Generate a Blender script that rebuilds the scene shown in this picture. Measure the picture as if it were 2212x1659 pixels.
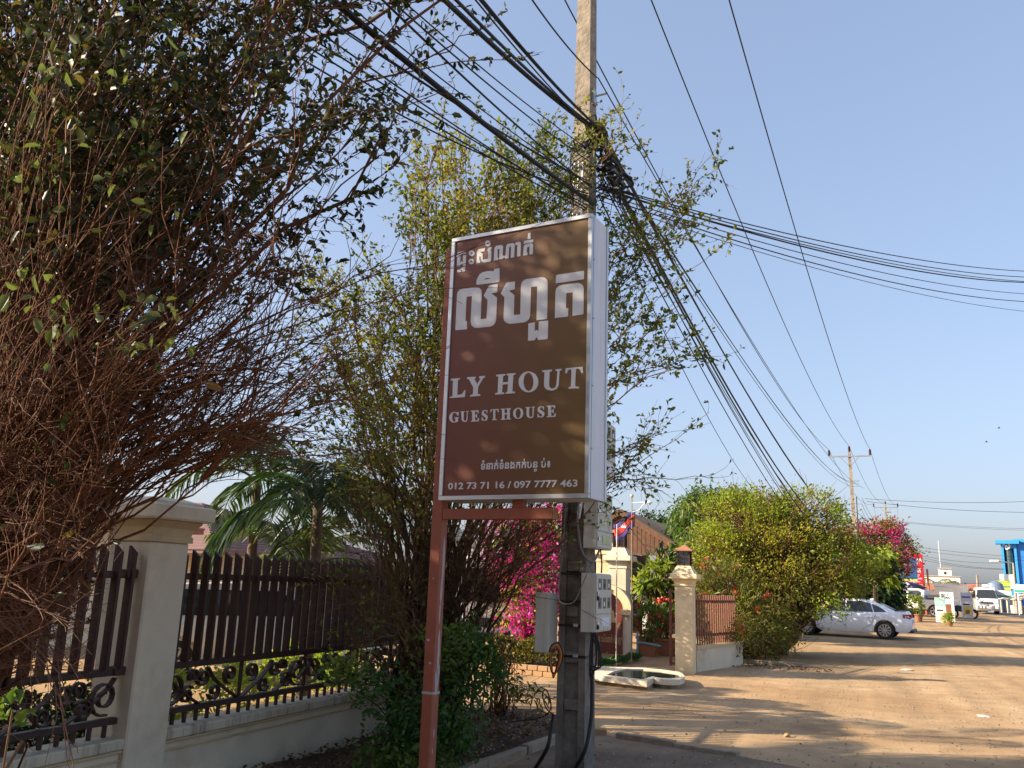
import bpy, math, random
import numpy as np
from mathutils import Vector, Matrix, geometry

for _o in list(bpy.data.objects): bpy.data.objects.remove(_o)
S = bpy.context.scene
COL = S.collection
PI = math.pi
rad = math.radians

# ------------------------------------------------------------------ camera
EYE = np.array([0.0, 0.0, 1.7])
FOC, ROLL, YAW = 1850.0, rad(2.0), rad(22)
PITCH = math.atan(426 * math.cos(ROLL) / FOC)
FW = np.array([-math.sin(YAW) * math.cos(PITCH), math.cos(YAW) * math.cos(PITCH), math.sin(PITCH)])
_r = np.array([math.cos(YAW), math.sin(YAW), 0.0]); _u = np.cross(_r, FW)
IR = math.cos(ROLL) * _r + math.sin(ROLL) * _u
IU = -math.sin(ROLL) * _r + math.cos(ROLL) * _u
cam = bpy.data.cameras.new('camera'); camo = bpy.data.objects.new('camera', cam); COL.objects.link(camo)
cam.sensor_fit = 'HORIZONTAL'; cam.sensor_width = 36; cam.lens = 36 * FOC / 2212
cam.clip_start = 0.05; cam.clip_end = 6000
camo.matrix_world = Matrix(((IR[0], IU[0], -FW[0], EYE[0]), (IR[1], IU[1], -FW[1], EYE[1]), (IR[2], IU[2], -FW[2], EYE[2]), (0, 0, 0, 1)))
S.camera = camo

# ------------------------------------------------------------------ sky, sun, exposure
SUN_AZ, SUN_EL = rad(116), rad(25)          # to the left of the street direction, a little behind
TO_SUN = Vector((-math.sin(SUN_AZ) * math.cos(SUN_EL), math.cos(SUN_AZ) * math.cos(SUN_EL), math.sin(SUN_EL)))
W = bpy.data.worlds.new('World'); S.world = W; W.use_nodes = True
nt = W.node_tree; nt.nodes.clear()
sky = nt.nodes.new('ShaderNodeTexSky'); sky.sky_type = 'NISHITA'; sky.sun_disc = False
sky.sun_elevation = SUN_EL
sky.sun_rotation = math.atan2(TO_SUN.x, TO_SUN.y)
sky.altitude = 0; sky.air_density = 1.0; sky.dust_density = 3.0; sky.ozone_density = 6.0
bg = nt.nodes.new('ShaderNodeBackground'); bg.inputs['Strength'].default_value = 0.118
# hazy tropical air: one even compression and tint over the whole dome
gam = nt.nodes.new('ShaderNodeGamma'); gam.inputs[1].default_value = 0.58
mul = nt.nodes.new('ShaderNodeMix'); mul.data_type = 'RGBA'; mul.blend_type = 'MULTIPLY'; mul.inputs[0].default_value = 1.0; mul.inputs[7].default_value = (1.78, 1.64, 1.64, 1); mul.clamp_result = False
out = nt.nodes.new('ShaderNodeOutputWorld')
nt.links.new(sky.outputs[0], gam.inputs[0]); nt.links.new(gam.outputs[0], mul.inputs[6]); nt.links.new(mul.outputs[2], bg.inputs[0]); nt.links.new(bg.outputs[0], out.inputs[0])
sl = bpy.data.lights.new('sun', 'SUN'); sl.energy = 5.0; sl.angle = rad(0.55); sl.color = (1.0, 0.84, 0.62)
so = bpy.data.objects.new('sun', sl); COL.objects.link(so)
so.rotation_euler = TO_SUN.to_track_quat('Z', 'Y').to_euler(); so.location = (-30, -10, 30)
S.view_settings.view_transform = 'Standard'; S.view_settings.look = 'None'
S.view_settings.exposure = 1.22; S.view_settings.gamma = 1.0; S.view_settings.use_curve_mapping = False
S.render.engine = 'CYCLES'
cy = S.cycles
cy.max_bounces = 6; cy.diffuse_bounces = 3; cy.glossy_bounces = 2; cy.transmission_bounces = 4; cy.transparent_max_bounces = 6
cy.caustics_reflective = cy.caustics_refractive = False
cy.use_denoising = True
try: cy.denoiser = 'OPENIMAGEDENOISE'; cy.denoising_input_passes = 'RGB_ALBEDO_NORMAL'
except Exception: pass

# ------------------------------------------------------------------ placing helpers (photo bearing + real distance -> world point)
def ray(x, y):
    d = FW * FOC + IR * (x - 1106) + IU * (829.5 - y)
    return d / np.linalg.norm(d)
def G(x, y, z=0.0):
    d = ray(x, y); return Vector(EYE + d * ((z - EYE[2]) / d[2]))
def HP(x, y, h):
    d = ray(x, y); return Vector(EYE + d * (h / math.hypot(d[0], d[1])))
def PXp(X, x, y):
    d = ray(x, y); return Vector(EYE + d * (X / d[0]))
def zg(Y):
    return 0.43 * min(1, max(0, (Y - 32) / 33.0))

# ------------------------------------------------------------------ materials
MATS = {}
def _nodes(name):
    m = bpy.data.materials.new(name); m.use_nodes = True; t = m.node_tree; t.nodes.clear()
    o = t.nodes.new('ShaderNodeOutputMaterial'); return m, t, o
def mat(name, col, rough=0.7, var=0.15, scale=8.0, bump=0.0, bscale=60.0, metal=0.0, spec=0.4, dirt=None, dscale=2.0, damt=0.5, streak=False, coat=0.0, wear=None):
    """painted / mineral surface: base colour broken by two noises, optional dirt colour in patches or vertical streaks"""
    m, t, o = _nodes(name); N = t.nodes.new; L = t.links.new
    b = N('ShaderNodeBsdfPrincipled'); L(b.outputs[0], o.inputs[0])
    tc = N('ShaderNodeTexCoord')
    n1 = N('ShaderNodeTexNoise'); n1.inputs['Scale'].default_value = scale; n1.inputs['Detail'].default_value = 6; L(tc.outputs['Object'], n1.inputs['Vector'])
    r1 = N('ShaderNodeMapRange'); r1.inputs[1].default_value = 0.25; r1.inputs[2].default_value = 0.75; r1.inputs[3].default_value = 1 - var; r1.inputs[4].default_value = 1 + var
    L(n1.outputs[0], r1.inputs[0])
    mx = N('ShaderNodeMix'); mx.data_type = 'RGBA'; mx.blend_type = 'MULTIPLY'; mx.inputs[0].default_value = 1.0
    mx.inputs[6].default_value = (*col, 1); L(r1.outputs[0], mx.inputs[7])
    last = mx.outputs[2]
    if dirt:
        mp = N('ShaderNodeMapping'); L(tc.outputs['Object'], mp.inputs[0])
        if streak: mp.inputs['Scale'].default_value = (6, 6, 0.5)
        n2 = N('ShaderNodeTexNoise'); n2.inputs['Scale'].default_value = dscale; n2.inputs['Detail'].default_value = 8; n2.inputs['Roughness'].default_value = 0.65
        L(mp.outputs[0], n2.inputs['Vector'])
        r2 = N('ShaderNodeMapRange'); r2.inputs[1].default_value = 0.48; r2.inputs[2].default_value = 0.72; r2.inputs[3].default_value = 0; r2.inputs[4].default_value = damt
        L(n2.outputs[0], r2.inputs[0])
        m2 = N('ShaderNodeMix'); m2.data_type = 'RGBA'; L(r2.outputs[0], m2.inputs[0]); L(last, m2.inputs[6]); m2.inputs[7].default_value = (*dirt, 1); last = m2.outputs[2]
    L(last, b.inputs['Base Color'])
    rr = N('ShaderNodeMapRange'); rr.inputs[3].default_value = max(0.02, rough - 0.1); rr.inputs[4].default_value = min(1, rough + 0.1); L(n1.outputs[0], rr.inputs[0]); L(rr.outputs[0], b.inputs['Roughness'])
    b.inputs['Metallic'].default_value = metal; b.inputs['Specular IOR Level'].default_value = spec; b.inputs['Coat Weight'].default_value = coat
    if bump:
        nb = N('ShaderNodeTexNoise'); nb.inputs['Scale'].default_value = bscale; nb.inputs['Detail'].default_value = 5; L(tc.outputs['Object'], nb.inputs['Vector'])
        bp = N('ShaderNodeBump'); bp.inputs['Strength'].default_value = bump; bp.inputs['Distance'].default_value = 0.01; L(nb.outputs[0], bp.inputs['Height']); L(bp.outputs[0], b.inputs['Normal'])
    MATS[name] = m; return m
def leafmat(name, stops, trans=0.35, rough=0.45, tint=(1.0, 1.05, 0.55), spec=0.35):
    m, t, o = _nodes(name); N = t.nodes.new; L = t.links.new
    a = N('ShaderNodeAttribute'); a.attribute_name = 'rnd'
    cr = N('ShaderNodeValToRGB'); e = cr.color_ramp.elements
    while len(e) < len(stops): e.new(0.5)
    for i, (p, c) in enumerate(stops): e[i].position = p; e[i].color = (*c, 1)
    L(a.outputs['Fac'], cr.inputs[0])
    b = N('ShaderNodeBsdfPrincipled'); L(cr.outputs[0], b.inputs['Base Color']); b.inputs['Roughness'].default_value = rough; b.inputs['Specular IOR Level'].default_value = spec
    tr = N('ShaderNodeBsdfTranslucent'); mx = N('ShaderNodeMix'); mx.data_type = 'RGBA'; mx.blend_type = 'MULTIPLY'; mx.inputs[0].default_value = 1
    L(cr.outputs[0], mx.inputs[6]); mx.inputs[7].default_value = (*tint, 1)
    g = N('ShaderNodeMix'); g.data_type = 'RGBA'; g.blend_type = 'MULTIPLY'; g.inputs[0].default_value = 1; L(mx.outputs[2], g.inputs[6]); g.inputs[7].default_value = (1.5, 1.5, 1.5, 1)
    L(g.outputs[2], tr.inputs[0])
    ms = N('ShaderNodeMixShader'); ms.inputs[0].default_value = trans; L(b.outputs[0], ms.inputs[1]); L(tr.outputs[0], ms.inputs[2]); L(ms.outputs[0], o.inputs[0])
    MATS[name] = m; return m
def glassmat(name, col=(0.02, 0.025, 0.03), rough=0.06):
    m, t, o = _nodes(name); b = t.nodes.new('ShaderNodeBsdfPrincipled'); t.links.new(b.outputs[0], o.inputs[0])
    b.inputs['Base Color'].default_value = (*col, 1); b.inputs['Roughness'].default_value = rough; b.inputs['Specular IOR Level'].default_value = 0.8
    MATS[name] = m; return m
def M(n): return MATS[n]

# ------------------------------------------------------------------ mesh building
def T(v, root):
    """world -> root-local"""
    return root.matrix_basis.inverted() @ Vector(v)
class MB:
    def __init__(s): s.v = []; s.f = []
    def add(s, vs, fs):
        n = len(s.v); s.v += [tuple(v) for v in vs]; s.f += [tuple(i + n for i in f) for f in fs]; return s
    def box(s, x0, x1, y0, y1, z0, z1, mtx=None, bev=0.0):
        if bev > 0:
            b = bev
            pts = []; idx = {}
            # chamfered box: 24 verts
            X = (x0, x1); Y = (y0, y1); Z = (z0, z1)
            for i in (0, 1):
                for j in (0, 1):
                    for k in (0, 1):
                        sx, sy, sz = (b, -b)[i], (b, -b)[j], (b, -b)[k]
                        idx[i, j, k, 'x'] = len(pts); pts.append((X[i], Y[j] + sy, Z[k] + sz))
                        idx[i, j, k, 'y'] = len(pts); pts.append((X[i] + sx, Y[j], Z[k] + sz))
                        idx[i, j, k, 'z'] = len(pts); pts.append((X[i] + sx, Y[j] + sy, Z[k]))
            F = []
            for i in (0, 1):
                F.append([idx[i, a, c, 'x'] for a, c in ((0, 0), (1, 0), (1, 1), (0, 1))][::(-1 if i == 0 else 1)])
                F.append([idx[a, i, c, 'y'] for a, c in ((0, 0), (1, 0), (1, 1), (0, 1))][::(1 if i == 0 else -1)])
                F.append([idx[a, c, i, 'z'] for a, c in ((0, 0), (1, 0), (1, 1), (0, 1))][::(-1 if i == 0 else 1)])
                for j in (0, 1):
                    F.append([idx[i, j, 0, 'x'], idx[i, j, 1, 'x'], idx[i, j, 1, 'y'], idx[i, j, 0, 'y']])
                    F.append([idx[i, 0, j, 'x'], idx[i, 1, j, 'x'], idx[i, 1, j, 'z'], idx[i, 0, j, 'z']])
                    F.append([idx[0, i, j, 'y'], idx[1, i, j, 'y'], idx[1, i, j, 'z'], idx[0, i, j, 'z']])
                    for k in (0, 1): F.append([idx[i, j, k, c] for c in 'xyz'])
        else:
            pts = [(x, y, z) for z in (z0, z1) for y in (y0, y1) for x in (x0, x1)]
            F = [(0, 2, 3, 1), (4, 5, 7, 6), (0, 1, 5, 4), (2, 6, 7, 3), (0, 4, 6, 2), (1, 3, 7, 5)]
        if mtx is not None: pts = [mtx @ Vector(p) for p in pts]
        return s.add(pts, F)
    def bar(s, a, b, w, h=None, up=(0, 0, 1)):
        a = Vector(a); b = Vector(b); h = h or w; d = (b - a).normalized(); u = Vector(up)
        if abs(d.dot(u)) > 0.98: u = Vector((0, 1, 0))
        r = d.cross(u).normalized() * w / 2; u = r.cross(d).normalized() * h / 2
        vs = [p + i * r + j * u for p in (a, b) for i, j in ((-1, -1), (1, -1), (1, 1), (-1, 1))]
        return s.add(vs, [(0, 1, 2, 3), (7, 6, 5, 4), (0, 4, 5, 1), (1, 5, 6, 2), (2, 6, 7, 3), (3, 7, 4, 0)])
    def tube(s, pts, r, n=6, r1=None, caps=True, up=None):
        pts = [Vector(p) for p in pts]; k = len(pts); r1 = r if r1 is None else r1; base = len(s.v); ref = None
        for i, p in enumerate(pts):
            d = (pts[min(i + 1, k - 1)] - pts[max(i - 1, 0)])
            d = d.normalized() if d.length > 1e-9 else Vector((0, 0, 1))
            if ref is None: ref = Vector((0, 0, 1)) if abs(d.z) < 0.9 else Vector((1, 0, 0))
            a = d.cross(ref).normalized(); b = a.cross(d); ref = b
            rr = r[i] if isinstance(r, (list, tuple)) else r + (r1 - r) * i / max(1, k - 1)
            for j in range(n):
                t = 2 * PI * j / n; s.v.append(tuple(p + a * math.cos(t) * rr + b * math.sin(t) * rr))
        for i in range(k - 1):
            for j in range(n):
                s.f.append((base + i * n + j, base + i * n + (j + 1) % n, base + (i + 1) * n + (j + 1) % n, base + (i + 1) * n + j))
        if caps: s.f.append(tuple(base + j for j in reversed(range(n)))); s.f.append(tuple(base + (k - 1) * n + j for j in range(n)))
        return s
    def lathe(s, prof, n=16, c=(0, 0, 0), axis='z', ang=0.0, cap=True):
        base = len(s.v); c = Vector(c); k = len(prof)
        for (r, z) in prof:
            for j in range(n):
                t = 2 * PI * j / n + ang; p = Vector((r * math.cos(t), r * math.sin(t), z))
                if axis == 'y': p = Vector((p.x, p.z, p.y))
                if axis == 'x': p = Vector((p.z, p.x, p.y))
                s.v.append(tuple(p + c))
        for i in range(k - 1):
            for j in range(n):
                s.f.append((base + i * n + j, base + i * n + (j + 1) % n, base + (i + 1) * n + (j + 1) % n, base + (i + 1) * n + j))
        if cap: s.f.append(tuple(base + j for j in reversed(range(n)))); s.f.append(tuple(base + (k - 1) * n + j for j in range(n)))
        return s
    def loft(s, rings, closed=True, caps=True):
        base = len(s.v); n = len(rings[0])
        for r in rings: s.v += [tuple(p) for p in r]
        for i in range(len(rings) - 1):
            for j in range(n if closed else n - 1):
                s.f.append((base + i * n + j, base + i * n + (j + 1) % n, base + (i + 1) * n + (j + 1) % n, base + (i + 1) * n + j))
        if caps: s.f.append(tuple(base + j for j in reversed(range(n)))); s.f.append(tuple(base + (len(rings) - 1) * n + j for j in range(n)))
        return s
    def prism(s, loops, fn, d0=0.0, d1=0.01):
        """2D loops (first outer, rest holes) -> slab between depths d0..d1; fn(u,v,d)->xyz"""
        L = [[Vector((p[0], p[1], 0)) for p in lp] for lp in loops]
        flat = [p for lp in loops for p in lp]; tri = geometry.tessellate_polygon(L); base = len(s.v); n = len(flat)
        for d in (d0, d1): s.v += [tuple(fn(p[0], p[1], d)) for p in flat]
        for t in tri: s.f.append(tuple(base + n + i for i in t)); s.f.append(tuple(base + i for i in reversed(t)))
        o = 0
        for lp in loops:
            k = len(lp)
            for i in range(k): a = base + o + i; b = base + o + (i + 1) % k; s.f.append((a, b, b + n, a + n))
            o += k
        return s
    def build(s, name, m, parent=None, local=False, smooth=None, kind=None):
        vs = s.v
        if parent is not None and not local:
            r = parent
            while r.parent is not None: r = r.parent
            inv = r.matrix_basis.inverted(); vs = [tuple(inv @ Vector(v)) for v in vs]
        me = bpy.data.meshes.new(name); me.from_pydata(vs, [], s.f); me.update()
        bm_fix(me)
        if m is not None: me.materials.append(M(m) if isinstance(m, str) else m)
        if smooth is not None:
            me.shade_smooth() if smooth >= 180 else me.set_sharp_from_angle(angle=rad(smooth))
            if smooth < 180: me.polygons.foreach_set('use_smooth', [True] * len(me.polygons)); me.set_sharp_from_angle(angle=rad(smooth))
        o = bpy.data.objects.new(name, me); COL.objects.link(o)
        if parent is not None: o.parent = parent
        if kind: o['kind'] = kind
        return o
import bmesh
def bm_fix(me):
    b = bmesh.new(); b.from_mesh(me); bmesh.ops.recalc_face_normals(b, faces=b.faces); b.to_mesh(me); b.free()
def tag(o, label, cat, group=None):
    o['label'] = label; o['category'] = cat
    if group: o['group'] = group
    return o
def thing(name, label, cat, loc=(0, 0, 0), rz=0.0, group=None):
    o = bpy.data.objects.new(name, None); COL.objects.link(o); o.empty_display_size = 0.2
    o.matrix_basis = Matrix.Translation(Vector(loc)) @ Matrix.Rotation(rz, 4, 'Z')
    return tag(o, label, cat, group)
def copy_tree(o, parent=None, shift=None):
    c = o.copy(); COL.objects.link(c); c.parent = parent
    for ch in list(o.children): copy_tree(ch, c)
    return c
def inst(src, name, parent, mtx):
    """another piece sharing mesh data"""
    o = bpy.data.objects.new(name, src.data); COL.objects.link(o); o.parent = parent; o.matrix_basis = mtx; return o
def root_at(o, loc):
    """give a one-mesh thing its origin at loc"""
    o.data.transform(Matrix.Translation(-Vector(loc))); o.location = loc; return o
def text(body, size, m, parent, mtx, name='lettering', bold=0.0, sx=1.0, align='LEFT', space=1.0):
    c = bpy.data.curves.new(name, 'FONT'); c.body = body; c.size = size; c.align_x = align; c.offset = bold; c.extrude = 0.0015; c.space_character = space; c.resolution_u = 3
    t = bpy.data.objects.new('t', c); COL.objects.link(t); bpy.context.view_layer.update()
    me = bpy.data.meshes.new_from_object(t.evaluated_get(bpy.context.evaluated_depsgraph_get()))
    bpy.data.objects.remove(t); me.name = name; me.materials.clear(); me.materials.append(M(m))
    o = bpy.data.objects.new(name, me); COL.objects.link(o)
    me.transform(mtx @ Matrix.Diagonal((sx, 1, 1, 1)))
    if parent is not None:
        r = parent
        while r.parent is not None: r = r.parent
        me.transform(r.matrix_basis.inverted()); o.parent = parent
    return o
def plane_mtx(o, u, v):
    u = Vector(u).normalized(); v = Vector(v).normalized(); n = u.cross(v)
    return Matrix(((u.x, v.x, n.x, o[0]), (u.y, v.y, n.y, o[1]), (u.z, v.z, n.z, o[2]), (0, 0, 0, 1)))

# ------------------------------------------------------------------ numpy foliage
def mesh_np(name, V, F, m, parent=None, rnd=None, kind='stuff', smooth=False, loc=(0, 0, 0)):
    V = np.asarray(V, np.float32).reshape(-1, 3)
    if parent is not None:
        r = parent
        while r.parent is not None: r = r.parent
        mi = np.array(r.matrix_basis.inverted()); V = (V @ mi[:3, :3].T + mi[:3, 3]).astype(np.float32)
    else: V = V - np.array(loc, np.float32)
    F = np.asarray(F, np.int32); nf, k = F.shape
    me = bpy.data.meshes.new(name); me.vertices.add(len(V)); me.vertices.foreach_set('co', V.ravel())
    me.loops.add(nf * k); me.loops.foreach_set('vertex_index', F.ravel())
    me.polygons.add(nf); me.polygons.foreach_set('loop_start', np.arange(0, nf * k, k, dtype=np.int32)); me.polygons.foreach_set('loop_total', np.full(nf, k, np.int32))
    if smooth: me.polygons.foreach_set('use_smooth', np.ones(nf, bool))
    if rnd is not None:
        at = me.attributes.new('rnd', 'FLOAT', 'FACE'); at.data.foreach_set('value', np.asarray(rnd, np.float32))
    me.update(calc_edges=True); me.materials.append(M(m))
    o = bpy.data.objects.new(name, me); COL.objects.link(o)
    if parent is not None: o.parent = parent
    else: o.location = loc
    if kind: o['kind'] = kind
    return o
def nrm(a): return a / np.maximum(1e-9, np.linalg.norm(a, axis=-1, keepdims=True))
def leaves_geo(pos, d, L, Wd, rng, fold=0.25, droop=0.15, diamond=False):
    n = len(pos); d = nrm(d); r = rng.normal(size=(n, 3)); s = nrm(np.cross(d, r)); up = np.cross(s, d)
    L = np.broadcast_to(L, n)[:, None]; Wd = np.broadcast_to(Wd, n)[:, None]
    tip = pos + d * L - np.array([0, 0, 1.0]) * L * droop
    if diamond:
        mid = pos + d * L * 0.5
        V = np.stack([pos, mid + s * Wd / 2 + up * Wd * fold, tip, mid - s * Wd / 2 + up * Wd * fold], 1)
        F = (np.arange(n)[:, None] * 4 + np.array([[0, 1, 2, 3]]))
        return V.reshape(-1, 3), F
    m1 = pos + d * L * 0.28; m2 = pos + d * L * 0.68 - np.array([0, 0, 1.0]) * L * droop * 0.4
    V = np.stack([pos, m1 + s * Wd * 0.46 + up * Wd * fold, m2 + s * Wd * 0.42 + up * Wd * fold, tip, m2 - s * Wd * 0.42 + up * Wd * fold, m1 - s * Wd * 0.46 + up * Wd * fold], 1)
    F = np.concatenate([np.arange(n)[:, None] * 6 + np.array([[0, 1, 2, 3]]), np.arange(n)[:, None] * 6 + np.array([[0, 3, 4, 5]])], 0)
    return V.reshape(-1, 3), F
def tubes_geo(P, R, n=4):
    """P (m,k,3) polylines, R (m,k) radii"""
    m, k, _ = P.shape
    d = np.empty_like(P); d[:, 1:-1] = P[:, 2:] - P[:, :-2]; d[:, 0] = P[:, 1] - P[:, 0]; d[:, -1] = P[:, -1] - P[:, -2]; d = nrm(d)
    ref = np.where(np.abs(d[..., 2:3]) < 0.95, np.array([0, 0, 1.0]), np.array([1.0, 0, 0])); a = nrm(np.cross(d, ref)); b = np.cross(a, d)
    t = np.arange(n) * 2 * PI / n
    V = P[:, :, None, :] + R[:, :, None, None] * (a[:, :, None, :] * np.cos(t)[None, None, :, None] + b[:, :, None, :] * np.sin(t)[None, None, :, None])
    base = (np.arange(m)[:, None, None] * k + np.arange(k - 1)[None, :, None]) * n; j = np.arange(n)[None, None, :]; j2 = (j + 1) % n
    F = np.stack([base + j, base + j2, base + n + j2, base + n + j], -1).reshape(-1, 4)
    return V.reshape(-1, 3), F
def cat_geo(parts):
    Vs, Fs, o = [], [], 0
    for V, F in parts: Vs.append(V); Fs.append(F + o); o += len(V)
    return np.concatenate(Vs), np.concatenate(Fs)
def curve_pts(A, B, Cc, k):
    t = np.linspace(0, 1, k)[None, :, None]
    return (1 - t) ** 2 * A[:, None] + 2 * t * (1 - t) * B[:, None] + t ** 2 * Cc[:, None]
def branch_off(P, ratio, n, tlo, Ls, spread, up, rng, k=5, wob=0.04, lsd=0.4):
    """n twigs from each polyline of P"""
    m, kk, _ = P.shape; idx = np.repeat(np.arange(m), n); t = tlo + (1 - tlo) * rng.random(len(idx)) ** 0.8
    x = t * (kk - 1); i = np.minimum(x.astype(int), kk - 2); f = (x - i)[:, None]
    st = P[idx, i] * (1 - f) + P[idx, i + 1] * f; tn = nrm(P[idx, i + 1] - P[idx, i])
    d = nrm(tn + spread * rng.normal(size=st.shape) + np.array([0, 0, up]))
    Ln = Ls * np.clip(1 + lsd * rng.normal(size=len(idx)), 0.3, 2.0)
    en = st + d * Ln[:, None]; mid = st + (nrm(tn + d)) * Ln[:, None] * 0.5
    Q = curve_pts(st, mid, en, k); Q[:, 1:] += rng.normal(size=Q[:, 1:].shape) * wob * Ls
    return Q, idx, t
def leaf_on(Q, n, L, Wd, rng, tlo=0.2, spread=0.7, up=0.1, keep=None):
    m, kk, _ = Q.shape; idx = np.repeat(np.arange(m), n); t = tlo + (1 - tlo) * rng.random(len(idx)); x = t * (kk - 1); i = np.minimum(x.astype(int), kk - 2); f = (x - i)[:, None]
    p = Q[idx, i] * (1 - f) + Q[idx, i + 1] * f; tn = nrm(Q[idx, i + 1] - Q[idx, i]); d = nrm(tn + spread * rng.normal(size=p.shape) + np.array([0, 0, up]))
    if keep is not None:
        kp = rng.random(len(p)) < keep(p); p, d = p[kp], d[kp]
    return p, d, L * np.clip(1 + 0.3 * rng.normal(size=len(p)), 0.45, 1.8)
def PYp(Y, x, y):
    d = ray(x, y); return Vector(EYE + d * (Y / d[1]))
# ------------------------------------------------------------------ material library
mat('cream', (0.67, 0.58, 0.43), 0.78, 0.08, 3, 0.25, 60, dirt=(0.34, 0.24, 0.15), dscale=1.3, damt=0.6)
mat('cream_dirty', (0.56, 0.49, 0.36), 0.8, 0.10, 3, 0.2, 80, dirt=(0.13, 0.10, 0.07), dscale=2.4, damt=0.8, streak=True)
mat('cream_moulding', (0.58, 0.44, 0.25), 0.75, 0.08, 4, 0.1, 90, dirt=(0.2, 0.15, 0.1), dscale=3, damt=0.4)
mat('pillar_yellow', (0.74, 0.61, 0.38), 0.78, 0.08, 5, 0.25, 60, dirt=(0.34, 0.23, 0.12), dscale=2.2, damt=0.55)
mat('iron', (0.05, 0.024, 0.02), 0.55, 0.2, 14, 0.15, 90, dirt=(0.09, 0.05, 0.035), dscale=6, damt=0.5)
mat('iron_red', (0.20, 0.075, 0.05), 0.6, 0.15, 14)
mat('concrete', (0.31, 0.26, 0.20), 0.88, 0.3, 9, 1.0, 28, dirt=(0.12, 0.10, 0.08), dscale=2.6, damt=0.85)
mat('concrete_dark', (0.20, 0.17, 0.14), 0.9, 0.4, 9, 1.0, 28, dirt=(0.035, 0.03, 0.027), dscale=1.5, damt=0.95)
mat('concrete_light', (0.36, 0.31, 0.25), 0.85, 0.15, 6, 0.4, 50)
mat('kerb', (0.30, 0.235, 0.165), 0.9, 0.2, 8, 0.5, 50, dirt=(0.12, 0.085, 0.06), dscale=5, damt=0.6)
mat('brick', (0.40, 0.25, 0.13), 0.9, 0.2, 9, 0.4, 70, dirt=(0.16, 0.10, 0.06), dscale=8, damt=0.6)
mat('terracotta', (0.34, 0.15, 0.085), 0.85, 0.15, 8, 0.3, 70, dirt=(0.2, 0.13, 0.09), dscale=6, damt=0.5)
mat('soil', (0.085, 0.055, 0.038), 0.95, 0.35, 9, 1.0, 70)
mat('galv', (0.42, 0.42, 0.44), 0.4, 0.12, 10, metal=0.7)
mat('alu', (0.5, 0.52, 0.54), 0.38, 0.05, 10, metal=0.55)
mat('white_metal', (0.70, 0.71, 0.75), 0.5, 0.04, 4, dirt=(0.35, 0.34, 0.33), dscale=2.0, damt=0.35, streak=True)
mat('box_grey', (0.58, 0.55, 0.47), 0.5, 0.05, 6, dirt=(0.28, 0.25, 0.2), dscale=3, damt=0.3, streak=True)
mat('black', (0.012, 0.012, 0.013), 0.55, 0.1, 20)
mat('cable', (0.012, 0.012, 0.013), 0.6, 0.1, 20)
mat('cable_grey', (0.16, 0.15, 0.14), 0.6, 0.1, 20)
mat('cable_orange', (0.55, 0.22, 0.02), 0.6, 0.1, 20)
mat('cable_red', (0.35, 0.04, 0.03), 0.6, 0.1, 20)
mat('porcelain', (0.06, 0.02, 0.016), 0.25, 0.1, 20, spec=0.6)
mat('white_paint', (0.78, 0.78, 0.76), 0.55, 0.04, 5)
mat('letter', (0.64, 0.65, 0.67), 0.5, 0.03, 9)
mat('post_red', (0.30, 0.085, 0.05), 0.55, 0.12, 9, 0.1, 60, dirt=(0.20, 0.07, 0.045), dscale=5, damt=0.5)
mat('peeled', (0.38, 0.36, 0.36), 0.6, 0.18, 30, 0.2, 80)
mat('roof_brown', (0.42, 0.25, 0.13), 0.8, 0.2, 3, dirt=(0.14, 0.08, 0.05), dscale=1.2, damt=0.7)
mat('roof_purple', (0.20, 0.12, 0.115), 0.75, 0.15, 2, dirt=(0.11, 0.07, 0.06), dscale=1.1, damt=0.5)
mat('tile_red', (0.26, 0.10, 0.07), 0.8, 0.25, 4, dirt=(0.1, 0.06, 0.05), dscale=2, damt=0.5)
mat('wood', (0.14, 0.07, 0.04), 0.75, 0.25, 5, dirt=(0.06, 0.03, 0.02), dscale=3, damt=0.5, streak=True)
mat('dark_inside', (0.02, 0.017, 0.014), 0.9, 0.2, 3)
mat('granite_red', (0.17, 0.05, 0.038), 0.3, 0.25, 90, spec=0.5)
mat('gold', (0.62, 0.44, 0.22), 0.45, 0.1, 20, metal=0.2)
mat('carpaint', (0.84, 0.86, 0.90), 0.18, 0.01, 2, coat=0.6, spec=0.5)
mat('carwhite', (0.76, 0.76, 0.75), 0.25, 0.02, 2, coat=0.4, dirt=(0.5, 0.42, 0.33), dscale=1.2, damt=0.35)
mat('tyre', (0.022, 0.021, 0.02), 0.85, 0.15, 20)
mat('rim', (0.55, 0.55, 0.56), 0.3, 0.05, 9, metal=0.7)
mat('chrome', (0.7, 0.7, 0.72), 0.15, 0.02, 9, metal=0.9)
mat('tail_red', (0.42, 0.015, 0.03), 0.2, 0.1, 9, spec=0.6)
mat('lamp_clear', (0.55, 0.57, 0.58), 0.12, 0.1, 30, spec=0.7)
mat('plastic_dark', (0.03, 0.03, 0.032), 0.5, 0.1, 9)
mat('blue_bldg', (0.04, 0.30, 0.72), 0.5, 0.05, 0.6)
mat('blue_dark', (0.03, 0.19, 0.55), 0.5, 0.08, 0.8, dirt=(0.05, 0.27, 0.65), dscale=1.2, damt=0.6)
mat('white_wall', (0.76, 0.75, 0.68), 0.8, 0.04, 0.5, dirt=(0.5, 0.48, 0.42), dscale=0.5, damt=0.3)
mat('roof_orange', (0.40, 0.14, 0.085), 0.8, 0.12, 2)
mat('sign_red', (0.50, 0.02, 0.03), 0.4, 0.08, 3)
mat('sign_blue', (0.02, 0.10, 0.30), 0.45, 0.15, 3)
mat('umb_navy', (0.025, 0.03, 0.10), 0.7, 0.1, 5)
mat('umb_grey', (0.38, 0.42, 0.50), 0.7, 0.08, 5)
mat('banner', (0.74, 0.74, 0.72), 0.7, 0.05, 3)
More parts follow.
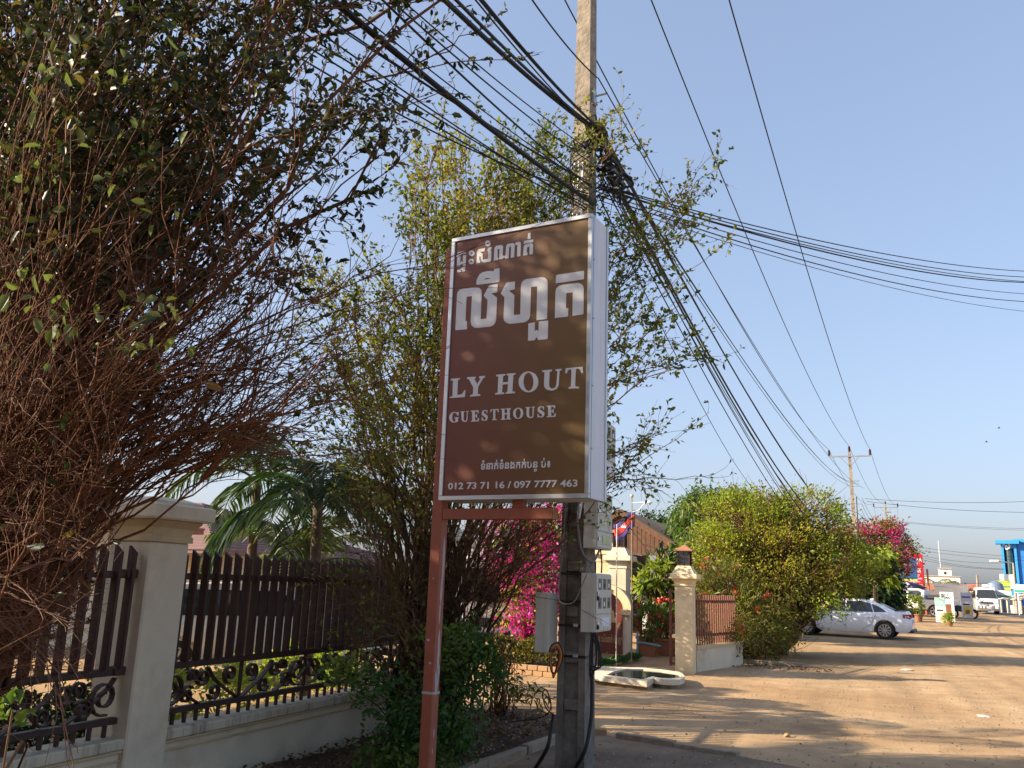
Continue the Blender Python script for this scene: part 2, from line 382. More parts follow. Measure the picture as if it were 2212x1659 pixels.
mat('banner_teal', (0.30, 0.52, 0.50), 0.7, 0.15, 3)
mat('banner_lav', (0.45, 0.46, 0.55), 0.7, 0.1, 3)
mat('coffee', (0.24, 0.09, 0.05), 0.7, 0.3, 8)
mat('coffee_pale', (0.55, 0.48, 0.35), 0.7, 0.25, 8)
mat('yellow_print', (0.50, 0.40, 0.10), 0.7, 0.3, 8)
mat('ink', (0.03, 0.035, 0.035), 0.7, 0.05, 8)
mat('green_print', (0.05, 0.35, 0.22), 0.6, 0.1, 5)
mat('lime', (0.45, 0.60, 0.06), 0.6, 0.1, 3)
mat('flag_blue', (0.06, 0.05, 0.22), 0.75, 0.1, 6)
mat('flag_red', (0.42, 0.045, 0.04), 0.75, 0.1, 6)
mat('meter_glass', (0.13, 0.11, 0.09), 0.5, 0.35, 30)
mat('pipe_blue', (0.15, 0.33, 0.45), 0.5, 0.1, 9)
mat('rust_orange', (0.42, 0.12, 0.05), 0.7, 0.2, 9)
mat('paper', (0.55, 0.56, 0.30), 0.6, 0.25, 25)
mat('shop', (0.34, 0.25, 0.16), 0.8, 0.25, 2)
mat('litter_white', (0.6, 0.55, 0.5), 0.7, 0.1, 9)
mat('pink_cloth', (0.42, 0.06, 0.07), 0.7, 0.1, 9)
mat('water_tank', (0.16, 0.22, 0.32), 0.4, 0.1, 3)
mat('lilac', (0.30, 0.36, 0.62), 0.7, 0.1, 5)
glassmat('glass_dark'); glassmat('glass_blue', (0.02, 0.03, 0.05), 0.05); glassmat('glass_teal', (0.04, 0.09, 0.10), 0.1)
glassmat('pond', (0.015, 0.03, 0.028), 0.08)
glassmat('windscreen', (0.03, 0.034, 0.036), 0.05)
mat('twig', (0.125, 0.058, 0.034), 0.85, 0.3, 14)
mat('twig_tan', (0.17, 0.095, 0.045), 0.85, 0.3, 10)
mat('twig_dark', (0.05, 0.032, 0.022), 0.9, 0.3, 10)
mat('bark', (0.11, 0.08, 0.055), 0.9, 0.3, 12, 0.8, 30)
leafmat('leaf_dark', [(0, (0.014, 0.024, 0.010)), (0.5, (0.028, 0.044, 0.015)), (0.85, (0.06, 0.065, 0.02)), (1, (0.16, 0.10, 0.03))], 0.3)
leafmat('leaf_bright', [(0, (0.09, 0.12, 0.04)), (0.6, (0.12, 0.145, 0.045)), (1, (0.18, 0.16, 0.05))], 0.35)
leafmat('leaf_olive', [(0, (0.04, 0.07, 0.016)), (0.35, (0.10, 0.13, 0.024)), (0.75, (0.22, 0.21, 0.035)), (1, (0.32, 0.21, 0.035))], 0.5)
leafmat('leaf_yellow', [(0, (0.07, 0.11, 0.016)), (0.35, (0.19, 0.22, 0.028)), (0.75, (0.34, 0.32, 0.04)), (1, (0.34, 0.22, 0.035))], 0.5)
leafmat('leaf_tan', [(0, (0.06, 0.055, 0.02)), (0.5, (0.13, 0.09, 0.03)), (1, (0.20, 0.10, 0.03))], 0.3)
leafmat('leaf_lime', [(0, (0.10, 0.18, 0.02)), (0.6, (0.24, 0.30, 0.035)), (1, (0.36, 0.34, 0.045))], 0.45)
leafmat('leaf_green', [(0, (0.02, 0.06, 0.012)), (0.6, (0.045, 0.11, 0.02)), (1, (0.09, 0.15, 0.03))], 0.35)
leafmat('leaf_deep', [(0, (0.010, 0.03, 0.010)), (0.6, (0.022, 0.055, 0.016)), (1, (0.05, 0.085, 0.025))], 0.25)
leafmat('leaf_mango', [(0, (0.04, 0.09, 0.015)), (0.6, (0.09, 0.15, 0.025)), (1, (0.20, 0.22, 0.04))], 0.35)
leafmat('palm', [(0, (0.02, 0.045, 0.012)), (0.6, (0.05, 0.09, 0.02)), (1, (0.20, 0.20, 0.07))], 0.3)
leafmat('bract', [(0, (0.36, 0.02, 0.16)), (0.6, (0.55, 0.04, 0.30)), (1, (0.68, 0.12, 0.42))], 0.4, tint=(1.0, 0.5, 0.8))
leafmat('bract_deep', [(0, (0.30, 0.02, 0.10)), (0.6, (0.45, 0.03, 0.18)), (1, (0.55, 0.06, 0.28))], 0.4, tint=(1.0, 0.5, 0.8))
leafmat('petal_red', [(0, (0.42, 0.03, 0.025)), (0.7, (0.58, 0.08, 0.05)), (1, (0.62, 0.16, 0.08))], 0.3, tint=(1.0, 0.4, 0.3))
leafmat('hedge', [(0, (0.05, 0.06, 0.012)), (0.6, (0.13, 0.12, 0.02)), (1, (0.22, 0.16, 0.03))], 0.3)
leafmat('carpet_green', [(0, (0.025, 0.08, 0.02)), (0.6, (0.05, 0.15, 0.035)), (1, (0.09, 0.2, 0.05))], 0.3)
leafmat('dry_leaf', [(0, (0.07, 0.04, 0.025)), (0.5, (0.14, 0.075, 0.04)), (1, (0.26, 0.16, 0.09))], 0.15)

def groundmat(name, stops, s1, s2, bump, speck):
    m, t, o = _nodes(name); N = t.nodes.new; L = t.links.new
    b = N('ShaderNodeBsdfPrincipled'); L(b.outputs[0], o.inputs[0]); b.inputs['Roughness'].default_value = 0.95; b.inputs['Specular IOR Level'].default_value = 0.15
    tc = N('ShaderNodeTexCoord'); mp = N('ShaderNodeMapping'); L(tc.outputs['Object'], mp.inputs[0]); mp.inputs['Scale'].default_value = (0.75, 1, 1)
    n1 = N('ShaderNodeTexNoise'); n1.inputs['Scale'].default_value = s1; n1.inputs['Detail'].default_value = 9; n1.inputs['Roughness'].default_value = 0.62; L(mp.outputs[0], n1.inputs['Vector'])
    cr = N('ShaderNodeValToRGB'); e = cr.color_ramp.elements
    while len(e) < len(stops): e.new(0.5)
    for i, (p, c) in enumerate(stops): e[i].position = p; e[i].color = (*c, 1)
    L(n1.outputs[0], cr.inputs[0])
    n2 = N('ShaderNodeTexNoise'); n2.inputs['Scale'].default_value = s2; n2.inputs['Detail'].default_value = 6; L(tc.outputs['Object'], n2.inputs['Vector'])
    r = N('ShaderNodeMapRange'); r.inputs[1].default_value = 0.3; r.inputs[2].default_value = 0.7; r.inputs[3].default_value = 0.86; r.inputs[4].default_value = 1.12; L(n2.outputs[0], r.inputs[0])
    mx = N('ShaderNodeMix'); mx.data_type = 'RGBA'; mx.blend_type = 'MULTIPLY'; mx.inputs[0].default_value = 1; L(cr.outputs[0], mx.inputs[6]); L(r.outputs[0], mx.inputs[7])
    mp3 = N('ShaderNodeMapping'); L(tc.outputs['Object'], mp3.inputs[0]); mp3.inputs['Scale'].default_value = (1.6, 0.09, 1); mp3.inputs['Rotation'].default_value = (0, 0, -0.06)
    n3 = N('ShaderNodeTexNoise'); n3.inputs['Scale'].default_value = 1.0; n3.inputs['Detail'].default_value = 7; n3.inputs['Roughness'].default_value = 0.6; L(mp3.outputs[0], n3.inputs['Vector'])
    r3 = N('ShaderNodeMapRange'); r3.inputs[1].default_value = 0.36; r3.inputs[2].default_value = 0.64; r3.inputs[3].default_value = 0.84; r3.inputs[4].default_value = 1.10; L(n3.outputs[0], r3.inputs[0])
    mxt = N('ShaderNodeMix'); mxt.data_type = 'RGBA'; mxt.blend_type = 'MULTIPLY'; mxt.inputs[0].default_value = 1; L(mx.outputs[2], mxt.inputs[6]); L(r3.outputs[0], mxt.inputs[7]); mx = mxt
    v = N('ShaderNodeTexVoronoi'); v.inputs['Scale'].default_value = speck; L(tc.outputs['Object'], v.inputs['Vector'])
    lt = N('ShaderNodeMath'); lt.operation = 'LESS_THAN'; lt.inputs[1].default_value = 0.13; L(v.outputs['Distance'], lt.inputs[0])
    sc = N('ShaderNodeSeparateColor'); L(v.outputs['Color'], sc.inputs[0]); gt = N('ShaderNodeMath'); gt.operation = 'GREATER_THAN'; gt.inputs[1].default_value = 0.72; L(sc.outputs[0], gt.inputs[0])
    mu = N('ShaderNodeMath'); mu.operation = 'MULTIPLY'; L(lt.outputs[0], mu.inputs[0]); L(gt.outputs[0], mu.inputs[1])
    m2 = N('ShaderNodeMix'); m2.data_type = 'RGBA'; L(mu.outputs[0], m2.inputs[0]); L(mx.outputs[2], m2.inputs[6]); m2.inputs[7].default_value = (0.16, 0.10, 0.06, 1)
    L(m2.outputs[2], b.inputs['Base Color'])
    nb = N('ShaderNodeTexNoise'); nb.inputs['Scale'].default_value = 22; nb.inputs['Detail'].default_value = 8; L(tc.outputs['Object'], nb.inputs['Vector'])
    ad = N('ShaderNodeMath'); ad.operation = 'ADD'; L(nb.outputs[0], ad.inputs[0]); L(n1.outputs[0], ad.inputs[1])
    bp = N('ShaderNodeBump'); bp.inputs['Strength'].default_value = bump; bp.inputs['Distance'].default_value = 0.03; L(ad.outputs[0], bp.inputs['Height']); L(bp.outputs[0], b.inputs['Normal'])
    MATS[name] = m
groundmat('dirt', [(0.3, (0.32, 0.195, 0.10)), (0.48, (0.395, 0.262, 0.143)), (0.62, (0.445, 0.31, 0.178)), (0.75, (0.36, 0.24, 0.135))], 0.35, 2.4, 0.35, 9)
groundmat('grey_dirt', [(0.3, (0.15, 0.105, 0.075)), (0.5, (0.22, 0.155, 0.105)), (0.7, (0.33, 0.225, 0.14))], 0.8, 4, 0.5, 12)
groundmat('asphalt', [(0.3, (0.075, 0.072, 0.072)), (0.7, (0.115, 0.108, 0.10))], 0.2, 3, 0.2, 30)
groundmat('bed_soil', [(0.3, (0.06, 0.038, 0.026)), (0.5, (0.10, 0.066, 0.044)), (0.7, (0.17, 0.115, 0.075))], 1.6, 7, 1.0, 14)

# ------------------------------------------------------------------ the ground and the road
def struct(o): o['kind'] = 'structure'; return o
ys = [-60, -20, 0, 10, 20, 32, 40, 48, 56, 65, 80, 120, 300, 1200, 3500]
xs = [-3000, -400, -60, -20, 0, 20, 60, 400, 3000]
b = MB()
for Y in ys: b.v += [(X, Y, zg(Y)) for X in xs]
n = len(xs)
b.f += [(j * n + i, j * n + i + 1, (j + 1) * n + i + 1, (j + 1) * n + i) for j in range(len(ys) - 1) for i in range(n - 1)]
struct(b.build('ground', 'dirt'))
# asphalt road: ragged sandy edge on the near side
rng = np.random.default_rng(5)
b = MB(); prev = None; pts = []
for i, Y in enumerate(np.concatenate([np.arange(-20, 140, 1.5), [200, 400, 1200]])):
    xe = 9.0 + 0.035 * (Y - 50) + 0.5 * math.sin(Y * 0.21) + 0.25 * rng.normal()
    pts.append((xe, Y))
for xe, Y in pts: b.v += [(xe, Y, zg(Y) + 0.004), (xe + 0.8, Y, zg(Y) + 0.03), (xe + 9.5, Y, zg(Y) + 0.05)]
for i in range(len(pts) - 1):
    for j in (0, 1): b.f.append((i * 3 + j, i * 3 + j + 1, i * 3 + j + 4, i * 3 + j + 3))
struct(b.build('road', 'asphalt'))
# greyer trodden ground inside the low kerb by the pole
p1, p2, p3 = G(1331, 1594), G(1598, 1634), G(1731, 1659)
b = MB(); poly = [(-3.2, 3.0), (3.5, 2.0), (3.0, 6.0), (0.9, 8.2), (p3.x, p3.y), (p2.x, p2.y), (p1.x, p1.y), (-3.0, 10.35), (-3.17, 9.5)]
b.prism([poly], lambda u, v, d: (u, v, d), 0.0005, 0.004)
struct(b.build('footpath', 'grey_dirt'))
# planting bed against the wall
b = MB(); gx = np.linspace(-4.9, -3.28, 14); gy = np.linspace(0.5, 11.0, 60)
hz = rng.normal(size=(60, 14)) * 0.02
for j, Y in enumerate(gy): b.v += [(X, Y, 0.03 + 0.05 * math.sin((X + 4.9) / 1.65 * PI) + hz[j, i]) for i, X in enumerate(gx)]
b.f += [(j * 14 + i, j * 14 + i + 1, (j + 1) * 14 + i + 1, (j + 1) * 14 + i) for j in range(59) for i in range(13)]
struct(b.build('flower_bed', 'bed_soil', smooth=180))
# leaf litter
def litter(name, n, x0, x1, y0, y1, z, L, m, seed, label, edge=0):
    r = np.random.default_rng(seed); p = np.stack([r.uniform(x0, x1, n), r.uniform(y0, y1, n), np.full(n, z) + r.random(n) * 0.03], 1)
    d = r.normal(size=(n, 3)) * np.array([1, 1, 0.25]); V, F = leaves_geo(p, d, L * r.uniform(0.5, 1.3, n), L * 0.5, r, diamond=True, droop=0.0)
    V[:, 2] = np.maximum(V[:, 2], z - 0.002)
    o = mesh_np(name, V, F, m, None, r.random(n)); o['label'] = label; o['category'] = 'leaf litter'; return o
litter('leaf_litter', 2600, -4.8, -3.3, 4.5, 10.8, 0.10, 0.06, 'dry_leaf', 3, 'brown fallen leaves scattered over the soil of the planting bed')
litter('leaf_litter', 150, -3.0, 4.5, 8.5, 19, 0.006, 0.035, 'dry_leaf', 4, 'sparse dry leaf scraps and pebbles scattered on the sandy forecourt')
litter('leaf_litter', 500, -3.8, -0.6, 20.4, 21.6, 0.008, 0.06, 'dry_leaf', 8, 'line of dry leaves along the kerb by the big bush')
litter('leaf_litter', 260, -3.2, 1.5, 7.0, 10.0, 0.008, 0.035, 'dry_leaf', 9, 'small dead leaves on the grey ground around the pole')
# fine gravel
r = np.random.default_rng(15); n = 2600; c = np.stack([r.uniform(-3.0, 7.5, n), 8.0 + 16 * r.random(n) ** 1.6, np.full(n, 0.003)], 1); sz = r.uniform(0.008, 0.026, n)[:, None]; a = r.random(n) * 6.28
off = [np.stack([np.cos(a + k * 1.57) * r.uniform(0.6, 1.2, n), np.sin(a + k * 1.57) * r.uniform(0.6, 1.2, n), np.zeros(n)], 1) for k in range(4)] + [np.stack([np.zeros(n), np.zeros(n), r.uniform(0.4, 0.9, n)], 1)]
V = np.stack([c + o_ * sz for o_ in off], 1).reshape(-1, 3); F = (np.arange(n)[:, None, None] * 5 + np.array([[0, 1, 4], [1, 2, 4], [2, 3, 4], [3, 0, 4]])[None]).reshape(-1, 3)
o = mesh_np('gravel', V, F, 'kerb', None, None); o['label'] = 'fine gravel and clods scattered over the sandy forecourt'; o['category'] = 'gravel'
# loose stones and scraps on the forecourt
def pebble(p, s, m, label, flat=0.4, seed=0):
    r = random.Random(seed); b = MB(); b.lathe([(0.25, 0), (0.5, 0.15 * flat), (0.45, 0.6 * flat), (0.18, 0.9 * flat)], 7)
    b.v = [(x * s * r.uniform(0.7, 1.2), y * s * r.uniform(0.7, 1.2) * 0.7, z * s) for x, y, z in b.v]
    o = b.build('stone' if m == 'brick' or m == 'kerb' else 'litter_scrap', m); o.location = p; o.rotation_euler.z = r.uniform(0, 6); return tag(o, label, 'stone' if m in ('brick', 'kerb') else 'litter')
pebble(G(1960, 1448), 0.32, 'litter_white', 'pale flat scrap lying on open sand right of centre', 0.12, 1)
pebble(G(2125, 1548), 0.22, 'litter_white', 'pale pinkish scrap on sand near lower right', 0.12, 2)
pebble(G(1372, 1478), 0.16, 'litter_white', 'small white scrap beside the pond base', 0.3, 3)
pebble(G(1297, 1610), 0.05, 'pink_cloth', 'tiny red scrap on dark ground beside pole foot', 0.3, 4)
pebble(G(1700, 1592), 0.10, 'brick', 'small brown clod on lit sand', 0.5, 5)

# low kerbs -------------------------------------------------------
def kerb_run(name, pts, w, h, piece, label, m='kerb', seed=0):
    r = random.Random(seed); t = thing(name, label, 'kerb', (pts[0][0], pts[0][1], 0))
    for a, c in zip(pts[:-1], pts[1:]):
        a = Vector((a[0], a[1], 0)); c = Vector((c[0], c[1], 0)); L = (c - a).length; k = max(1, round(L / piece)); d = (c - a) / L; nn = Vector((-d.y, d.x, 0))
        for i in range(k):
            s0 = a + d * (L * i / k + 0.008); s1 = a + d * (L * (i + 1) / k - 0.008)
            o = nn * r.uniform(-0.012, 0.012); bb = MB()
            ang = math.atan2(d.y, d.x); mt = Matrix.Translation((s0 + o) - Vector((0, 0, 0.02))) @ Matrix.Rotation(ang, 4, 'Z')
            bb.box(0, (s1 - s0).length, -w / 2, w / 2, 0, h + 0.02 + r.uniform(-0.012, 0.008), mt, 0.008); bb.build('kerb_stone', m, t)
    return t
kerb_run('kerb', [(-3.38, 2.5), (-3.33, 5.2), (-3.32, 7.87), (-3.15, 9.5)], 0.09, 0.09, 1.0, 'low concrete kerb edging the planting bed beside the pole', seed=1)
kerb_run('kerb', [(p1.x, p1.y), (p2.x, p2.y)], 0.10, 0.055, 0.8, 'low broken kerb running right from the pole across the sand', seed=2)
kerb_run('kerb', [(G(1500, 1425).x, G(1500, 1425).y), (G(1600, 1432).x, G(1600, 1432).y), (G(1735, 1441).x, G(1735, 1441).y)], 0.16, 0.09, 1.2, 'concrete kerb in front of the big bush beside yellow pillar', seed=3)
q0 = G(1292, 1586)
o = MB().box(-0.10, 0.10, -0.06, 0.06, -0.01, 0.07, None, 0.012).build('brick_block', 'brick'); o.location = (q0.x, q0.y, 0); o.rotation_euler.z = 0.3
tag(o, 'orange brick lying beside the foot of the pole', 'brick')
# ------------------------------------------------------------------ guesthouse garden wall with iron fence
WX = -4.85
gw = thing('garden_wall', 'low cream plastered wall with stained sill and mouldings below the iron fence', 'wall', (WX, 5.0, 0))
for y0, y1 in ((0.6, 5.0), (5.4, 10.1)):
    MB().box(-5.10, -4.90, y0, y1, -0.05, 0.445, None, 0.004).build('wall_base', 'cream', gw)
    b = MB().box(-5.13, -4.855, y0, y1, 0.452, 0.53, None, 0.012); b.build('sill', 'cream_dirty', gw)
    MB().box(-5.11, -4.872, y0, y1, 0.432, 0.450, None, 0.004).build('moulding', 'cream_moulding', gw)
    MB().box(-5.105, -4.883, y0, y1, 0.372, 0.386, None, 0.003).build('moulding', 'cream_moulding', gw)
def gate_pillar(name, label, cx, cy, w, h, m='pillar_yellow', cap=True, rz=0.0, mould='pillar_yellow', pyramid=0.16, group=None):
    t = thing(name, label, 'pillar', (cx, cy, 0), rz, group); e = w / 2
    MB().box(-e, e, -e, e, -0.05, h - 0.001, None, 0.012).build('shaft', m, t, True)
    k = w
    def ring(z0, z1, a, bb, nm, mm):
        pts = [[(-r, -r, z), (r, -r, z), (r, r, z), (-r, r, z)] for r, z in zip(a, bb)]
        MB().loft(pts).build(nm, mm, t, True)
    ring(0, 0, [e * 1.08, e * 1.08, e * 1.02, e * 1.10, e * 1.28, e * 1.28], [h, h + 0.10 * k, h + 0.13 * k, h + 0.26 * k, h + 0.36 * k, h + 0.40 * k], 'neck_moulding', mould)
    ring(0, 0, [e * 1.55, e * 1.6, e * 1.6, e * 1.5], [h + 0.402 * k, h + 0.44 * k, h + 0.66 * k, h + 0.70 * k], 'cap', m)
    ring(0, 0, [e * 1.22, e * 1.22, e * 0.75], [h + 0.702 * k, h + 0.76 * k, h + 0.76 * k + pyramid], 'cap_top', m)
    return t, h + 0.76 * k + pyramid
gp, _ = gate_pillar('fence_pillar', 'tall cream square pillar of the iron fence at lower left', -5.05, 5.2, 0.40, 1.90, 'cream', mould='cream_moulding', pyramid=0.03)
gate_pillar('fence_pillar', 'cream fence end pillar half hidden behind the twiggy shrub', -5.05, 10.3, 0.40, 1.94, 'cream', mould='cream_moulding', pyramid=0.13)

def spiral(c, r0, r1, a0, a1, n, plane):
    P = []
    for i in range(n):
        t = i / (n - 1); a = a0 + (a1 - a0) * t; r = r0 + (r1 - r0) * t; P.append(plane(c[0] + r * math.cos(a), c[1] + r * math.sin(a)))
    return P
def fence(label, y0, y1):
    t = thing('iron_fence', label, 'fence', (-4.98, y0, 0.53))
    for z, hh in ((1.65, 0.05), (0.975, 0.05), (0.64, 0.045)):
        MB().box(-5.01, -4.95, y0, y1, z - hh / 2, z + hh / 2, None, 0.005).build('rail', 'iron', t)
    n = int((y1 - y0) / 0.13); first = None; low = None
    for i in range(n):
        y = y0 + (i + 0.5) * (y1 - y0) / n
        if first is None:
            bb = MB(); bb.loft([[(-0.033, -0.013, z), (0.033, -0.013, z), (0.033, 0.013, z), (-0.02, 0.013, z)] for z in (1.001, 1.80)] + [[(-0.033, -0.013, 1.86), (0.033, -0.013, 1.81), (0.033, 0.013, 1.81), (-0.033, 0.013, 1.86)]])
            first = bb.build('bar', 'iron', t, True); src = first
            low = MB().box(-0.012, 0.012, -0.012, 0.012, 0.53, 0.617).build('short_bar', 'iron', t, True); lsrc = low
            first.matrix_basis = Matrix.Translation((0.036, y - y0, -0.53)); low.matrix_basis = Matrix.Translation((-0.02, y - y0, -0.53))
        else:
            inst(src, 'bar', t, Matrix.Translation((0.036, y - y0, -0.53))); inst(lsrc, 'short_bar', t, Matrix.Translation((-0.02, y - y0, -0.53)))
    # scrollwork panel: S and C scrolls of flat bar between the two lower rails
    U = 0.95; k = max(1, round((y1 - y0) / U)); U = (y1 - y0) / k
    srcs = []
    def sc(path, r, oy, flip):
        pass
    shapes = []
    pl = lambda u, v: (0.0, u, v)
    for c, r0, r1, a0, a1 in (((0.13, 0.805), 0.125, 0.03, -PI * 0.6, PI * 2.6), ((0.30, 0.74), 0.075, 0.022, PI * 0.2, PI * 3.0), ((0.47, 0.86), 0.07, 0.02, -PI * 0.9, PI * 1.9), ((0.36, 0.88), 0.055, 0.015, PI * 1.2, -PI * 1.4), ((0.62, 0.74), 0.07, 0.02, PI * 1.1, PI * 3.6), ((0.80, 0.86), 0.08, 0.02, PI * 1.5, -PI * 1.3)):
        shapes.append(spiral(c, r0, r1, a0, a1, 22, pl))
    shapes.append([pl(0.05 + 0.4 * s, 0.93 - 0.27 * s ** 0.7) for s in np.linspace(0, 1, 9)])
    shapes.append([pl(0.52 + 0.4 * s, 0.93 - 0.27 * s ** 0.7) for s in np.linspace(0, 1, 9)])
    for path in shapes:
        bb = MB(); base = 0
        for p, q in zip(path[:-1], path[1:]): pass
        rings = []
        for i, p in enumerate(path):
            a = Vector(path[max(0, i - 1)]); c = Vector(path[min(len(path) - 1, i + 1)]); d = (c - a).normalized(); nn = Vector((0, -d.z, d.y)) * 0.006
            P = Vector(p); X = Vector((0.022, 0, 0)); rings.append([P - X - nn, P + X - nn, P + X + nn, P - X + nn])
        bb.loft(rings); o = bb.build('scroll', 'iron', t, True); o.matrix_basis = Matrix.Translation((0, 0, -0.53))
        for j in range(1, k):
            m_ = Matrix.Translation((0, j * U, -0.53))
            if j % 2: m_ = Matrix.Translation((0, (j + 1) * U, -0.53)) @ Matrix.Diagonal((1, -1, 1, 1))
            inst(o, 'scroll', t, m_)
    for j in range(1, k): MB().box(-0.012, 0.012, j * U - 0.012, j * U + 0.012, 0.664 - 0.53, 0.949 - 0.53).build('mullion', 'iron', t, True)
    return t
fence('dark iron bar fence with scrollwork right of the cream pillar', 5.4, 10.1)
fence('dark iron bar fence with scrollwork left of the cream pillar', 1.2, 5.0)
# bracket straps on the pillar
for i, (z, lab) in enumerate(((1.66, 'upper'), (0.98, 'lower'))):
    b = MB(); b.box(-5.03, -4.93, 4.90, 4.998, z - 0.03, z + 0.03, None, 0.006); o = b.build('bracket', 'iron', gp)

# ------------------------------------------------------------------ guesthouse buildings behind the wall
def hip_roof(b, x0, x1, y0, y1, z, h, ov=0.5, ridge='y', th=0.12):
    x0 -= ov; x1 += ov; y0 -= ov; y1 += ov; hx = (x1 - x0) / 2; hy = (y1 - y0) / 2; r = min(hx, hy); cx = (x0 + x1) / 2; cyy = (y0 + y1) / 2
    A = [(x0, y0, z), (x1, y0, z), (x1, y1, z), (x0, y1, z)]
    R = [(cx, y0 + r, z + h), (cx, y1 - r, z + h)] if hy >= hx else [(x0 + r, cyy, z + h), (x1 - r, cyy, z + h)]
    B = [(p[0], p[1], p[2] - th) for p in A]
    if hy >= hx: fs = [(0, 1, 4), (1, 2, 5, 4), (2, 3, 5), (3, 0, 4, 5)]
    else: fs = [(0, 1, 5, 4), (1, 2, 5), (2, 3, 4, 5), (3, 0, 4)]
    b.add(A + R + B, fs + [(0, 6, 7, 1), (1, 7, 8, 2), (2, 8, 9, 3), (3, 9, 6, 0), (6, 9, 8, 7)])
def tile_rows(b, x0, x1, y0, y1, z, h, ov=0.5, n=14):
    """raised courses of tiles on the hip roof: thin stepped strips parallel to the eaves"""
    x0 -= ov; x1 += ov; y0 -= ov; y1 += ov; hx = (x1 - x0) / 2; hy = (y1 - y0) / 2; r = min(hx, hy)
    for i in range(n):
        s = i / n * r * 0.98; e = z + h * s / r + 0.012
        c = [(x0 + s, y0 + s, e), (x1 - s, y0 + s, e), (x1 - s, y1 - s, e), (x0 + s, y1 - s, e)]
        for a, q in zip(c, c[1:] + c[:1]): b.bar(a, q, 0.06, 0.05)
hs = thing('guesthouse', 'cream two storey house with red tiled roof behind the dense left shrub', 'house', (-13, 2, 0))
MB().box(-16.5, -10.6, -1.0, 4.6, 0, 5.2).build('wall', 'cream', hs)
b = MB(); hip_roof(b, -16.5, -10.6, -1.0, 4.6, 5.2, 1.7, 0.8); rf = b.build('roof', 'tile_red', hs)
b = MB(); tile_rows(b, -16.5, -10.6, -1.0, 4.6, 5.2, 1.7, 0.8, 16); b.build('tile_course', 'tile_red', rf, kind='stuff')
b = MB(); hip_roof(b, -12.6, -10.0, 0, 4.4, 3.0, 0.7, 0.3); b.build('lower_roof', 'tile_red', hs)
for z in (0.9, 3.4):
    for y in (0.2, 2.2, 3.8):
        w = MB().box(-10.6, -10.57, y - 0.5, y + 0.5, z, z + 1.3).build('window', 'wood', hs)
        for a in (-1, 1): MB().box(-10.569, -10.56, y + a * 0.24 - 0.2, y + a * 0.24 + 0.2, z + 0.08, z + 1.22).build('pane', 'glass_dark', w)
for i in range(4): MB().box(-12.8 + i * 0.95, -12.65 + i * 0.95, 4.25, 4.4, 0, 2.9).build('column', 'cream', hs)
# long low building with purple brown roof
lb = thing('garden_house', 'long low building with purple brown roof beyond the fence bars', 'building', (-24, 24, 0))
MB().box(-29, -18, 21.2, 31, 0, 2.3).build('wall', 'cream', lb)
b = MB(); hip_roof(b, -29, -18, 21, 31, 2.3, 1.9, 0.8); rf = b.build('roof', 'roof_purple', lb)
b = MB(); tile_rows(b, -29, -18, 21, 31, 2.3, 1.9, 0.8, 20); b.build('tile_course', 'roof_purple', rf, kind='stuff')
for x in (-27, -24, -21): MB().box(x - 0.6, x + 0.6, 21.17, 21.199, 0.8, 1.9).build('window', 'glass_dark', lb)
bw = thing('bungalow', 'cream bungalow with red tiled roof glimpsed through the left shrub', 'house', (-18, 14, 0))
MB().box(-21, -16, 11.5, 17, 0, 2.7).build('wall', 'cream', bw)
b = MB(); hip_roof(b, -21, -16, 11.5, 17, 2.7, 1.6, 0.6); rf = b.build('roof', 'tile_red', bw)
b = MB(); tile_rows(b, -21, -16, 11.5, 17, 2.7, 1.6, 0.6, 14); b.build('tile_course', 'tile_red', rf, kind='stuff')
for y in (12.6, 14.4, 16.0):
    w = MB().box(-16, -15.97, y - 0.45, y + 0.45, 0.9, 2.1).build('window', 'wood', bw)
    for a in (-1, 1): MB().box(-15.969, -15.96, y + a * 0.22 - 0.18, y + a * 0.22 + 0.18, 0.98, 2.02).build('pane', 'glass_dark', w)
# ------------------------------------------------------------------ open restaurant with brown metal roof behind the gate
YG = 30.0; pk = PYp(YG, 1338, 1100); ev = PYp(YG, 1456, 1172); ev2x = 2 * pk.x - ev.x
rs = thing('open_hall', 'open wooden hall with brown corrugated roof and plank gable behind the gate', 'building', (pk.x, YG, 0))
Y2 = 43
for sgn, ex in ((1, ev.x), (-1, ev2x)):
    sl = MB(); k = 46; n_ = Vector((ev.z - pk.z, 0, -(ex - pk.x))).normalized()
    n_ = n_ if n_.z > 0 else -n_
    for i in range(k):
        y = YG + (Y2 - YG) * i / (k - 1); o_ = n_ * (0.03 if i % 2 else 0.0)
        sl.v += [tuple(Vector((pk.x, y, pk.z)) + o_), tuple(Vector((ex, y, ev.z)) + o_)]
    sl.f += [(2 * i, 2 * i + 1, 2 * i + 3, 2 * i + 2) for i in range(k - 1)]
    sl.build('roof_sheet', 'roof_brown', rs)
    MB().bar((pk.x, YG - 0.04, pk.z - 0.10), (ex, YG - 0.04, ev.z - 0.10), 0.05, 0.20).build('bargeboard', 'wood', rs)
nb = 22; pw = (ev.x - 0.25 - (ev2x + 0.25)) / nb
for i in range(nb):
    x = ev2x + 0.25 + i * pw; xm = x + pw / 2; top = pk.z + (ev.z - pk.z) * abs(xm - pk.x) / (ev.x - pk.x) - 0.22
    if top > ev.z - 0.35: MB().box(x + 0.008, x + pw - 0.008, YG + 0.15, YG + 0.18, ev.z - 0.45, top).build('plank', 'wood', rs)
for x in (ev2x + 0.5, pk.x, ev.x - 0.55):
    MB().box(x - 0.09, x + 0.09, YG + 0.25, YG + 0.43, 0, ev.z - 0.2).build('post', 'wood', rs)
MB().bar((ev.x - 0.5, YG + 0.34, 2.2), (ev.x - 1.3, YG + 0.34, ev.z - 0.3), 0.1).build('brace', 'wood', rs)
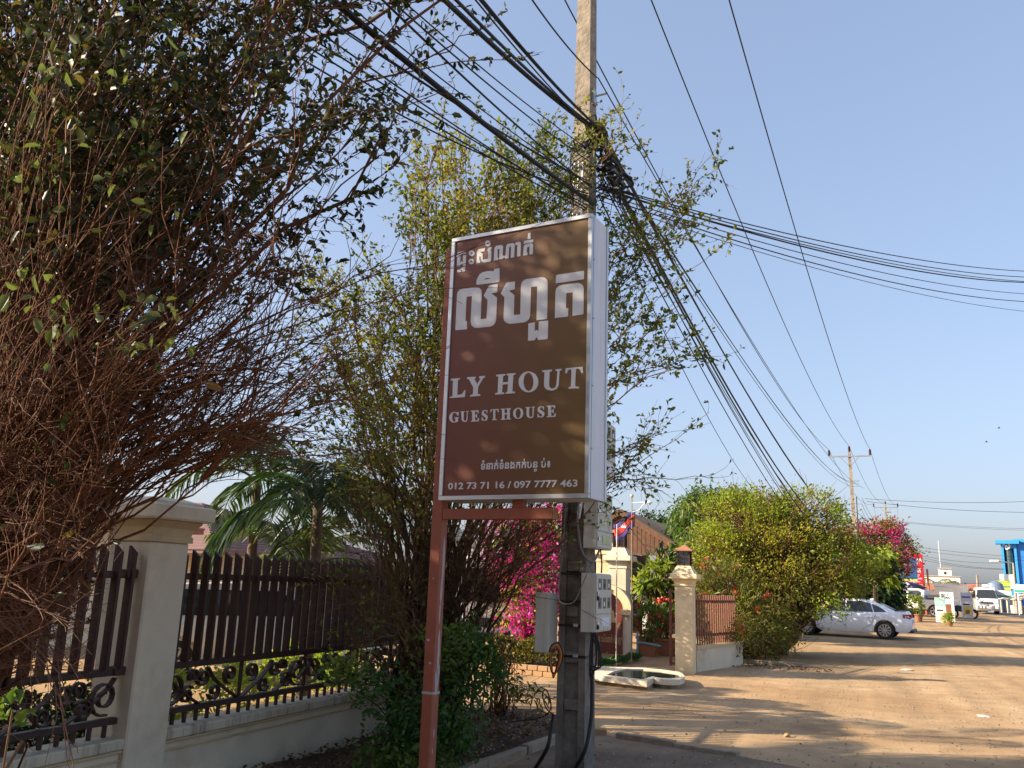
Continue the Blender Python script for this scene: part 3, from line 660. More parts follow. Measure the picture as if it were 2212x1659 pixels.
MB().box(ev2x + 0.5, ev.x - 0.5, Y2 - 0.3, Y2 - 0.1, 0, ev.z).build('back_wall', 'wood', rs)
MB().box(ev2x, ev2x + 0.15, YG + 1, Y2, 0, ev.z - 0.1).build('side_wall', 'wood', rs)
# ------------------------------------------------------------------ gate pillars, lanterns
def lantern(label, x, y, z, s=1.0):
    t = thing('lantern', label, 'lamp', (x, y, z)); w = 0.13 * s
    MB().box(-w, w, -w, w, 0, 0.03 * s).build('base', 'iron', t, True)
    MB().box(-w * 0.82, w * 0.82, -w * 0.82, w * 0.82, 0.031 * s, 0.299 * s).build('glass', 'glass_dark', t, True)
    for a in (-1, 1):
        for c in (-1, 1): MB().box(a * w * 0.9 - 0.012, a * w * 0.9 + 0.012, c * w * 0.9 - 0.012, c * w * 0.9 + 0.012, 0.031 * s, 0.299 * s).build('frame_bar', 'iron', t, True)
    for c in (-1, 1):
        MB().box(-0.006, 0.006, c * w * 0.87 - 0.004, c * w * 0.87 + 0.004, 0.033 * s, 0.297 * s).build('glazing_bar', 'iron', t, True)
        MB().box(-w * 0.86, w * 0.86, c * w * 0.88 - 0.004, c * w * 0.88 + 0.004, 0.16 * s, 0.172 * s).build('glazing_bar', 'iron', t, True)
    MB().loft([[(-r, -r, z_ * s), (r, -r, z_ * s), (r, r, z_ * s), (-r, r, z_ * s)] for r, z_ in ((w * 1.5, 0.30), (w * 1.5, 0.315), (w * 0.35, 0.41), (0.01, 0.43))]).build('roof', 'terracotta', t, True)
    return t
gpos = G(1478, 1456)
gpl, zt = gate_pillar('gate_pillar', 'sunlit yellow pillar with red brown lantern beside big bush', gpos.x, gpos.y + 0.18, 0.36, 1.72, pyramid=0.14)
lantern('small lantern with brown roof on top of sunlit yellow pillar', gpos.x, gpos.y + 0.18, zt, 1.0)
q = PYp(22.3, 1356, 1420)
gp2, zt2 = gate_pillar('gate_pillar', 'wide cream pillar with black lantern next to red granite name wall', q.x - 0.22, 22.3, 0.46, 2.12, 'cream', mould='cream', pyramid=0.18)
lantern('black lantern on top of wide cream pillar behind flagpole', q.x - 0.22, 22.3, zt2, 1.25)
q = PYp(23.2, 1309, 1420)
gate_pillar('gate_pillar', 'cream pillar partly hidden behind the meter boxes', q.x, 23.2, 0.46, 2.3, 'pillar_yellow', pyramid=0.2)
# far compound wall and red-brown bar fence right of the yellow pillar
fw = thing('garden_wall', 'low cream wall with red brown bars behind the oleander bush', 'wall', (gpos.x, gpos.y, 0))
fd = Matrix.Translation((gpos.x + 0.06, gpos.y + 0.5, 0)) @ Matrix.Rotation(-0.24, 4, 'Z')
MB().box(-0.08, 0.08, 0.1, 2.7, 0, 0.45, fd).build('wall_base', 'cream', fw)
MB().box(-0.1, 0.1, 0.1, 2.7, 0.452, 0.52, fd).build('sill', 'cream_moulding', fw)
bar0 = None
fl_ = Matrix.Translation((-gpos.x, -gpos.y, 0)) @ fd
for i in range(19):
    y = 0.2 + i * 0.125
    if bar0 is None: bar0 = MB().box(-0.012, 0.012, -0.02, 0.02, 0.52, 1.55).build('bar', 'iron_red', fw, True); bar0.matrix_basis = fl_ @ Matrix.Translation((0, y, 0))
    else: inst(bar0, 'bar', fw, fl_ @ Matrix.Translation((0, y, 0)))
for z in (0.7, 1.4): MB().box(-0.035, -0.0135, 0.1, 2.6, z, z + 0.05, fd).build('rail', 'iron_red', fw)
# gate leaf folded open, brown
gl = thing('gate_leaf', 'narrow red brown gate leaf folded open left of yellow pillar', 'gate', (gpos.x + 0.02, gpos.y + 0.5, 0))
for x in (-0.42, -0.26): MB().box(x, x + 0.05, 0.0, 0.05, 0.1, 1.65).build('stile', 'iron_red', gl, True)
for z in (0.12, 0.9, 1.58): MB().box(-0.369, -0.261, 0.005, 0.045, z, z + 0.05).build('rail', 'iron_red', gl, True)
# ------------------------------------------------------------------ arched name wall
YN = 20.4
def NP(x, y, d=0.0):   # zoom-picture bearing -> point on the name wall plane
    p = PYp(YN, x, y); return p
l0 = NP(1256, 1424); r0 = NP(1345, 1424); apx = (l0.x + r0.x) / 2
nw = thing('name_wall', 'arched wall with polished red granite panel and gold guest house lettering', 'sign', (apx, YN, 0))
zsp = NP(1300, 1315).z; ztop = NP(1300, 1279).z
hw = (r0.x - l0.x) / 2
arch = [(-hw, 0.12), (hw, 0.12), (hw, zsp)] + [(hw * math.cos(a) * (1.0 if True else 1), zsp + (ztop - zsp) * math.sin(a)) for a in np.linspace(0.12, PI - 0.12, 15)] + [(-hw, zsp)]
MB().prism([arch], lambda u, v, d: (u, d, v), -0.03, 0.0).build('granite_panel', 'granite_red', nw, True)
big = [(-hw - 0.16, 0.0), (hw + 0.16, 0.0), (hw + 0.16, zsp + 0.02)] + [((hw + 0.16) * math.cos(a), zsp + (ztop + 0.16 - zsp) * math.sin(a)) for a in np.linspace(0.1, PI - 0.1, 17)] + [(-hw - 0.16, zsp + 0.02)]
MB().prism([big], lambda u, v, d: (u, d, v), 0.002, 0.3).build('wall_slab', 'cream', nw, True)
for k_, (o1, o2, dd) in enumerate(((0.02, 0.12, -0.06), (0.12, 0.22, -0.10))):
    A = [((hw + o1) * math.cos(a), zsp + (ztop + o1 - zsp) * math.sin(a)) for a in np.linspace(0.0, PI, 19)]; Bq = [((hw + o2) * math.cos(a), zsp + (ztop + o2 - zsp) * math.sin(a)) for a in np.linspace(PI, 0, 19)]
    MB().prism([A + Bq], lambda u, v, d: (u, d, v), dd, 0.0015 * (k_ + 1)).build('arch_moulding', 'pillar_yellow', nw, True)
for sx_ in (-1, 1): MB().box(sx_ * (hw + 0.09) - 0.13, sx_ * (hw + 0.09) + 0.13, -0.09, -0.001, zsp - 0.12, zsp - 0.002, None, 0.01).build('impost', 'pillar_yellow', nw, True)
def wall_text(body, x, y, size, bold=0.0, sx=1.0):
    p = NP(x, y); text(body, size, 'gold', nw, Matrix.Translation((p.x, YN - 0.034, p.z)) @ Matrix.Rotation(PI / 2, 4, 'X'), bold=bold, sx=sx, align='LEFT')
# ------------------------------------------------------------------ pond in front of the name wall
zc = lambda x, y: ((2050 + 0.4821 * x) / 1.8228, (1950 + 0.4821 * y) / 1.8228)
rim = [G(*zc(*p), 0.16) for p in ((560, 1462), (1030, 1522), (1085, 1492), (1150, 1503), (1230, 1508), (1300, 1505), (1335, 1492), (1340, 1475), (1320, 1455), (1292, 1441), (1150, 1422), (1000, 1408), (800, 1402), (560, 1400))]
inn = [G(*zc(*p), 0.16) for p in ((700, 1468), (1000, 1503), (1075, 1478), (1140, 1490), (1225, 1494), (1300, 1488), (1306, 1472), (1285, 1453), (1150, 1433), (1000, 1420), (860, 1418), (760, 1438))]
pc = rim[2]
pd = thing('garden_pond', 'small cream rimmed pond with dark water in front of name wall', 'pond', (pc.x, pc.y, 0))
R2 = [(p.x, p.y) for p in rim]; I2 = [(p.x, p.y) for p in inn]
MB().prism([R2, I2[::-1]], lambda u, v, d: (u, v, d), 0.07, 0.16).build('rim', 'cream', pd)
cx_ = sum(p[0] for p in R2) / len(R2); cy_ = sum(p[1] for p in R2) / len(R2)
MB().prism([[(cx_ + (x - cx_) * 0.93, cy_ + (y - cy_) * 0.93 + 0.03) for x, y in R2], [(cx_ + (x - cx_) * 1.02, cy_ + (y - cy_) * 1.02) for x, y in I2[::-1]]], lambda u, v, d: (u, v, d), -0.02, 0.069).build('base', 'kerb', pd)
MB().prism([[(cx_ + (x - cx_) * 1.03, cy_ + (y - cy_) * 1.03) for x, y in I2]], lambda u, v, d: (u, v, d), 0.02, 0.142).build('water', 'pond', pd)
# water tap pipe by the wide pillar
q = PYp(21.2, 1377, 1413); tp = thing('garden_tap', 'grey blue standpipe with tap beside wide cream pillar', 'tap', (q.x, 21.2, 0))
MB().tube([(0, 0, 0), (0, 0, 0.62)], 0.022, 8).build('pipe', 'pipe_blue', tp, True)
MB().tube([(0, 0, 0.36), (0.14, 0, 0.36), (0.55, 0.1, 0.30)], 0.02, 8).build('branch_pipe', 'pipe_blue', tp, True)
MB().tube([(0, 0, 0.52), (0, -0.12, 0.52), (0, -0.14, 0.46)], 0.018, 8).build('spout', 'pipe_blue', tp, True)
# brick planter under the bougainvillea
pa, pb = G(1098, 1456), G(1200, 1465)
bp = thing('brick_planter', 'low planter edged with two courses of orange bricks below the clipped hedge', 'planter', (pa.x, pa.y, 0))
L_ = 1.9; dirx = Vector((pb.x - pa.x, pb.y - pa.y, 0)).normalized(); st = Vector((pa.x, pa.y, 0)) - dirx * 0.55
MB().box(0, L_, 0.10, 0.9, 0, 0.17, Matrix.Translation(st) @ Matrix.Rotation(math.atan2(dirx.y, dirx.x), 4, 'Z')).build('soil_fill', 'soil', bp)
brk = None; rr = random.Random(4)
for c in range(2):
    for i in range(9):
        mt = Matrix.Translation(st - Vector((pa.x, pa.y, 0))) @ Matrix.Rotation(math.atan2(dirx.y, dirx.x), 4, 'Z') @ Matrix.Translation((i * 0.21 + (0.1 if c else 0), rr.uniform(-0.01, 0.01), c * 0.098)) @ Matrix.Rotation(rr.uniform(-0.03, 0.03), 4, 'Z')
        if brk is None: brk = MB().box(0.004, 0.2, 0, 0.095, 0, 0.092, None, 0.008).build('brick', 'brick', bp, True); brk.matrix_basis = mt
        else: inst(brk, 'brick', bp, mt)
KHMER = [[[(0.243,1.683),(0.245,1.716),(0.255,1.741),(0.272,1.762),(0.296,1.775),(0.332,1.778),(0.368,1.775),(0.397,1.768),(0.401,1.786),(0.447,1.786),(0.451,1.679),(0.444,1.674),(0.255,1.677)], [(0.308,1.714),(0.321,1.721),(0.342,1.722),(0.371,1.715),(0.357,1.711),(0.328,1.711)]], [[(0.071,1.327),(0.07,1.617),(0.074,1.639),(0.091,1.657),(0.117,1.662),(0.245,1.658),(0.274,1.649),(0.291,1.628),(0.296,1.601),(0.297,1.391),(0.349,1.39),(0.352,1.539),(0.316,1.58),(0.359,1.655),(0.363,1.659),(0.431,1.659),(0.437,1.655),(0.435,1.597),(0.431,1.591),(0.385,1.59),(0.435,1.547),(0.435,1.379),(0.429,1.351),(0.413,1.33),(0.385,1.322),(0.271,1.323),(0.242,1.33),(0.219,1.348),(0.209,1.374),(0.208,1.394),(0.209,1.591),(0.159,1.591),(0.159,1.391),(0.173,1.391),(0.178,1.329),(0.174,1.323)]], [[(0.467,1.577),(0.511,1.658),(0.518,1.66),(0.588,1.659),(0.587,1.597),(0.539,1.591),(0.586,1.549),(0.587,1.39),(0.642,1.389),(0.64,1.615),(0.647,1.643),(0.667,1.66),(0.694,1.664),(0.815,1.661),(0.842,1.652),(0.861,1.631),(0.866,1.605),(0.868,1.331),(0.863,1.326),(0.781,1.326),(0.779,1.593),(0.727,1.595),(0.726,1.368),(0.718,1.344),(0.698,1.328),(0.675,1.322),(0.559,1.324),(0.528,1.334),(0.506,1.355),(0.499,1.378),(0.5,1.544)]], [[(0.715,1.175),(0.714,1.309),(0.768,1.313),(0.769,1.242),(0.786,1.252),(0.8,1.24),(0.801,1.31),(0.806,1.314),(0.877,1.314),(0.878,1.176),(0.871,1.172),(0.802,1.172),(0.785,1.196),(0.768,1.173)]], [[(0.932,1.596),(0.933,1.655),(0.938,1.661),(1.157,1.662),(1.161,1.657),(1.159,1.6),(1.153,1.596)]], [[(0.932,1.326),(0.932,1.528),(0.938,1.555),(0.958,1.571),(0.99,1.576),(1.106,1.575),(1.135,1.566),(1.153,1.549),(1.16,1.523),(1.16,1.332),(1.152,1.327),(1.073,1.326),(1.073,1.507),(1.02,1.508),(1.019,1.391),(1.035,1.391),(1.039,1.386),(1.038,1.33),(1.032,1.325)]], [[(0.055,1.858),(0.053,1.936),(0.044,1.947),(0.057,1.978),(0.134,1.983),(0.134,1.957),(0.077,1.953),(0.084,1.941),(0.085,1.882),(0.097,1.898),(0.109,1.883),(0.108,1.943),(0.137,1.945),(0.137,1.855),(0.119,1.854),(0.099,1.874),(0.082,1.856)]], [[(0.061,1.809),(0.062,1.831),(0.098,1.835),(0.102,1.844),(0.135,1.847),(0.135,1.832),(0.115,1.828),(0.134,1.824),(0.134,1.803),(0.11,1.804),(0.102,1.816),(0.091,1.805)]], [[(0.237,1.858),(0.238,1.932),(0.234,1.949),(0.247,1.974),(0.307,1.976),(0.307,1.949),(0.266,1.949),(0.288,1.932),(0.294,1.88),(0.338,1.879),(0.339,1.942),(0.33,1.954),(0.344,1.975),(0.368,1.976),(0.367,1.952),(0.357,1.947),(0.369,1.936),(0.369,1.866),(0.36,1.854),(0.306,1.854),(0.286,1.864),(0.276,1.883),(0.27,1.915),(0.262,1.914),(0.262,1.879),(0.271,1.878),(0.271,1.857)]], [[(0.392,1.858),(0.394,1.961),(0.409,1.977),(0.456,1.978),(0.472,1.964),(0.47,1.894),(0.485,1.877),(0.496,1.892),(0.499,1.958),(0.51,1.975),(0.562,1.976),(0.574,1.965),(0.572,1.856),(0.542,1.857),(0.543,1.95),(0.525,1.95),(0.524,1.857),(0.498,1.857),(0.484,1.87),(0.469,1.858),(0.44,1.859),(0.441,1.946),(0.424,1.946),(0.424,1.878),(0.432,1.877),(0.432,1.856)]], [[(0.579,1.955),(0.58,1.978),(0.614,1.979),(0.627,1.968),(0.627,1.858),(0.597,1.859),(0.598,1.954)]], [[(0.652,1.955),(0.652,1.978),(0.733,1.978),(0.734,1.954)]], [[(0.685,1.988),(0.686,2.036),(0.71,2.037),(0.709,1.987)]], [[(0.651,1.859),(0.653,1.934),(0.664,1.947),(0.719,1.949),(0.731,1.94),(0.734,1.925),(0.733,1.858),(0.704,1.859),(0.704,1.923),(0.682,1.923),(0.68,1.88),(0.688,1.879),(0.687,1.857)]], [[(0.215,1.947),(0.213,1.936),(0.206,1.929),(0.195,1.925),(0.183,1.927),(0.172,1.934),(0.164,1.943),(0.161,1.955),(0.163,1.965),(0.17,1.973),(0.181,1.976),(0.192,1.974),(0.204,1.968),(0.211,1.958)], [(0.197,1.949),(0.196,1.946),(0.194,1.943),(0.19,1.942),(0.186,1.943),(0.183,1.945),(0.18,1.948),(0.179,1.952),(0.18,1.955),(0.182,1.958),(0.186,1.959),(0.19,1.958),(0.193,1.956),(0.196,1.953)]], [[(0.214,1.878),(0.212,1.867),(0.206,1.86),(0.195,1.857),(0.184,1.858),(0.173,1.865),(0.166,1.874),(0.162,1.885),(0.164,1.895),(0.171,1.902),(0.181,1.906),(0.193,1.904),(0.203,1.898),(0.211,1.888)], [(0.196,1.88),(0.196,1.877),(0.194,1.875),(0.191,1.874),(0.187,1.874),(0.184,1.876),(0.181,1.879),(0.18,1.882),(0.181,1.886),(0.183,1.888),(0.186,1.889),(0.19,1.888),(0.193,1.886),(0.196,1.883)]], [[(0.358,2.006),(0.356,1.996),(0.35,1.988),(0.34,1.985),(0.328,1.987),(0.317,1.994),(0.309,2.003),(0.306,2.014),(0.308,2.025),(0.315,2.032),(0.325,2.035),(0.337,2.034),(0.348,2.027),(0.355,2.017)], [(0.34,2.009),(0.34,2.006),(0.338,2.004),(0.334,2.003),(0.331,2.003),(0.328,2.005),(0.325,2.008),(0.324,2.012),(0.325,2.015),(0.327,2.017),(0.33,2.018),(0.334,2.017),(0.337,2.015),(0.339,2.012)]]]
LATIN = [[[(0.05,0.785),(0.053,0.795),(0.076,0.799),(0.073,0.922),(0.052,0.925),(0.053,0.937),(0.136,0.937),(0.135,0.927),(0.118,0.922),(0.118,0.806),(0.15,0.806),(0.167,0.815),(0.179,0.837),(0.19,0.838),(0.187,0.784)]], [[(0.198,0.926),(0.2,0.938),(0.275,0.936),(0.277,0.925),(0.265,0.921),(0.292,0.876),(0.32,0.918),(0.306,0.923),(0.308,0.936),(0.358,0.936),(0.356,0.924),(0.343,0.92),(0.302,0.856),(0.3,0.802),(0.324,0.794),(0.323,0.783),(0.233,0.784),(0.235,0.794),(0.258,0.801),(0.258,0.855),(0.216,0.921)]], [[(0.451,0.784),(0.454,0.795),(0.473,0.798),(0.474,0.92),(0.454,0.926),(0.456,0.936),(0.532,0.936),(0.531,0.926),(0.514,0.921),(0.513,0.873),(0.559,0.873),(0.56,0.921),(0.543,0.927),(0.544,0.936),(0.62,0.936),(0.617,0.925),(0.601,0.92),(0.598,0.799),(0.62,0.793),(0.619,0.782),(0.54,0.783),(0.543,0.794),(0.556,0.799),(0.558,0.857),(0.513,0.855),(0.51,0.798),(0.53,0.794),(0.528,0.782)]], [[(0.839,0.928),(0.841,0.937),(0.919,0.936),(0.918,0.926),(0.9,0.921),(0.898,0.824),(0.906,0.802),(0.927,0.794),(0.95,0.802),(0.957,0.824),(0.963,0.921),(0.946,0.926),(0.947,0.936),(0.996,0.936),(0.995,0.926),(0.98,0.922),(0.974,0.812),(0.959,0.787),(0.923,0.778),(0.883,0.788),(0.862,0.808),(0.857,0.835),(0.859,0.922)]], [[(1.024,0.9),(1.028,0.937),(1.161,0.936),(1.165,0.889),(1.151,0.89),(1.142,0.916),(1.127,0.925),(1.109,0.925),(1.105,0.799),(1.136,0.79),(1.135,0.78),(1.054,0.784),(1.055,0.794),(1.072,0.799),(1.074,0.924),(1.056,0.925),(1.043,0.917),(1.038,0.898)]], [[(0.811,0.853),(0.809,0.833),(0.802,0.815),(0.79,0.799),(0.773,0.788),(0.754,0.781),(0.733,0.78),(0.712,0.784),(0.692,0.793),(0.674,0.807),(0.66,0.825),(0.651,0.844),(0.648,0.865),(0.649,0.886),(0.657,0.904),(0.669,0.92),(0.686,0.931),(0.705,0.938),(0.726,0.939),(0.747,0.934),(0.767,0.925),(0.785,0.911),(0.798,0.894),(0.807,0.874)], [(0.771,0.857),(0.77,0.836),(0.765,0.817),(0.756,0.802),(0.745,0.793),(0.733,0.791),(0.72,0.795),(0.708,0.806),(0.698,0.822),(0.691,0.841),(0.688,0.863),(0.689,0.884),(0.694,0.904),(0.703,0.918),(0.714,0.927),(0.727,0.93),(0.74,0.925),(0.751,0.914),(0.761,0.898),(0.768,0.878)]], [[(0.138,0.672),(0.13,0.672),(0.126,0.667),(0.102,0.674),(0.078,0.67),(0.06,0.654),(0.055,0.632),(0.063,0.609),(0.083,0.593),(0.107,0.59),(0.136,0.596),(0.135,0.622),(0.141,0.625),(0.141,0.63),(0.102,0.63),(0.103,0.625),(0.112,0.622),(0.114,0.6),(0.105,0.596),(0.089,0.603),(0.081,0.632),(0.086,0.661),(0.101,0.668),(0.12,0.659),(0.13,0.642),(0.138,0.642)]], [[(0.155,0.669),(0.156,0.674),(0.191,0.673),(0.191,0.668),(0.183,0.665),(0.185,0.614),(0.19,0.602),(0.199,0.598),(0.21,0.602),(0.212,0.613),(0.212,0.665),(0.204,0.668),(0.204,0.673),(0.226,0.673),(0.226,0.667),(0.219,0.666),(0.22,0.607),(0.214,0.594),(0.198,0.589),(0.18,0.595),(0.17,0.606),(0.166,0.62),(0.164,0.666)]], [[(0.251,0.589),(0.319,0.588),(0.321,0.614),(0.314,0.614),(0.306,0.597),(0.287,0.596),(0.285,0.628),(0.293,0.626),(0.298,0.616),(0.304,0.616),(0.302,0.646),(0.297,0.646),(0.293,0.637),(0.284,0.635),(0.282,0.666),(0.298,0.665),(0.309,0.651),(0.316,0.651),(0.312,0.673),(0.246,0.674),(0.246,0.668),(0.258,0.665),(0.262,0.597),(0.251,0.594)]], [[(0.346,0.59),(0.351,0.59),(0.354,0.595),(0.372,0.588),(0.389,0.593),(0.397,0.61),(0.393,0.627),(0.38,0.637),(0.364,0.646),(0.359,0.654),(0.363,0.664),(0.373,0.666),(0.382,0.657),(0.387,0.646),(0.391,0.646),(0.389,0.671),(0.384,0.671),(0.382,0.667),(0.37,0.673),(0.353,0.669),(0.343,0.654),(0.346,0.636),(0.359,0.625),(0.375,0.615),(0.38,0.605),(0.376,0.597),(0.368,0.595),(0.357,0.602),(0.349,0.617),(0.344,0.617)]], [[(0.416,0.653),(0.418,0.672),(0.486,0.672),(0.489,0.646),(0.482,0.647),(0.477,0.661),(0.469,0.666),(0.459,0.666),(0.461,0.598),(0.477,0.593),(0.477,0.588),(0.435,0.59),(0.435,0.595),(0.444,0.598),(0.441,0.666),(0.432,0.666),(0.426,0.662),(0.424,0.651)]], [[(0.507,0.588),(0.509,0.594),(0.519,0.596),(0.516,0.663),(0.505,0.666),(0.506,0.672),(0.546,0.671),(0.545,0.666),(0.536,0.663),(0.538,0.637),(0.561,0.637),(0.56,0.663),(0.551,0.666),(0.552,0.672),(0.591,0.671),(0.59,0.665),(0.581,0.662),(0.583,0.596),(0.594,0.593),(0.594,0.587),(0.554,0.588),(0.555,0.594),(0.562,0.596),(0.561,0.628),(0.538,0.627),(0.538,0.596),(0.548,0.593),(0.548,0.587)]], [[(0.695,0.629),(0.692,0.642),(0.686,0.653),(0.676,0.663),(0.664,0.669),(0.65,0.671),(0.637,0.669),(0.626,0.663),(0.616,0.654),(0.611,0.642),(0.61,0.629),(0.612,0.616),(0.619,0.604),(0.629,0.595),(0.641,0.589),(0.654,0.587),(0.667,0.589),(0.679,0.594),(0.688,0.604),(0.693,0.616)], [(0.674,0.629),(0.671,0.643),(0.666,0.654),(0.659,0.662),(0.65,0.665),(0.642,0.662),(0.636,0.655),(0.632,0.643),(0.631,0.629),(0.633,0.615),(0.638,0.603),(0.646,0.595),(0.654,0.592),(0.662,0.595),(0.668,0.603),(0.672,0.615)]], [[(0.711,0.666),(0.712,0.671),(0.75,0.67),(0.749,0.664),(0.741,0.662),(0.742,0.611),(0.747,0.598),(0.757,0.595),(0.768,0.599),(0.771,0.61),(0.771,0.662),(0.763,0.665),(0.763,0.67),(0.787,0.67),(0.786,0.664),(0.779,0.662),(0.779,0.604),(0.772,0.59),(0.755,0.586),(0.736,0.592),(0.725,0.602),(0.722,0.616),(0.721,0.663)]], [[(0.813,0.587),(0.818,0.587),(0.821,0.592),(0.84,0.586),(0.858,0.59),(0.868,0.607),(0.864,0.624),(0.849,0.634),(0.833,0.643),(0.828,0.651),(0.832,0.662),(0.842,0.663),(0.852,0.655),(0.857,0.643),(0.862,0.643),(0.86,0.668),(0.855,0.668),(0.852,0.664),(0.839,0.67),(0.821,0.666),(0.811,0.652),(0.813,0.633),(0.827,0.622),(0.844,0.612),(0.849,0.602),(0.845,0.594),(0.836,0.592),(0.824,0.599),(0.816,0.614),(0.811,0.614)]], [[(0.885,0.585),(0.955,0.585),(0.958,0.61),(0.95,0.61),(0.942,0.593),(0.922,0.592),(0.92,0.625),(0.929,0.622),(0.934,0.613),(0.94,0.613),(0.939,0.642),(0.933,0.642),(0.929,0.633),(0.92,0.632),(0.919,0.663),(0.935,0.661),(0.946,0.647),(0.952,0.647),(0.949,0.669),(0.882,0.67),(0.882,0.665),(0.894,0.661),(0.897,0.594),(0.885,0.59)]]]
# ------------------------------------------------------------------ guesthouse signboard on its red post
SW, SH, SZ = 1.224, 2.103, 2.272
sa = rad(-6.48)
sg = thing('signboard', 'tall brown guesthouse signboard with white lettering on red steel post', 'sign', (-2.91, 5.812, 0), sa)
m, t, o = _nodes('sign_face'); N = t.nodes.new; L = t.links.new
b_ = N('ShaderNodeBsdfPrincipled'); L(b_.outputs[0], o.inputs[0]); b_.inputs['Roughness'].default_value = 0.42; b_.inputs['Specular IOR Level'].default_value = 0.35
tc = N('ShaderNodeTexCoord'); sp = N('ShaderNodeSeparateXYZ'); L(tc.outputs['Object'], sp.inputs[0])
mr = N('ShaderNodeMapRange'); mr.inputs[1].default_value = 0.0; mr.inputs[2].default_value = SW; L(sp.outputs[0], mr.inputs[0])
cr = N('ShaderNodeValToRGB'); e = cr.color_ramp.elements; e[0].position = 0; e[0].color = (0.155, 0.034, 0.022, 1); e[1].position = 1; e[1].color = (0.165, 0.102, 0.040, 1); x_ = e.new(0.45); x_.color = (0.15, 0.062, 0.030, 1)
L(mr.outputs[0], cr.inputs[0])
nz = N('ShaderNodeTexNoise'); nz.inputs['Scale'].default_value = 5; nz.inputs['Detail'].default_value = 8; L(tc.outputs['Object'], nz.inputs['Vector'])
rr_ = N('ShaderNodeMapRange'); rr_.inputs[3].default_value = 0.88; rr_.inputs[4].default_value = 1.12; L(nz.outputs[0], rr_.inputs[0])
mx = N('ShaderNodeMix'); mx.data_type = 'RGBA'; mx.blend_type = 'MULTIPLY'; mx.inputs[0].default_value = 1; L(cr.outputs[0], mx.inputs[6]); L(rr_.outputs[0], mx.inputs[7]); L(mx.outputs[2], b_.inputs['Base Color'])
MATS['sign_face'] = m
TH = 0.31
MB().box(0.004, SW - 0.004, 0.012, TH - 0.012, SZ + 0.004, SZ + SH - 0.004).build('cabinet', 'white_metal', sg, True)
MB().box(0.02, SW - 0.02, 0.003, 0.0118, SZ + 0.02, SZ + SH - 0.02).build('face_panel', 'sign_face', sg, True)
fr = 0.033
for nm, q in (('bottom', (0, SW, SZ, SZ + fr)), ('top', (0, SW, SZ + SH - fr, SZ + SH)), ('left', (0, fr, SZ + fr + 0.0005, SZ + SH - fr - 0.0005)), ('right', (SW - fr, SW, SZ + fr + 0.0005, SZ + SH - fr - 0.0005))):
    MB().box(q[0], q[1], -0.010, 0.020, q[2], q[3], None, 0.003).build('frame_strip', 'alu', sg, True)
for y0 in (TH - 0.03,): MB().box(SW - 0.0038, SW + 0.003, y0, TH, SZ + 0.002, SZ + SH - 0.002, None, 0.001).build('edge_strip', 'alu', sg, True)
MB().box(SW - 0.0038, SW + 0.003, 0.022, 0.045, SZ + 0.002, SZ + SH - 0.002, None, 0.001).build('edge_strip', 'alu', sg, True)
for z in (0.35, 0.8, 1.3, 1.75):
    MB().lathe([(0.006, 0), (0.006, 0.004), (0.001, 0.006)], 8, (SW + 0.0032, 0.03, SZ + z), 'x').build('rivet', 'galv', sg, True)
for lp in KHMER: MB().prism(lp, lambda u, v, d: (u, -d, SZ + v), -0.0028, 0.0005).build('khmer_letter', 'letter', sg, True)
for lp in LATIN: MB().prism(lp, lambda u, v, d: (u, -d, SZ + v), -0.0028, 0.0005).build('letter', 'letter', sg, True)
def split_islands(o, nm):
    bm = bmesh.new(); bm.from_mesh(o.data); todo = set(bm.verts); k = 0
    while todo:
        st_ = [todo.pop()]; isl = set(st_)
        while st_:
            v_ = st_.pop()
            for e_ in v_.link_edges:
                w_ = e_.other_vert(v_)
                if w_ not in isl: isl.add(w_); st_.append(w_); todo.discard(w_)
        ix = {v_: i for i, v_ in enumerate(isl)}; me = bpy.data.meshes.new(nm); me.from_pydata([tuple(v_.co) for v_ in isl], [], [tuple(ix[v_] for v_ in f.verts) for f in bm.faces if f.verts[0] in isl]); me.materials.append(o.data.materials[0])
        n_ = bpy.data.objects.new(nm, me); COL.objects.link(n_); n_.parent = o.parent; n_.matrix_basis = o.matrix_basis.copy()
    bm.free(); bpy.data.objects.remove(o)
ORD = ('first', 'second', 'third', 'fourth', 'fifth', 'sixth', 'seventh', 'eighth', 'ninth', 'tenth', 'eleventh')
def sign_text(s, u, v, size, width=None, bold=0.0, nm='lettering'):
    o = text(s, size, 'letter', None, Matrix.Identity(4), nm, bold)
    xs_ = [p.co.x for p in o.data.vertices]; w = max(xs_) - min(xs_)
    k = 1 if width is None else width / w
    o.data.transform(Matrix.Translation((u, 0.001, SZ + v)) @ Matrix.Rotation(PI / 2, 4, 'X') @ Matrix.Diagonal((k, 1, 1, 1)) @ Matrix.Translation((-min(xs_), 0, 0)))
    o.parent = sg; return o
_pn = sign_text('012 73 71 16 / 097 7777 463', 0.0775, 0.083, 0.0685, 1.058, 0.0012, 'phone_number')
split_islands(_pn, 'digit')
sign_text('ទំនាក់ទំនងកក់បន ប់៖', 0.356, 0.2235, 0.076, 0.568, 0.0014, 'contact_line')
sign_text('ទ', 0.795, 0.2235 - 0.035, 0.045, None, 0.0015, 'subscript_letter')
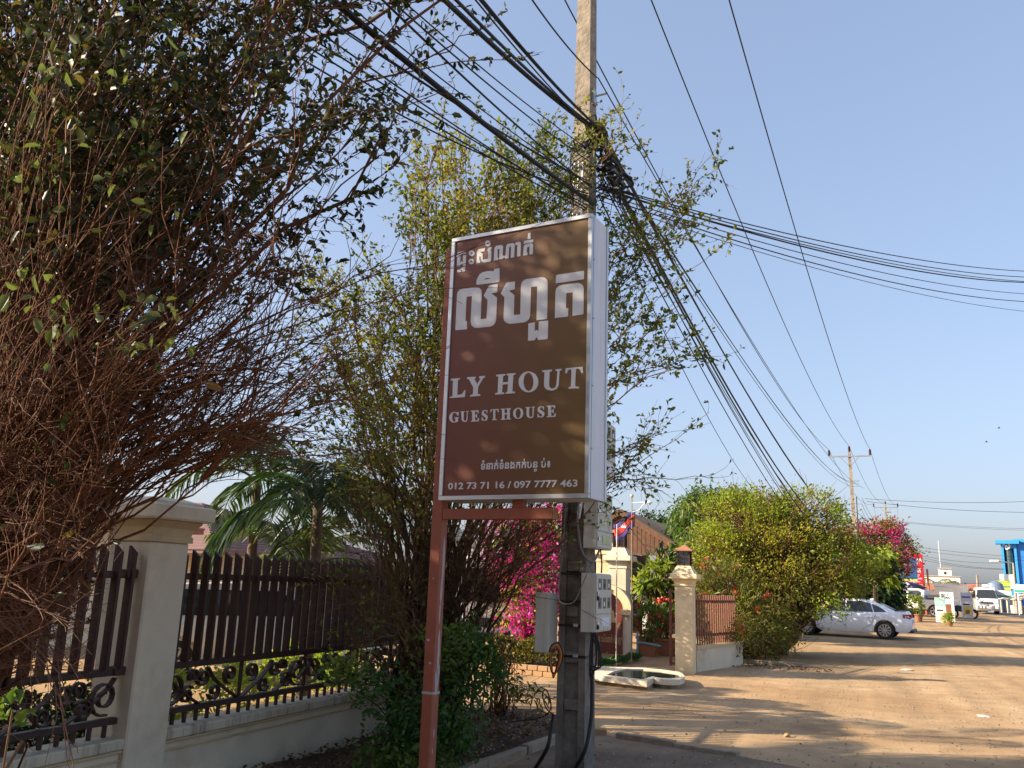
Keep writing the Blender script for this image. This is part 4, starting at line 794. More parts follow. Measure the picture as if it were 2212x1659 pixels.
# post, beam and stub
u0, u1, v0, v1 = -0.078, 0.012, 0.035, 0.125
MB().box(u0, u1, v0, v1, -0.15, SZ + 2.03, None, 0.006).build('post', 'post_red', sg, True)
MB().box(u1 + 0.0005, 0.93, v0 + 0.01, v1 - 0.01, 2.135, 2.215, None, 0.004).build('beam', 'post_red', sg, True)
MB().box(0.60, 0.69, v0 + 0.015, v1 - 0.015, 2.2155, SZ + 0.004, None, 0.003).build('stub', 'post_red', sg, True)
MB().box(0.9305, 0.938, v0 + 0.008, v1 - 0.008, 2.134, 2.216).build('beam_end_cap', 'terracotta', sg, True)
rr = random.Random(12)
def patch(face, zc, h, off, w):
    k = 11; P = []
    for i in range(k): a = 2 * PI * i / k; P.append((off + w / 2 * math.cos(a) * rr.uniform(0.55, 1.2), zc + h / 2 * math.sin(a) * rr.uniform(0.75, 1.1)))
    if face == 'x': MB().prism([P], lambda u, v, d: (u1 + d, v0 + 0.045 + u, v), 0.0002, 0.0012).build('bare_patch', 'peeled', sg, True)
    else: MB().prism([P], lambda u, v, d: (u0 + 0.045 + u, v0 - d, v), 0.0002, 0.0012).build('bare_patch', 'peeled', sg, True)
for zc_, h_, o_, w_ in ((1.83, 0.36, 0.01, 0.035), (1.62, 0.22, 0.0, 0.03), (1.45, 0.16, -0.005, 0.022), (1.18, 0.34, 0.005, 0.04), (0.98, 0.22, 0.0, 0.045), (0.62, 0.06, 0.0, 0.015), (0.50, 0.04, -0.01, 0.012), (0.21, 0.10, 0.0, 0.022), (0.215, 0.05, 0.012, 0.02), (1.04, 0.1, 0.02, 0.03)):
    patch('x', zc_, h_, o_, w_)
for zc_, h_, o_, w_ in ((1.26, 0.02, -0.015, 0.03), (1.1, 0.015, 0.01, 0.03), (1.7, 0.012, 0.0, 0.015)): patch('y', zc_, h_, o_, w_)
for z in (0.885, 0.10):
    MB().loft([[(u0 - 0.002, v0 - 0.002, zz), (u1 + 0.002, v0 - 0.002, zz), (u1 + 0.002, v1 + 0.002, zz), (u0 - 0.002, v1 + 0.002, zz)] for zz in (z, z + 0.018)]).build('weld_band', 'peeled', sg, True)

# ------------------------------------------------------------------ concrete poles
def pole(label, x, y, z0, H, wb, db, wt, dt, lean=(0, 0), steps=22, dark_to=3.0, rz=0.0):
    """tapered H-section pole: two flanges (left, right) and a recessed web with cross steps"""
    t = thing('utility_pole', label, 'pole', (x, y, z0), rz)
    def dims(z): s = z / H; return wb + (wt - wb) * s, db + (dt - db) * s, lean[0] * s, lean[1] * s
    def rect(xa, xb, ya, yb, z): return [(xa, ya, z), (xb, ya, z), (xb, yb, z), (xa, yb, z)]
    zs_ = np.linspace(-0.2, H, 24)
    lo = [z for z in zs_ if z <= dark_to]; hi = [z for z in zs_ if z > dark_to]
    zr = dark_to * 1.55       # recesses stop here
    def seg(zz, m, solid, nm):
        A, B, C_ = [], [], []
        for z in zz:
            w, d, ox, oy = dims(max(0, z)); f = w * 0.24
            A.append(rect(ox - w / 2, ox - w / 2 + f, oy - d / 2, oy + d / 2, z)); B.append(rect(ox + w / 2 - f, ox + w / 2, oy - d / 2, oy + d / 2, z)); C_.append(rect(ox - w / 2 + f * 0.98, ox + w / 2 - f * 0.98, oy - d / 2 + 0.05, oy + d / 2 - 0.05, z))
        if solid: MB().loft([rect(dims(z)[2] - dims(z)[0] / 2, dims(z)[2] + dims(z)[0] / 2, dims(z)[3] - dims(z)[1] / 2, dims(z)[3] + dims(z)[1] / 2, z) for z in zz]).build('upper_shaft', m, t, True)
        else:
            MB().loft(A).build('flange', m, t, True); MB().loft(B).build('flange', m, t, True); MB().loft(C_).build('web', m, t, True)
    seg(list(np.linspace(-0.2, dark_to, 8)), 'concrete_dark', False, '')
    seg(list(np.linspace(dark_to + 0.001, zr, 4)), 'concrete', False, '')
    seg(list(np.linspace(zr + 0.001, H, 10)), 'concrete', True, '')
    z = 0.55
    while z < zr:
        w, d, ox, oy = dims(z); f = w * 0.24
        MB().box(ox - w / 2 + f + 0.002, ox + w / 2 - f - 0.002, oy - d / 2 + 0.004, oy + d / 2 - 0.004, z, z + 0.10, None, 0.01).build('cross_step', 'concrete_dark' if z < dark_to else 'concrete', t, True)
        z += 0.42
    return t, dims
np_, ndim = pole('tall weathered concrete pole directly behind the signboard with meter boxes', -2.552, 8.205, 0, 10.2, 0.285, 0.34, 0.12, 0.22, (0.0, 0.0))
for i in range(14):
    z = 5.6 + i * 0.22; w, d, ox, oy = ndim(z)
    MB().lathe([(0.009, 0), (0.009, 0.002)], 6, (ox + w / 2 + 0.0005, oy + 0.03, z), 'x').build('bolt_hole', 'black', np_, True)
def strap(t, dims, z, m='black'):
    w, d, ox, oy = dims(z); w += 0.012; d += 0.012
    MB().loft([[(ox - w / 2, oy - d / 2, zz), (ox + w / 2, oy - d / 2, zz), (ox + w / 2, oy + d / 2, zz), (ox - w / 2, oy + d / 2, zz)] for zz in (z, z + 0.022)]).build('strap', m, t, True)
for z in (1.02, 1.30, 1.52, 1.78, 4.85, 6.05, 6.30): strap(np_, ndim, z)
for z, yy in ((1.305, -0.06), (1.03, 0.05)): MB().box(0.02, 0.07, -0.19, -0.177, z - 0.005, z + 0.025, None, 0.003).build('strap_buckle', 'alu', np_, True)
MB().box(0.147, 0.150, -0.03, 0.03, 0.85, 0.98).build('sticker', 'white_paint', np_, True)
# bolt and bracket with spike, upper right of the pole
w, d, ox, oy = ndim(6.95)
MB().box(w / 2, w / 2 + 0.03, -0.05, 0.05, 6.86, 7.04, None, 0.006).build('bracket', 'galv', np_, True)
MB().tube([(w / 2 + 0.02, 0, 6.96), (w / 2 + 0.16, 0.02, 6.985)], 0.011, 6).build('spike', 'galv', np_, True)
# crossarm at the (out of frame) head
def crossarm(t, z, half, ox=0.0, sc=1.0, dirx=1.0):
    MB().box(ox - half, ox + half, -0.16, -0.10, z - 0.05, z + 0.03).build('crossarm', 'galv', t, True)
    for s in (-1, 1): MB().bar((ox + s * 0.06, -0.13, z - 0.55), (ox + s * half * 0.45, -0.13, z - 0.05), 0.035).build('brace', 'galv', t, True)
    tips = []
    for x, zb in ((-half, z + 0.031), (half, z + 0.031), (0.0, z + 0.25)):
        b = MB(); pr = [(0.03, 0)] + [(r, 0.04 + 0.028 * i) for i, r in enumerate([0.06, 0.075, 0.055, 0.075, 0.055, 0.075, 0.055, 0.075, 0.055, 0.07, 0.045, 0.03])]
        b.lathe(pr, 10, (ox + x, -0.13 if x else 0, zb)); b.build('insulator', 'porcelain', t, True); tips.append(t.matrix_basis @ Vector((ox + x, -0.13 if x else 0, zb + 0.36)))
    return tips
tn = crossarm(np_, 9.75, 1.1)
P2 = HP(1852, 1200, 51.9); p2, d2 = pole('second concrete pole rising above the big sunlit bush', P2.x, P2.y, zg(P2.y), 9.5 - zg(P2.y), 0.26, 0.30, 0.16, 0.2, (-0.12, 0))
t2 = crossarm(p2, 9.25 - zg(P2.y), 1.08, -0.12)
P3 = HP(1919, 1150, 92); p3, d3 = pole('third concrete pole farther away above the bougainvillea', P3.x, P3.y, zg(P3.y), 9.9, 0.26, 0.30, 0.16, 0.2, (-0.1, 0))
t3 = crossarm(p3, 9.55, 1.08, -0.1)
for z in (6.3, 7.3): strap(p2, d2, z, 'galv')
MB().tube([(0.0, -0.1, 7.62), (0.35, -0.12, 7.62)], 0.014, 6).build('spike', 'galv', p2, True)
MB().tube([(0.1, -0.17, 2.5), (0.12, -0.17, 6.7)], 0.03, 6).build('riser_cable', 'cable', p2, True)

# ------------------------------------------------------------------ meter boxes
def meter_box(label, x0, x1, y0, y1, z0, z1, windows='x', lock=True, louvre=True, paper='paper', nwin=(3, 2), panel=True):
    t = thing('meter_box', label, 'meter box', (x0, y0, z0), 0, 'meter boxes on the pole'); W_ = y1 - y0; H_ = z1 - z0; D_ = x1 - x0
    MB().box(0, D_, 0, W_, 0, H_, None, 0.004).build('case', 'box_grey', t, True)
    if louvre:
        for i in range(4): MB().box(D_ * 0.2, D_ * 0.72, -0.008, -0.0005, H_ * 0.82 - i * 0.032, H_ * 0.82 - i * 0.032 + 0.010).build('louvre', 'box_grey', t, True)
    if windows == 'x':
        dz = H_ * 0.30
        MB().box(D_ + 0.0005, D_ + 0.010, 0.012, W_ - 0.012, dz + 0.006, H_ - 0.012, None, 0.003).build('door', 'box_grey', t, True)
        MB().box(D_ + 0.0005, D_ + 0.010, 0.012, W_ - 0.012, 0.012, dz - 0.006, None, 0.003).build('lower_door', 'box_grey', t, True)
        for r in range(2):
            for c in range(3):
                yy = W_ * (0.14 + 0.29 * c); zz = dz + (H_ - dz) * (0.14 + 0.46 * r)
                w_ = MB().box(D_ + 0.0102, D_ + 0.013, yy, yy + W_ * 0.19, zz, zz + (H_ - dz) * 0.27).build('window', 'glass_dark' if not paper else paper, t, True)
                MB().box(D_ + 0.0131, D_ + 0.0145, yy + 0.012, yy + W_ * 0.10, zz + 0.02, zz + (H_ - dz) * 0.16).build('meter_dial', 'white_paint' if (r + c) % 2 else 'ink', w_, True)
        MB().box(D_ + 0.0102, D_ + 0.016, W_ * 0.32, W_ * 0.82, dz * 0.28, dz * 0.80, None, 0.002).build('breaker_cover', 'white_metal' if paper != 'paper' else 'paper', t, True)
        for zz in (dz * 0.45, H_ * 0.62):
            MB().box(D_ + 0.0102, D_ + 0.026, 0.02, 0.05, zz, zz + 0.035, None, 0.004).build('lock', 'chrome', t, True)
            if lock: MB().box(D_ + 0.012, D_ + 0.03, 0.018, 0.052, zz - 0.045, zz - 0.004, None, 0.005).build('padlock', 'black', t, True)
    return t
meter_box('top grey meter box peeking out behind right edge of signboard', -2.42, -2.262, 7.93, 8.48, 2.735, 3.285, lock=False, paper='meter_glass')
meter_box('middle meter box just below the signboard with yellow papers in its windows', -2.415, -2.288, 7.92, 8.47, 2.03, 2.575, lock=False, louvre=False, paper='paper')
meter_box('lowest right meter box with two padlocks and louvres', -2.43, -2.292, 7.92, 8.47, 1.262, 1.80, lock=True, paper='meter_glass')
tD = meter_box('narrow grey box with louvres on the left side of the pole', -2.835, -2.702, 7.80, 8.06, 1.065, 1.605, windows=None)

# ------------------------------------------------------------------ cables hanging at the pole
def hang(label, pts, r=0.008, m='cable', n=6, k=24, cat_='cable', group=None):
    P = [Vector(p) for p in pts]; Q = []
    for i in range(len(P) - 1):          # catmull-rom
        a = P[max(0, i - 1)]; b0 = P[i]; c = P[i + 1]; d = P[min(len(P) - 1, i + 2)]
        for s in np.linspace(0, 1, 8, endpoint=False):
            s = float(s); Q.append(0.5 * ((2 * b0) + (c - a) * s + (2 * a - 5 * b0 + 4 * c - d) * s * s + (3 * b0 - a - 3 * c + d) * s ** 3))
    Q.append(P[-1]); o = MB().tube(Q, r, n).build('cable', m); root_at(o, P[0]); return tag(o, label, cat_, group)
X_ = -2.40; Yf = 8.03
hang('thick black conduit running down the right edge of the pole to the ground', [HP(1280, 1370, 8.28), HP(1278, 1420, 8.3), HP(1279, 1500, 8.28), HP(1276, 1560, 8.22), HP(1262, 1625, 8.15), (-2.50, 7.9, 0.02)], 0.017)
hang('thick black conduit leaving the pole at lower left', [HP(1196, 1545, 8.1), HP(1190, 1580, 8.0), HP(1180, 1620, 7.95), (-2.83, 7.75, 0.0)], 0.017)
for i, (dx, c) in enumerate(((0, 'cable'), (9, 'cable'), (16, 'cable'))):
    hang('black cable loop hanging below the lowest right meter box', [HP(1276 + dx * 0.6, 1366, 8.2), HP(1288 + dx * 0.5, 1400, 8.15), HP(1286 + dx * 0.7, 1440, 8.12), HP(1278 + dx * 0.3, 1456 - dx, 8.12), HP(1274, 1430, 8.15), HP(1278, 1368, 8.2)], 0.008, c, group='cable loops under the right meter box')
for i, c, lab in ((0, 'cable', 'black cable coil hanging under the left box'), (1, 'cable_orange', 'orange cable coil hanging under the left box'), (2, 'cable_red', 'red cable coil hanging under the left box'), (3, 'cable', 'thin black cable ring lowest under the left box')):
    o_ = i * 3
    hang(lab, [HP(1186 + o_, 1408, 8.0), HP(1193 + o_, 1393 + o_, 7.95), HP(1207 - o_ * 0.5, 1390 + i * 4, 7.95), HP(1216 - o_, 1415, 7.95), HP(1208 - o_, 1442 + o_, 7.95), HP(1195, 1455 + o_, 7.95), HP(1188 + o_ * .5, 1435, 7.97), HP(1190, 1405, 8.0)], 0.007 if i < 3 else 0.005, c)
hang('grey cable drooping across the front of the pole between boxes', [HP(1226, 1040, 7.9), HP(1222, 1100, 7.95), HP(1214, 1200, 8.0), HP(1206, 1275, 8.0), HP(1212, 1302, 7.9), HP(1240, 1300, 7.85), HP(1258, 1262, 7.85), HP(1278, 1215, 7.9), HP(1285, 1186, 8.0)], 0.005, 'cable_grey')
hang('thick grey cable curling below the middle meter box', [HP(1252, 1070, 7.85), HP(1248, 1120, 7.85), HP(1254, 1180, 7.8), HP(1268, 1208, 7.8), HP(1283, 1212, 7.85), HP(1294, 1190, 8.0)], 0.010, 'cable_grey')
hang('pale conduit running down beside the middle meter box', [HP(1261, 1040, 8.0), HP(1256, 1085, 8.0), HP(1250, 1120, 8.02)], 0.012, 'white_metal')
hang('black cable between the middle and lowest meter boxes', [HP(1297, 1186, 8.1), HP(1300, 1215, 8.1), HP(1299, 1238, 8.1)], 0.007)
hang('wire loops lying at the left foot of the pole', [HP(1197, 1545, 8.1), HP(1180, 1530, 8.0), HP(1172, 1500, 7.95), HP(1180, 1490, 7.95), HP(1190, 1520, 8.0), HP(1184, 1540, 8.0), HP(1160, 1552, 8.2), HP(1100, 1560, 8.4)], 0.006)
for i in range(3):
    hang('white conduit pipe running up the pole behind the signboard top', [HP(1238 + i * 9, 470, 8.1), HP(1240 + i * 9, 400, 8.1), HP(1242 + i * 9, 350, 8.15)], 0.011, 'white_metal', group='white conduits on the pole')
# tangle of splices where the cables meet the pole
rr = random.Random(77)
for i in range(16):
    a = HP(1262 + i * 4.5 + rr.uniform(-5, 5), 262 + i * 9 + rr.uniform(-8, 8), 8.0 + rr.uniform(-0.1, 0.1)); 
    pts = [a]
    for k in range(5): pts.append(a + Vector((rr.uniform(-0.05, 0.16), rr.uniform(-0.1, 0.25), -0.05 * k + rr.uniform(-0.09, 0.09))))
    hang('black splice in the cable tangle at the pole', pts, rr.choice((0.01, 0.013, 0.02)), group='cable splices at the pole')
for i in range(5):
    hang('thin black jumper wire looping left of the pole', [HP(1275, 300 + i * 9, 8.0), HP(1238 - i * 2, 325 + i * 12, 7.95), HP(1232 + i, 370 + i * 14, 7.95), HP(1240, 400 + i * 12, 8.0)], 0.005, group='jumper wires left of the pole')
for i in range(4):
    hang('thin black jumper wire looping right of the pole', [HP(1288, 345 + i * 12, 8.1), HP(1304 - i * 2, 350 + i * 14, 8.05), HP(1302, 380 + i * 12, 8.05), HP(1286, 400 + i * 8, 8.1)], 0.006, group='jumper wires right of the pole')

# ------------------------------------------------------------------ overhead wires
def wire(label, a, b, sag=0.4, r=0.008, m='cable', group=None, k=26):
    a = Vector(a); b = Vector(b); P = [a.lerp(b, i / k) - Vector((0, 0, sag * 4 * (i / k) * (1 - i / k))) for i in range(k + 1)]
    o = MB().tube(P, r, 5).build('overhead_wire', m); root_at(o, a); return tag(o, label, 'wire', group)
PB = Vector((-5.2, -36, 0))     # previous pole of the line, behind the camera
for i, nm in enumerate(('left', 'right', 'middle')):
    a = tn[i]
    wire('high power line from the near pole to the %s insulator of second pole' % nm, a, t2[i], 1.0, 0.011)
    wire('high power line from second pole to the %s insulator of third pole' % nm, t2[i], t3[i], 1.1, 0.011)
    wire('high power line running back over the viewer on the %s side' % nm, a, (PB.x + (-1.1, 1.1, 0)[i], PB.y, a.z), 1.0, 0.010)
    wire('power line fading down the street from the %s insulator of third pole' % nm, t3[i], t3[i] + Vector((1.5, 42, 0.4)), 1.0, 0.011)
def frm(x, y, h): return HP(x, y, h)
grpA = 'cables passing the near pole'
# bundles between near pole and second pole (attach height px on pole 2)
rr = random.Random(5)
for i, (y0, y1, r, sg_) in enumerate(((262, 1135, 0.013, 1.35), (275, 1142, 0.010, 1.2), (290, 1040, 0.008, 1.1), (300, 1045, 0.007, 1.0), (312, 1050, 0.006, 1.05), (330, 1130, 0.016, 1.9), (345, 1190, 0.014, 1.5), (360, 1195, 0.008, 1.7), (372, 1200, 0.006, 1.5), (385, 1150, 0.006, 1.7), (398, 1192, 0.008, 1.9))):
    a = HP(1290 + i * 1.5, y0, 8.15); b_ = HP(1856, y1, 52.2)
    wire('%s highest on the near pole of eleven service cables to second pole' % ORD[i], a, b_, sg_, r, group='cables between near and second pole')
wire('thin cable at the spike of the near pole running to the second pole', HP(1292, 168, 8.2), HP(1868, 1055, 52.0), 0.9, 0.007)
wire('slack thin drop wire falling from near pole to the roofs behind bush', HP(1292, 420, 8.3), HP(1665, 1080, 45), 0.8, 0.007)
for i in range(6):
    wire('%s highest of six service cables between second and third pole' % ORD[i], HP(1862, 1075 + i * 14, 52.3), HP(1918 + i * 3, 1118 + i * 2, 92), 1.1 + 0.2 * i, 0.009, group='cables between second and third pole')
# running back towards and past the camera, overhead left
def back(label, x0, y0, x1, y1, r, group=None, h1=3.2, sag=0.1):
    a = HP(x0, y0, 8.15); b = HP(x1, y1, h1); d = (b - a); wire(label, a, a + d * 1.6, sag, r, group=group)
g_up = 'upper cables running back over the viewer'
for i, (x0, y0, x1, y1, r) in enumerate(((1292, 285, 992, 0, 0.018), (1294, 282, 1015, 0, 0.012), (1296, 280, 1062, 0, 0.009), (1297, 278, 1068, 0, 0.007), (1290, 290, 1052, 0, 0.006))):
    back(('thickest', 'second thickest', 'third thickest', 'fourth thickest', 'thinnest')[i] + ' black cable running up and left from the pole junction', x0, y0, x1, y1, r, g_up, h1=4.6)
back('single cable from the pole spike running back overhead', 1290, 168, 1165, 0, 0.008, h1=6.3)
g_lo = 'lower cables running back through the shrub'
for i, (x0, y0, x1, y1, r) in enumerate(((1282, 440, 760, 0, 0.017), (1282, 443, 752, 0, 0.012), (1278, 405, 860, 0, 0.008), (1275, 398, 700, 0, 0.006), (1272, 392, 690, 0, 0.005), (1268, 450, 640, 0, 0.006), (1266, 455, 560, 0, 0.006), (1275, 350, 880, 0, 0.006), (1262, 440, 600, 0, 0.006), (1284, 330, 905, 0, 0.005), (1276, 402, 780, 0, 0.005))):
    back('%s from left at the top edge of eleven cables running back through shrub' % ORD[(6, 5, 8, 4, 3, 2, 0, 9, 1, 10, 7)[i]], x0, y0, x1, y1, r, g_lo, h1=4.4)
back('long loose branch like grey cable crossing behind the signboard top', 1270, 418, 905, 240, 0.007, h1=6.2, sag=0.12)
# service drops crossing the road to the right
for i, (y0, xe, ye, r) in enumerate(((398, 2212, 548, 0.010), (400, 2212, 556, 0.010), (404, 2212, 563, 0.014), (408, 2212, 570, 0.009), (415, 2212, 592, 0.008), (422, 2212, 604, 0.010), (432, 2212, 634, 0.006))):
    a = HP(1292, y0, 8.25); b_ = HP(xe, ye, 19.0); wire('%s from the top of seven service drops crossing the sky to the right' % ORD[i], a, a + (b_ - a) * 1.5, 0.42 + 0.05 * (i % 3), r * 0.75, group='service drops crossing to the right')
# far wires across the street
for i, (x0, y0, x1, y1) in enumerate(((1868, 1077, 2330, 1077), (1872, 1083, 2330, 1106), (1940, 1126, 2330, 1142), (1942, 1128, 2330, 1146), (1985, 1182, 2330, 1207), (1985, 1189, 2330, 1214), (1985, 1199, 2170, 1216), (1988, 1203, 2170, 1229), (1988, 1208, 2170, 1230), (1990, 1252, 2170, 1257))):
    h_ = 60 if i < 2 else 95
    wire('%s from the top of ten thin far cables crossing the street' % ORD[i], HP(x0, y0, h_), HP(x1, y1, h_), 0.25, 0.012 if i < 4 else 0.014, group='far cables crossing the street')
# ------------------------------------------------------------------ vegetation
def in_poly(poly, n, rng):
    poly = np.array(poly, float); lo = poly.min(0); hi = poly.max(0); out = []
    while len(out) < n:
        p = lo + (hi - lo) * rng.random(2); c = False; j = len(poly) - 1
        for i in range(len(poly)):
            if (poly[i, 1] > p[1]) != (poly[j, 1] > p[1]) and p[0] < (poly[j, 0] - poly[i, 0]) * (p[1] - poly[i, 1]) / (poly[j, 1] - poly[i, 1]) + poly[i, 0]: c = not c
            j = i
        if c: out.append(p)
    return out
def bearings(poly, n, h0, h1, rng): return np.array([HP(p[0], p[1], rng.uniform(h0, h1)) for p in in_poly(poly, n, rng)])
def stems(bases, targets, rng, k=10, rise=0.45, wob=0.02):
    A = bases[rng.integers(0, len(bases), len(targets))] + rng.normal(size=targets.shape) * np.array([0.05, 0.05, 0.0]); d = targets - A; L = np.linalg.norm(d, axis=1, keepdims=True)
    B = A + d * 0.5 + np.array([0, 0, 1.0]) * L * rise * rng.uniform(0.3, 1.0, (len(targets), 1)) - d * np.array([1, 1, 0]) * 0.18
    P = curve_pts(A, B, targets, k); P[:, 1:] += rng.normal(size=P[:, 1:].shape) * wob * L[:, None]
    return P
def taper(m, k, r0, r1, rng=None): return np.linspace(r0, r1, k)[None, :] * (np.ones((m, 1)) if rng is None else rng.uniform(0.7, 1.3, (m, 1)))

# --- the dense shrub filling the left of the view
rng = np.random.default_rng(11)
ns = thing('shrub', 'huge dense shrub with reddish brown twigs and dark leaves filling the left side', 'shrub', (-4.15, 3.7, 0.05))
bases = np.array([(-4.72, 3.05, 0.05), (-4.6, 3.25, 0.05), (-4.75, 3.45, 0.05), (-4.5, 2.85, 0.05)])
up_poly = [(-200, -250), (960, -250), (1040, 30), (1020, 160), (900, 260), (790, 400), (650, 560), (500, 680), (-200, 720)]
left_poly = [(-200, -250), (560, -250), (560, 300), (430, 640), (-200, 720)]
low_poly = [(-150, 640), (520, 660), (640, 800), (600, 900), (520, 1000), (400, 1035), (255, 1085), (205, 1330), (-150, 1450)]
tu = bearings(up_poly, 46, 3.3, 5.4, rng); tl = bearings(left_poly, 50, 3.0, 5.0, rng); tw = bearings(low_poly, 95, 3.2, 4.7, rng)
Pu = stems(bases, np.concatenate([tu, tl]), rng, 12, 0.30, 0.012); Pw = stems(bases, tw, rng, 10, 0.42, 0.016)
def clear_low(P_, a=-46.0, zmax=2.05):      # the shrub is bare of low growth on its street side
    m_ = P_.mean(1); e_ = P_[:, -1]; az_ = np.degrees(np.arctan2(m_[:, 0], m_[:, 1])); ae_ = np.degrees(np.arctan2(e_[:, 0], e_[:, 1]))
    return P_[~(((az_ > a) & (m_[:, 2] < zmax)) | ((ae_ > a) & (e_[:, 2] < zmax)))]
Pw = clear_low(Pw, -44, 1.7)
rad_u = taper(len(Pu), 12, 0.022, 0.005, rng); rad_u[rng.choice(len(Pu), 18, replace=False)] *= 1.9
geo = [tubes_geo(Pu, rad_u, 6), tubes_geo(Pw, taper(len(Pw), 10, 0.018, 0.004, rng), 4)]
Q1, _, _ = branch_off(Pu, 1, 12, 0.30, 0.62, 0.34, 0.12, rng, 6, 0.03); Q2, _, _ = branch_off(Q1, 1, 5, 0.25, 0.26, 0.55, 0.1, rng, 4, 0.05)
W1, _, _ = branch_off(Pw, 1, 14, 0.25, 0.72, 0.30, 0.05, rng, 7, 0.014); W1 = clear_low(W1); W2, _, _ = branch_off(W1, 1, 7, 0.2, 0.27, 0.42, 0.05, rng, 4, 0.025); W2 = clear_low(W2)
geo += [tubes_geo(Q1, taper(len(Q1), 6, 0.0055, 0.002), 3), tubes_geo(Q2, taper(len(Q2), 4, 0.0022, 0.001), 3), tubes_geo(W1, taper(len(W1), 7, 0.005, 0.0016), 3), tubes_geo(W2, taper(len(W2), 4, 0.002, 0.0009), 3)]
V, F = cat_geo(geo[:2]); mesh_np('branches', V, F, 'twig', ns, None, None, True)
V, F = cat_geo(geo[2:]); mesh_np('twigs', V, F, 'twig', ns, None, 'stuff')
def low_keep(p):      # foliage thins out towards the bare lower half
    side = (p[:, 0] * math.cos(YAW) + p[:, 1] * math.sin(YAW)) / np.maximum(1, -p[:, 0] * math.sin(YAW) + p[:, 1] * math.cos(YAW))     # leafier away from the street side
    return np.clip((p[:, 2] - 2.35) / 0.9, 0.02, 1.0) * np.clip(1.0 - (side + 0.30) * 1.8, 0.72, 1.0)
p, d, L = leaf_on(Q2, 10, 0.040, 0, rng, 0.15, 0.8, 0.1, low_keep); p2_, d2_, L2 = leaf_on(Q1, 13, 0.043, 0, rng, 0.3, 0.9, 0.1, low_keep); p3_, d3_, L3 = leaf_on(W2, 1, 0.045, 0, rng, 0.3, 0.8, 0, lambda q: 0.10 * np.ones(len(q)))
p = np.concatenate([p, p2_, p3_]); d = np.concatenate([d, d2_, d3_]); L = np.concatenate([L, L2, L3])
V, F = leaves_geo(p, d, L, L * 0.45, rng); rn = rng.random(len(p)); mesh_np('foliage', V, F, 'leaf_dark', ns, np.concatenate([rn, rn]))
# larger pale leaves that stand out one by one
lv = None
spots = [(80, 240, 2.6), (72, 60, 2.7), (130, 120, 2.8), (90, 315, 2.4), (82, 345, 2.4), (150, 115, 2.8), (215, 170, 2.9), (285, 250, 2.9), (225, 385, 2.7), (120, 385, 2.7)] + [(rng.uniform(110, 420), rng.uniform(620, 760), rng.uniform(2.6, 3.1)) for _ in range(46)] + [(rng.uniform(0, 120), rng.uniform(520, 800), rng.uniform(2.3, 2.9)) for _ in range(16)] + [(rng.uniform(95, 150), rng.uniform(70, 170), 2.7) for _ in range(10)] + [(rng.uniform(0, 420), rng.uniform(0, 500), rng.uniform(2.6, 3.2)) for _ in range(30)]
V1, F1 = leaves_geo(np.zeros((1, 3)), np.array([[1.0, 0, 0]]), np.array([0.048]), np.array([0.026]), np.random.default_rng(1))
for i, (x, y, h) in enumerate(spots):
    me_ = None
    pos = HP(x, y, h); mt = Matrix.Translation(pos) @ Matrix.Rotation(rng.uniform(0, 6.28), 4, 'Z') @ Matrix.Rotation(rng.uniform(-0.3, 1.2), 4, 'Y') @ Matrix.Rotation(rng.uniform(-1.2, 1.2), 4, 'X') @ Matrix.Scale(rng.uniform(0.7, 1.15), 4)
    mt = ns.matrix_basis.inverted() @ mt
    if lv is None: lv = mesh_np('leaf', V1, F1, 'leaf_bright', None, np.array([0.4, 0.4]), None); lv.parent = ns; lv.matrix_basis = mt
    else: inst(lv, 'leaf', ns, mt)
# thin twigs carrying them
tw_ = np.array([[HP(x, y, h) for (x, y, h) in spots]])[0]
Pt = stems(bases, tw_, rng, 10, 0.25, 0.01); V, F = tubes_geo(Pt, taper(len(Pt), 10, 0.004, 0.0010, rng), 3); mesh_np('leaf_twigs', V, F, 'twig', ns, None, 'stuff')

# --- the looser shrub behind the signboard
rng = np.random.default_rng(21)
mb_ = G(880, 1612); ms = thing('shrub', 'tall loose shrub with small yellow green leaves behind the signboard', 'shrub', (mb_.x, mb_.y, 0.05))
bases = np.array([(mb_.x + a, mb_.y + c, 0.05) for a, c in ((0, 0), (0.12, 0.15), (-0.15, 0.1), (0.2, -0.05), (0.35, 0.3), (-0.1, 0.3))])
zones = [([(880, 260), (1000, 290), (1230, 300), (1250, 460), (960, 530), (840, 560), (840, 380)], 40, 7.4, 9.4), ([(690, 560), (960, 520), (945, 1100), (720, 1100), (650, 800)], 42, 7.6, 9.4), ([(1300, 360), (1440, 350), (1530, 530), (1500, 720), (1450, 820), (1350, 860), (1305, 700)], 22, 7.0, 8.8), ([(1300, 950), (1440, 960), (1370, 1050), (1300, 1050)], 7, 7.0, 8.0), ([(700, 1100), (930, 1100), (930, 1450), (740, 1450)], 18, 7.6, 8.8), ([(1000, 1120), (1200, 1130), (1150, 1320), (1020, 1300)], 22, 7.8, 9.0), ([(1120, 270), (1440, 330), (1420, 420), (1200, 400)], 7, 7.4, 8.6)]
tg = np.concatenate([bearings(z, n, a, c, rng) for z, n, a, c in zones]); nleaf = np.concatenate([np.full(n, i) for i, (z, n, a, c) in enumerate(zones)])
Pm = stems(bases, tg, rng, 12, 0.34, 0.012)
Q1, i1, _ = branch_off(Pm, 1, 11, 0.42, 0.50, 0.42, 0.15, rng, 6, 0.03); Q2, i2, _ = branch_off(Q1, 1, 6, 0.2, 0.22, 0.6, 0.15, rng, 4, 0.05)
V, F = tubes_geo(Pm, taper(len(Pm), 12, 0.017, 0.003, rng), 4); mesh_np('branches', V, F, 'twig', ms, None, None, True)
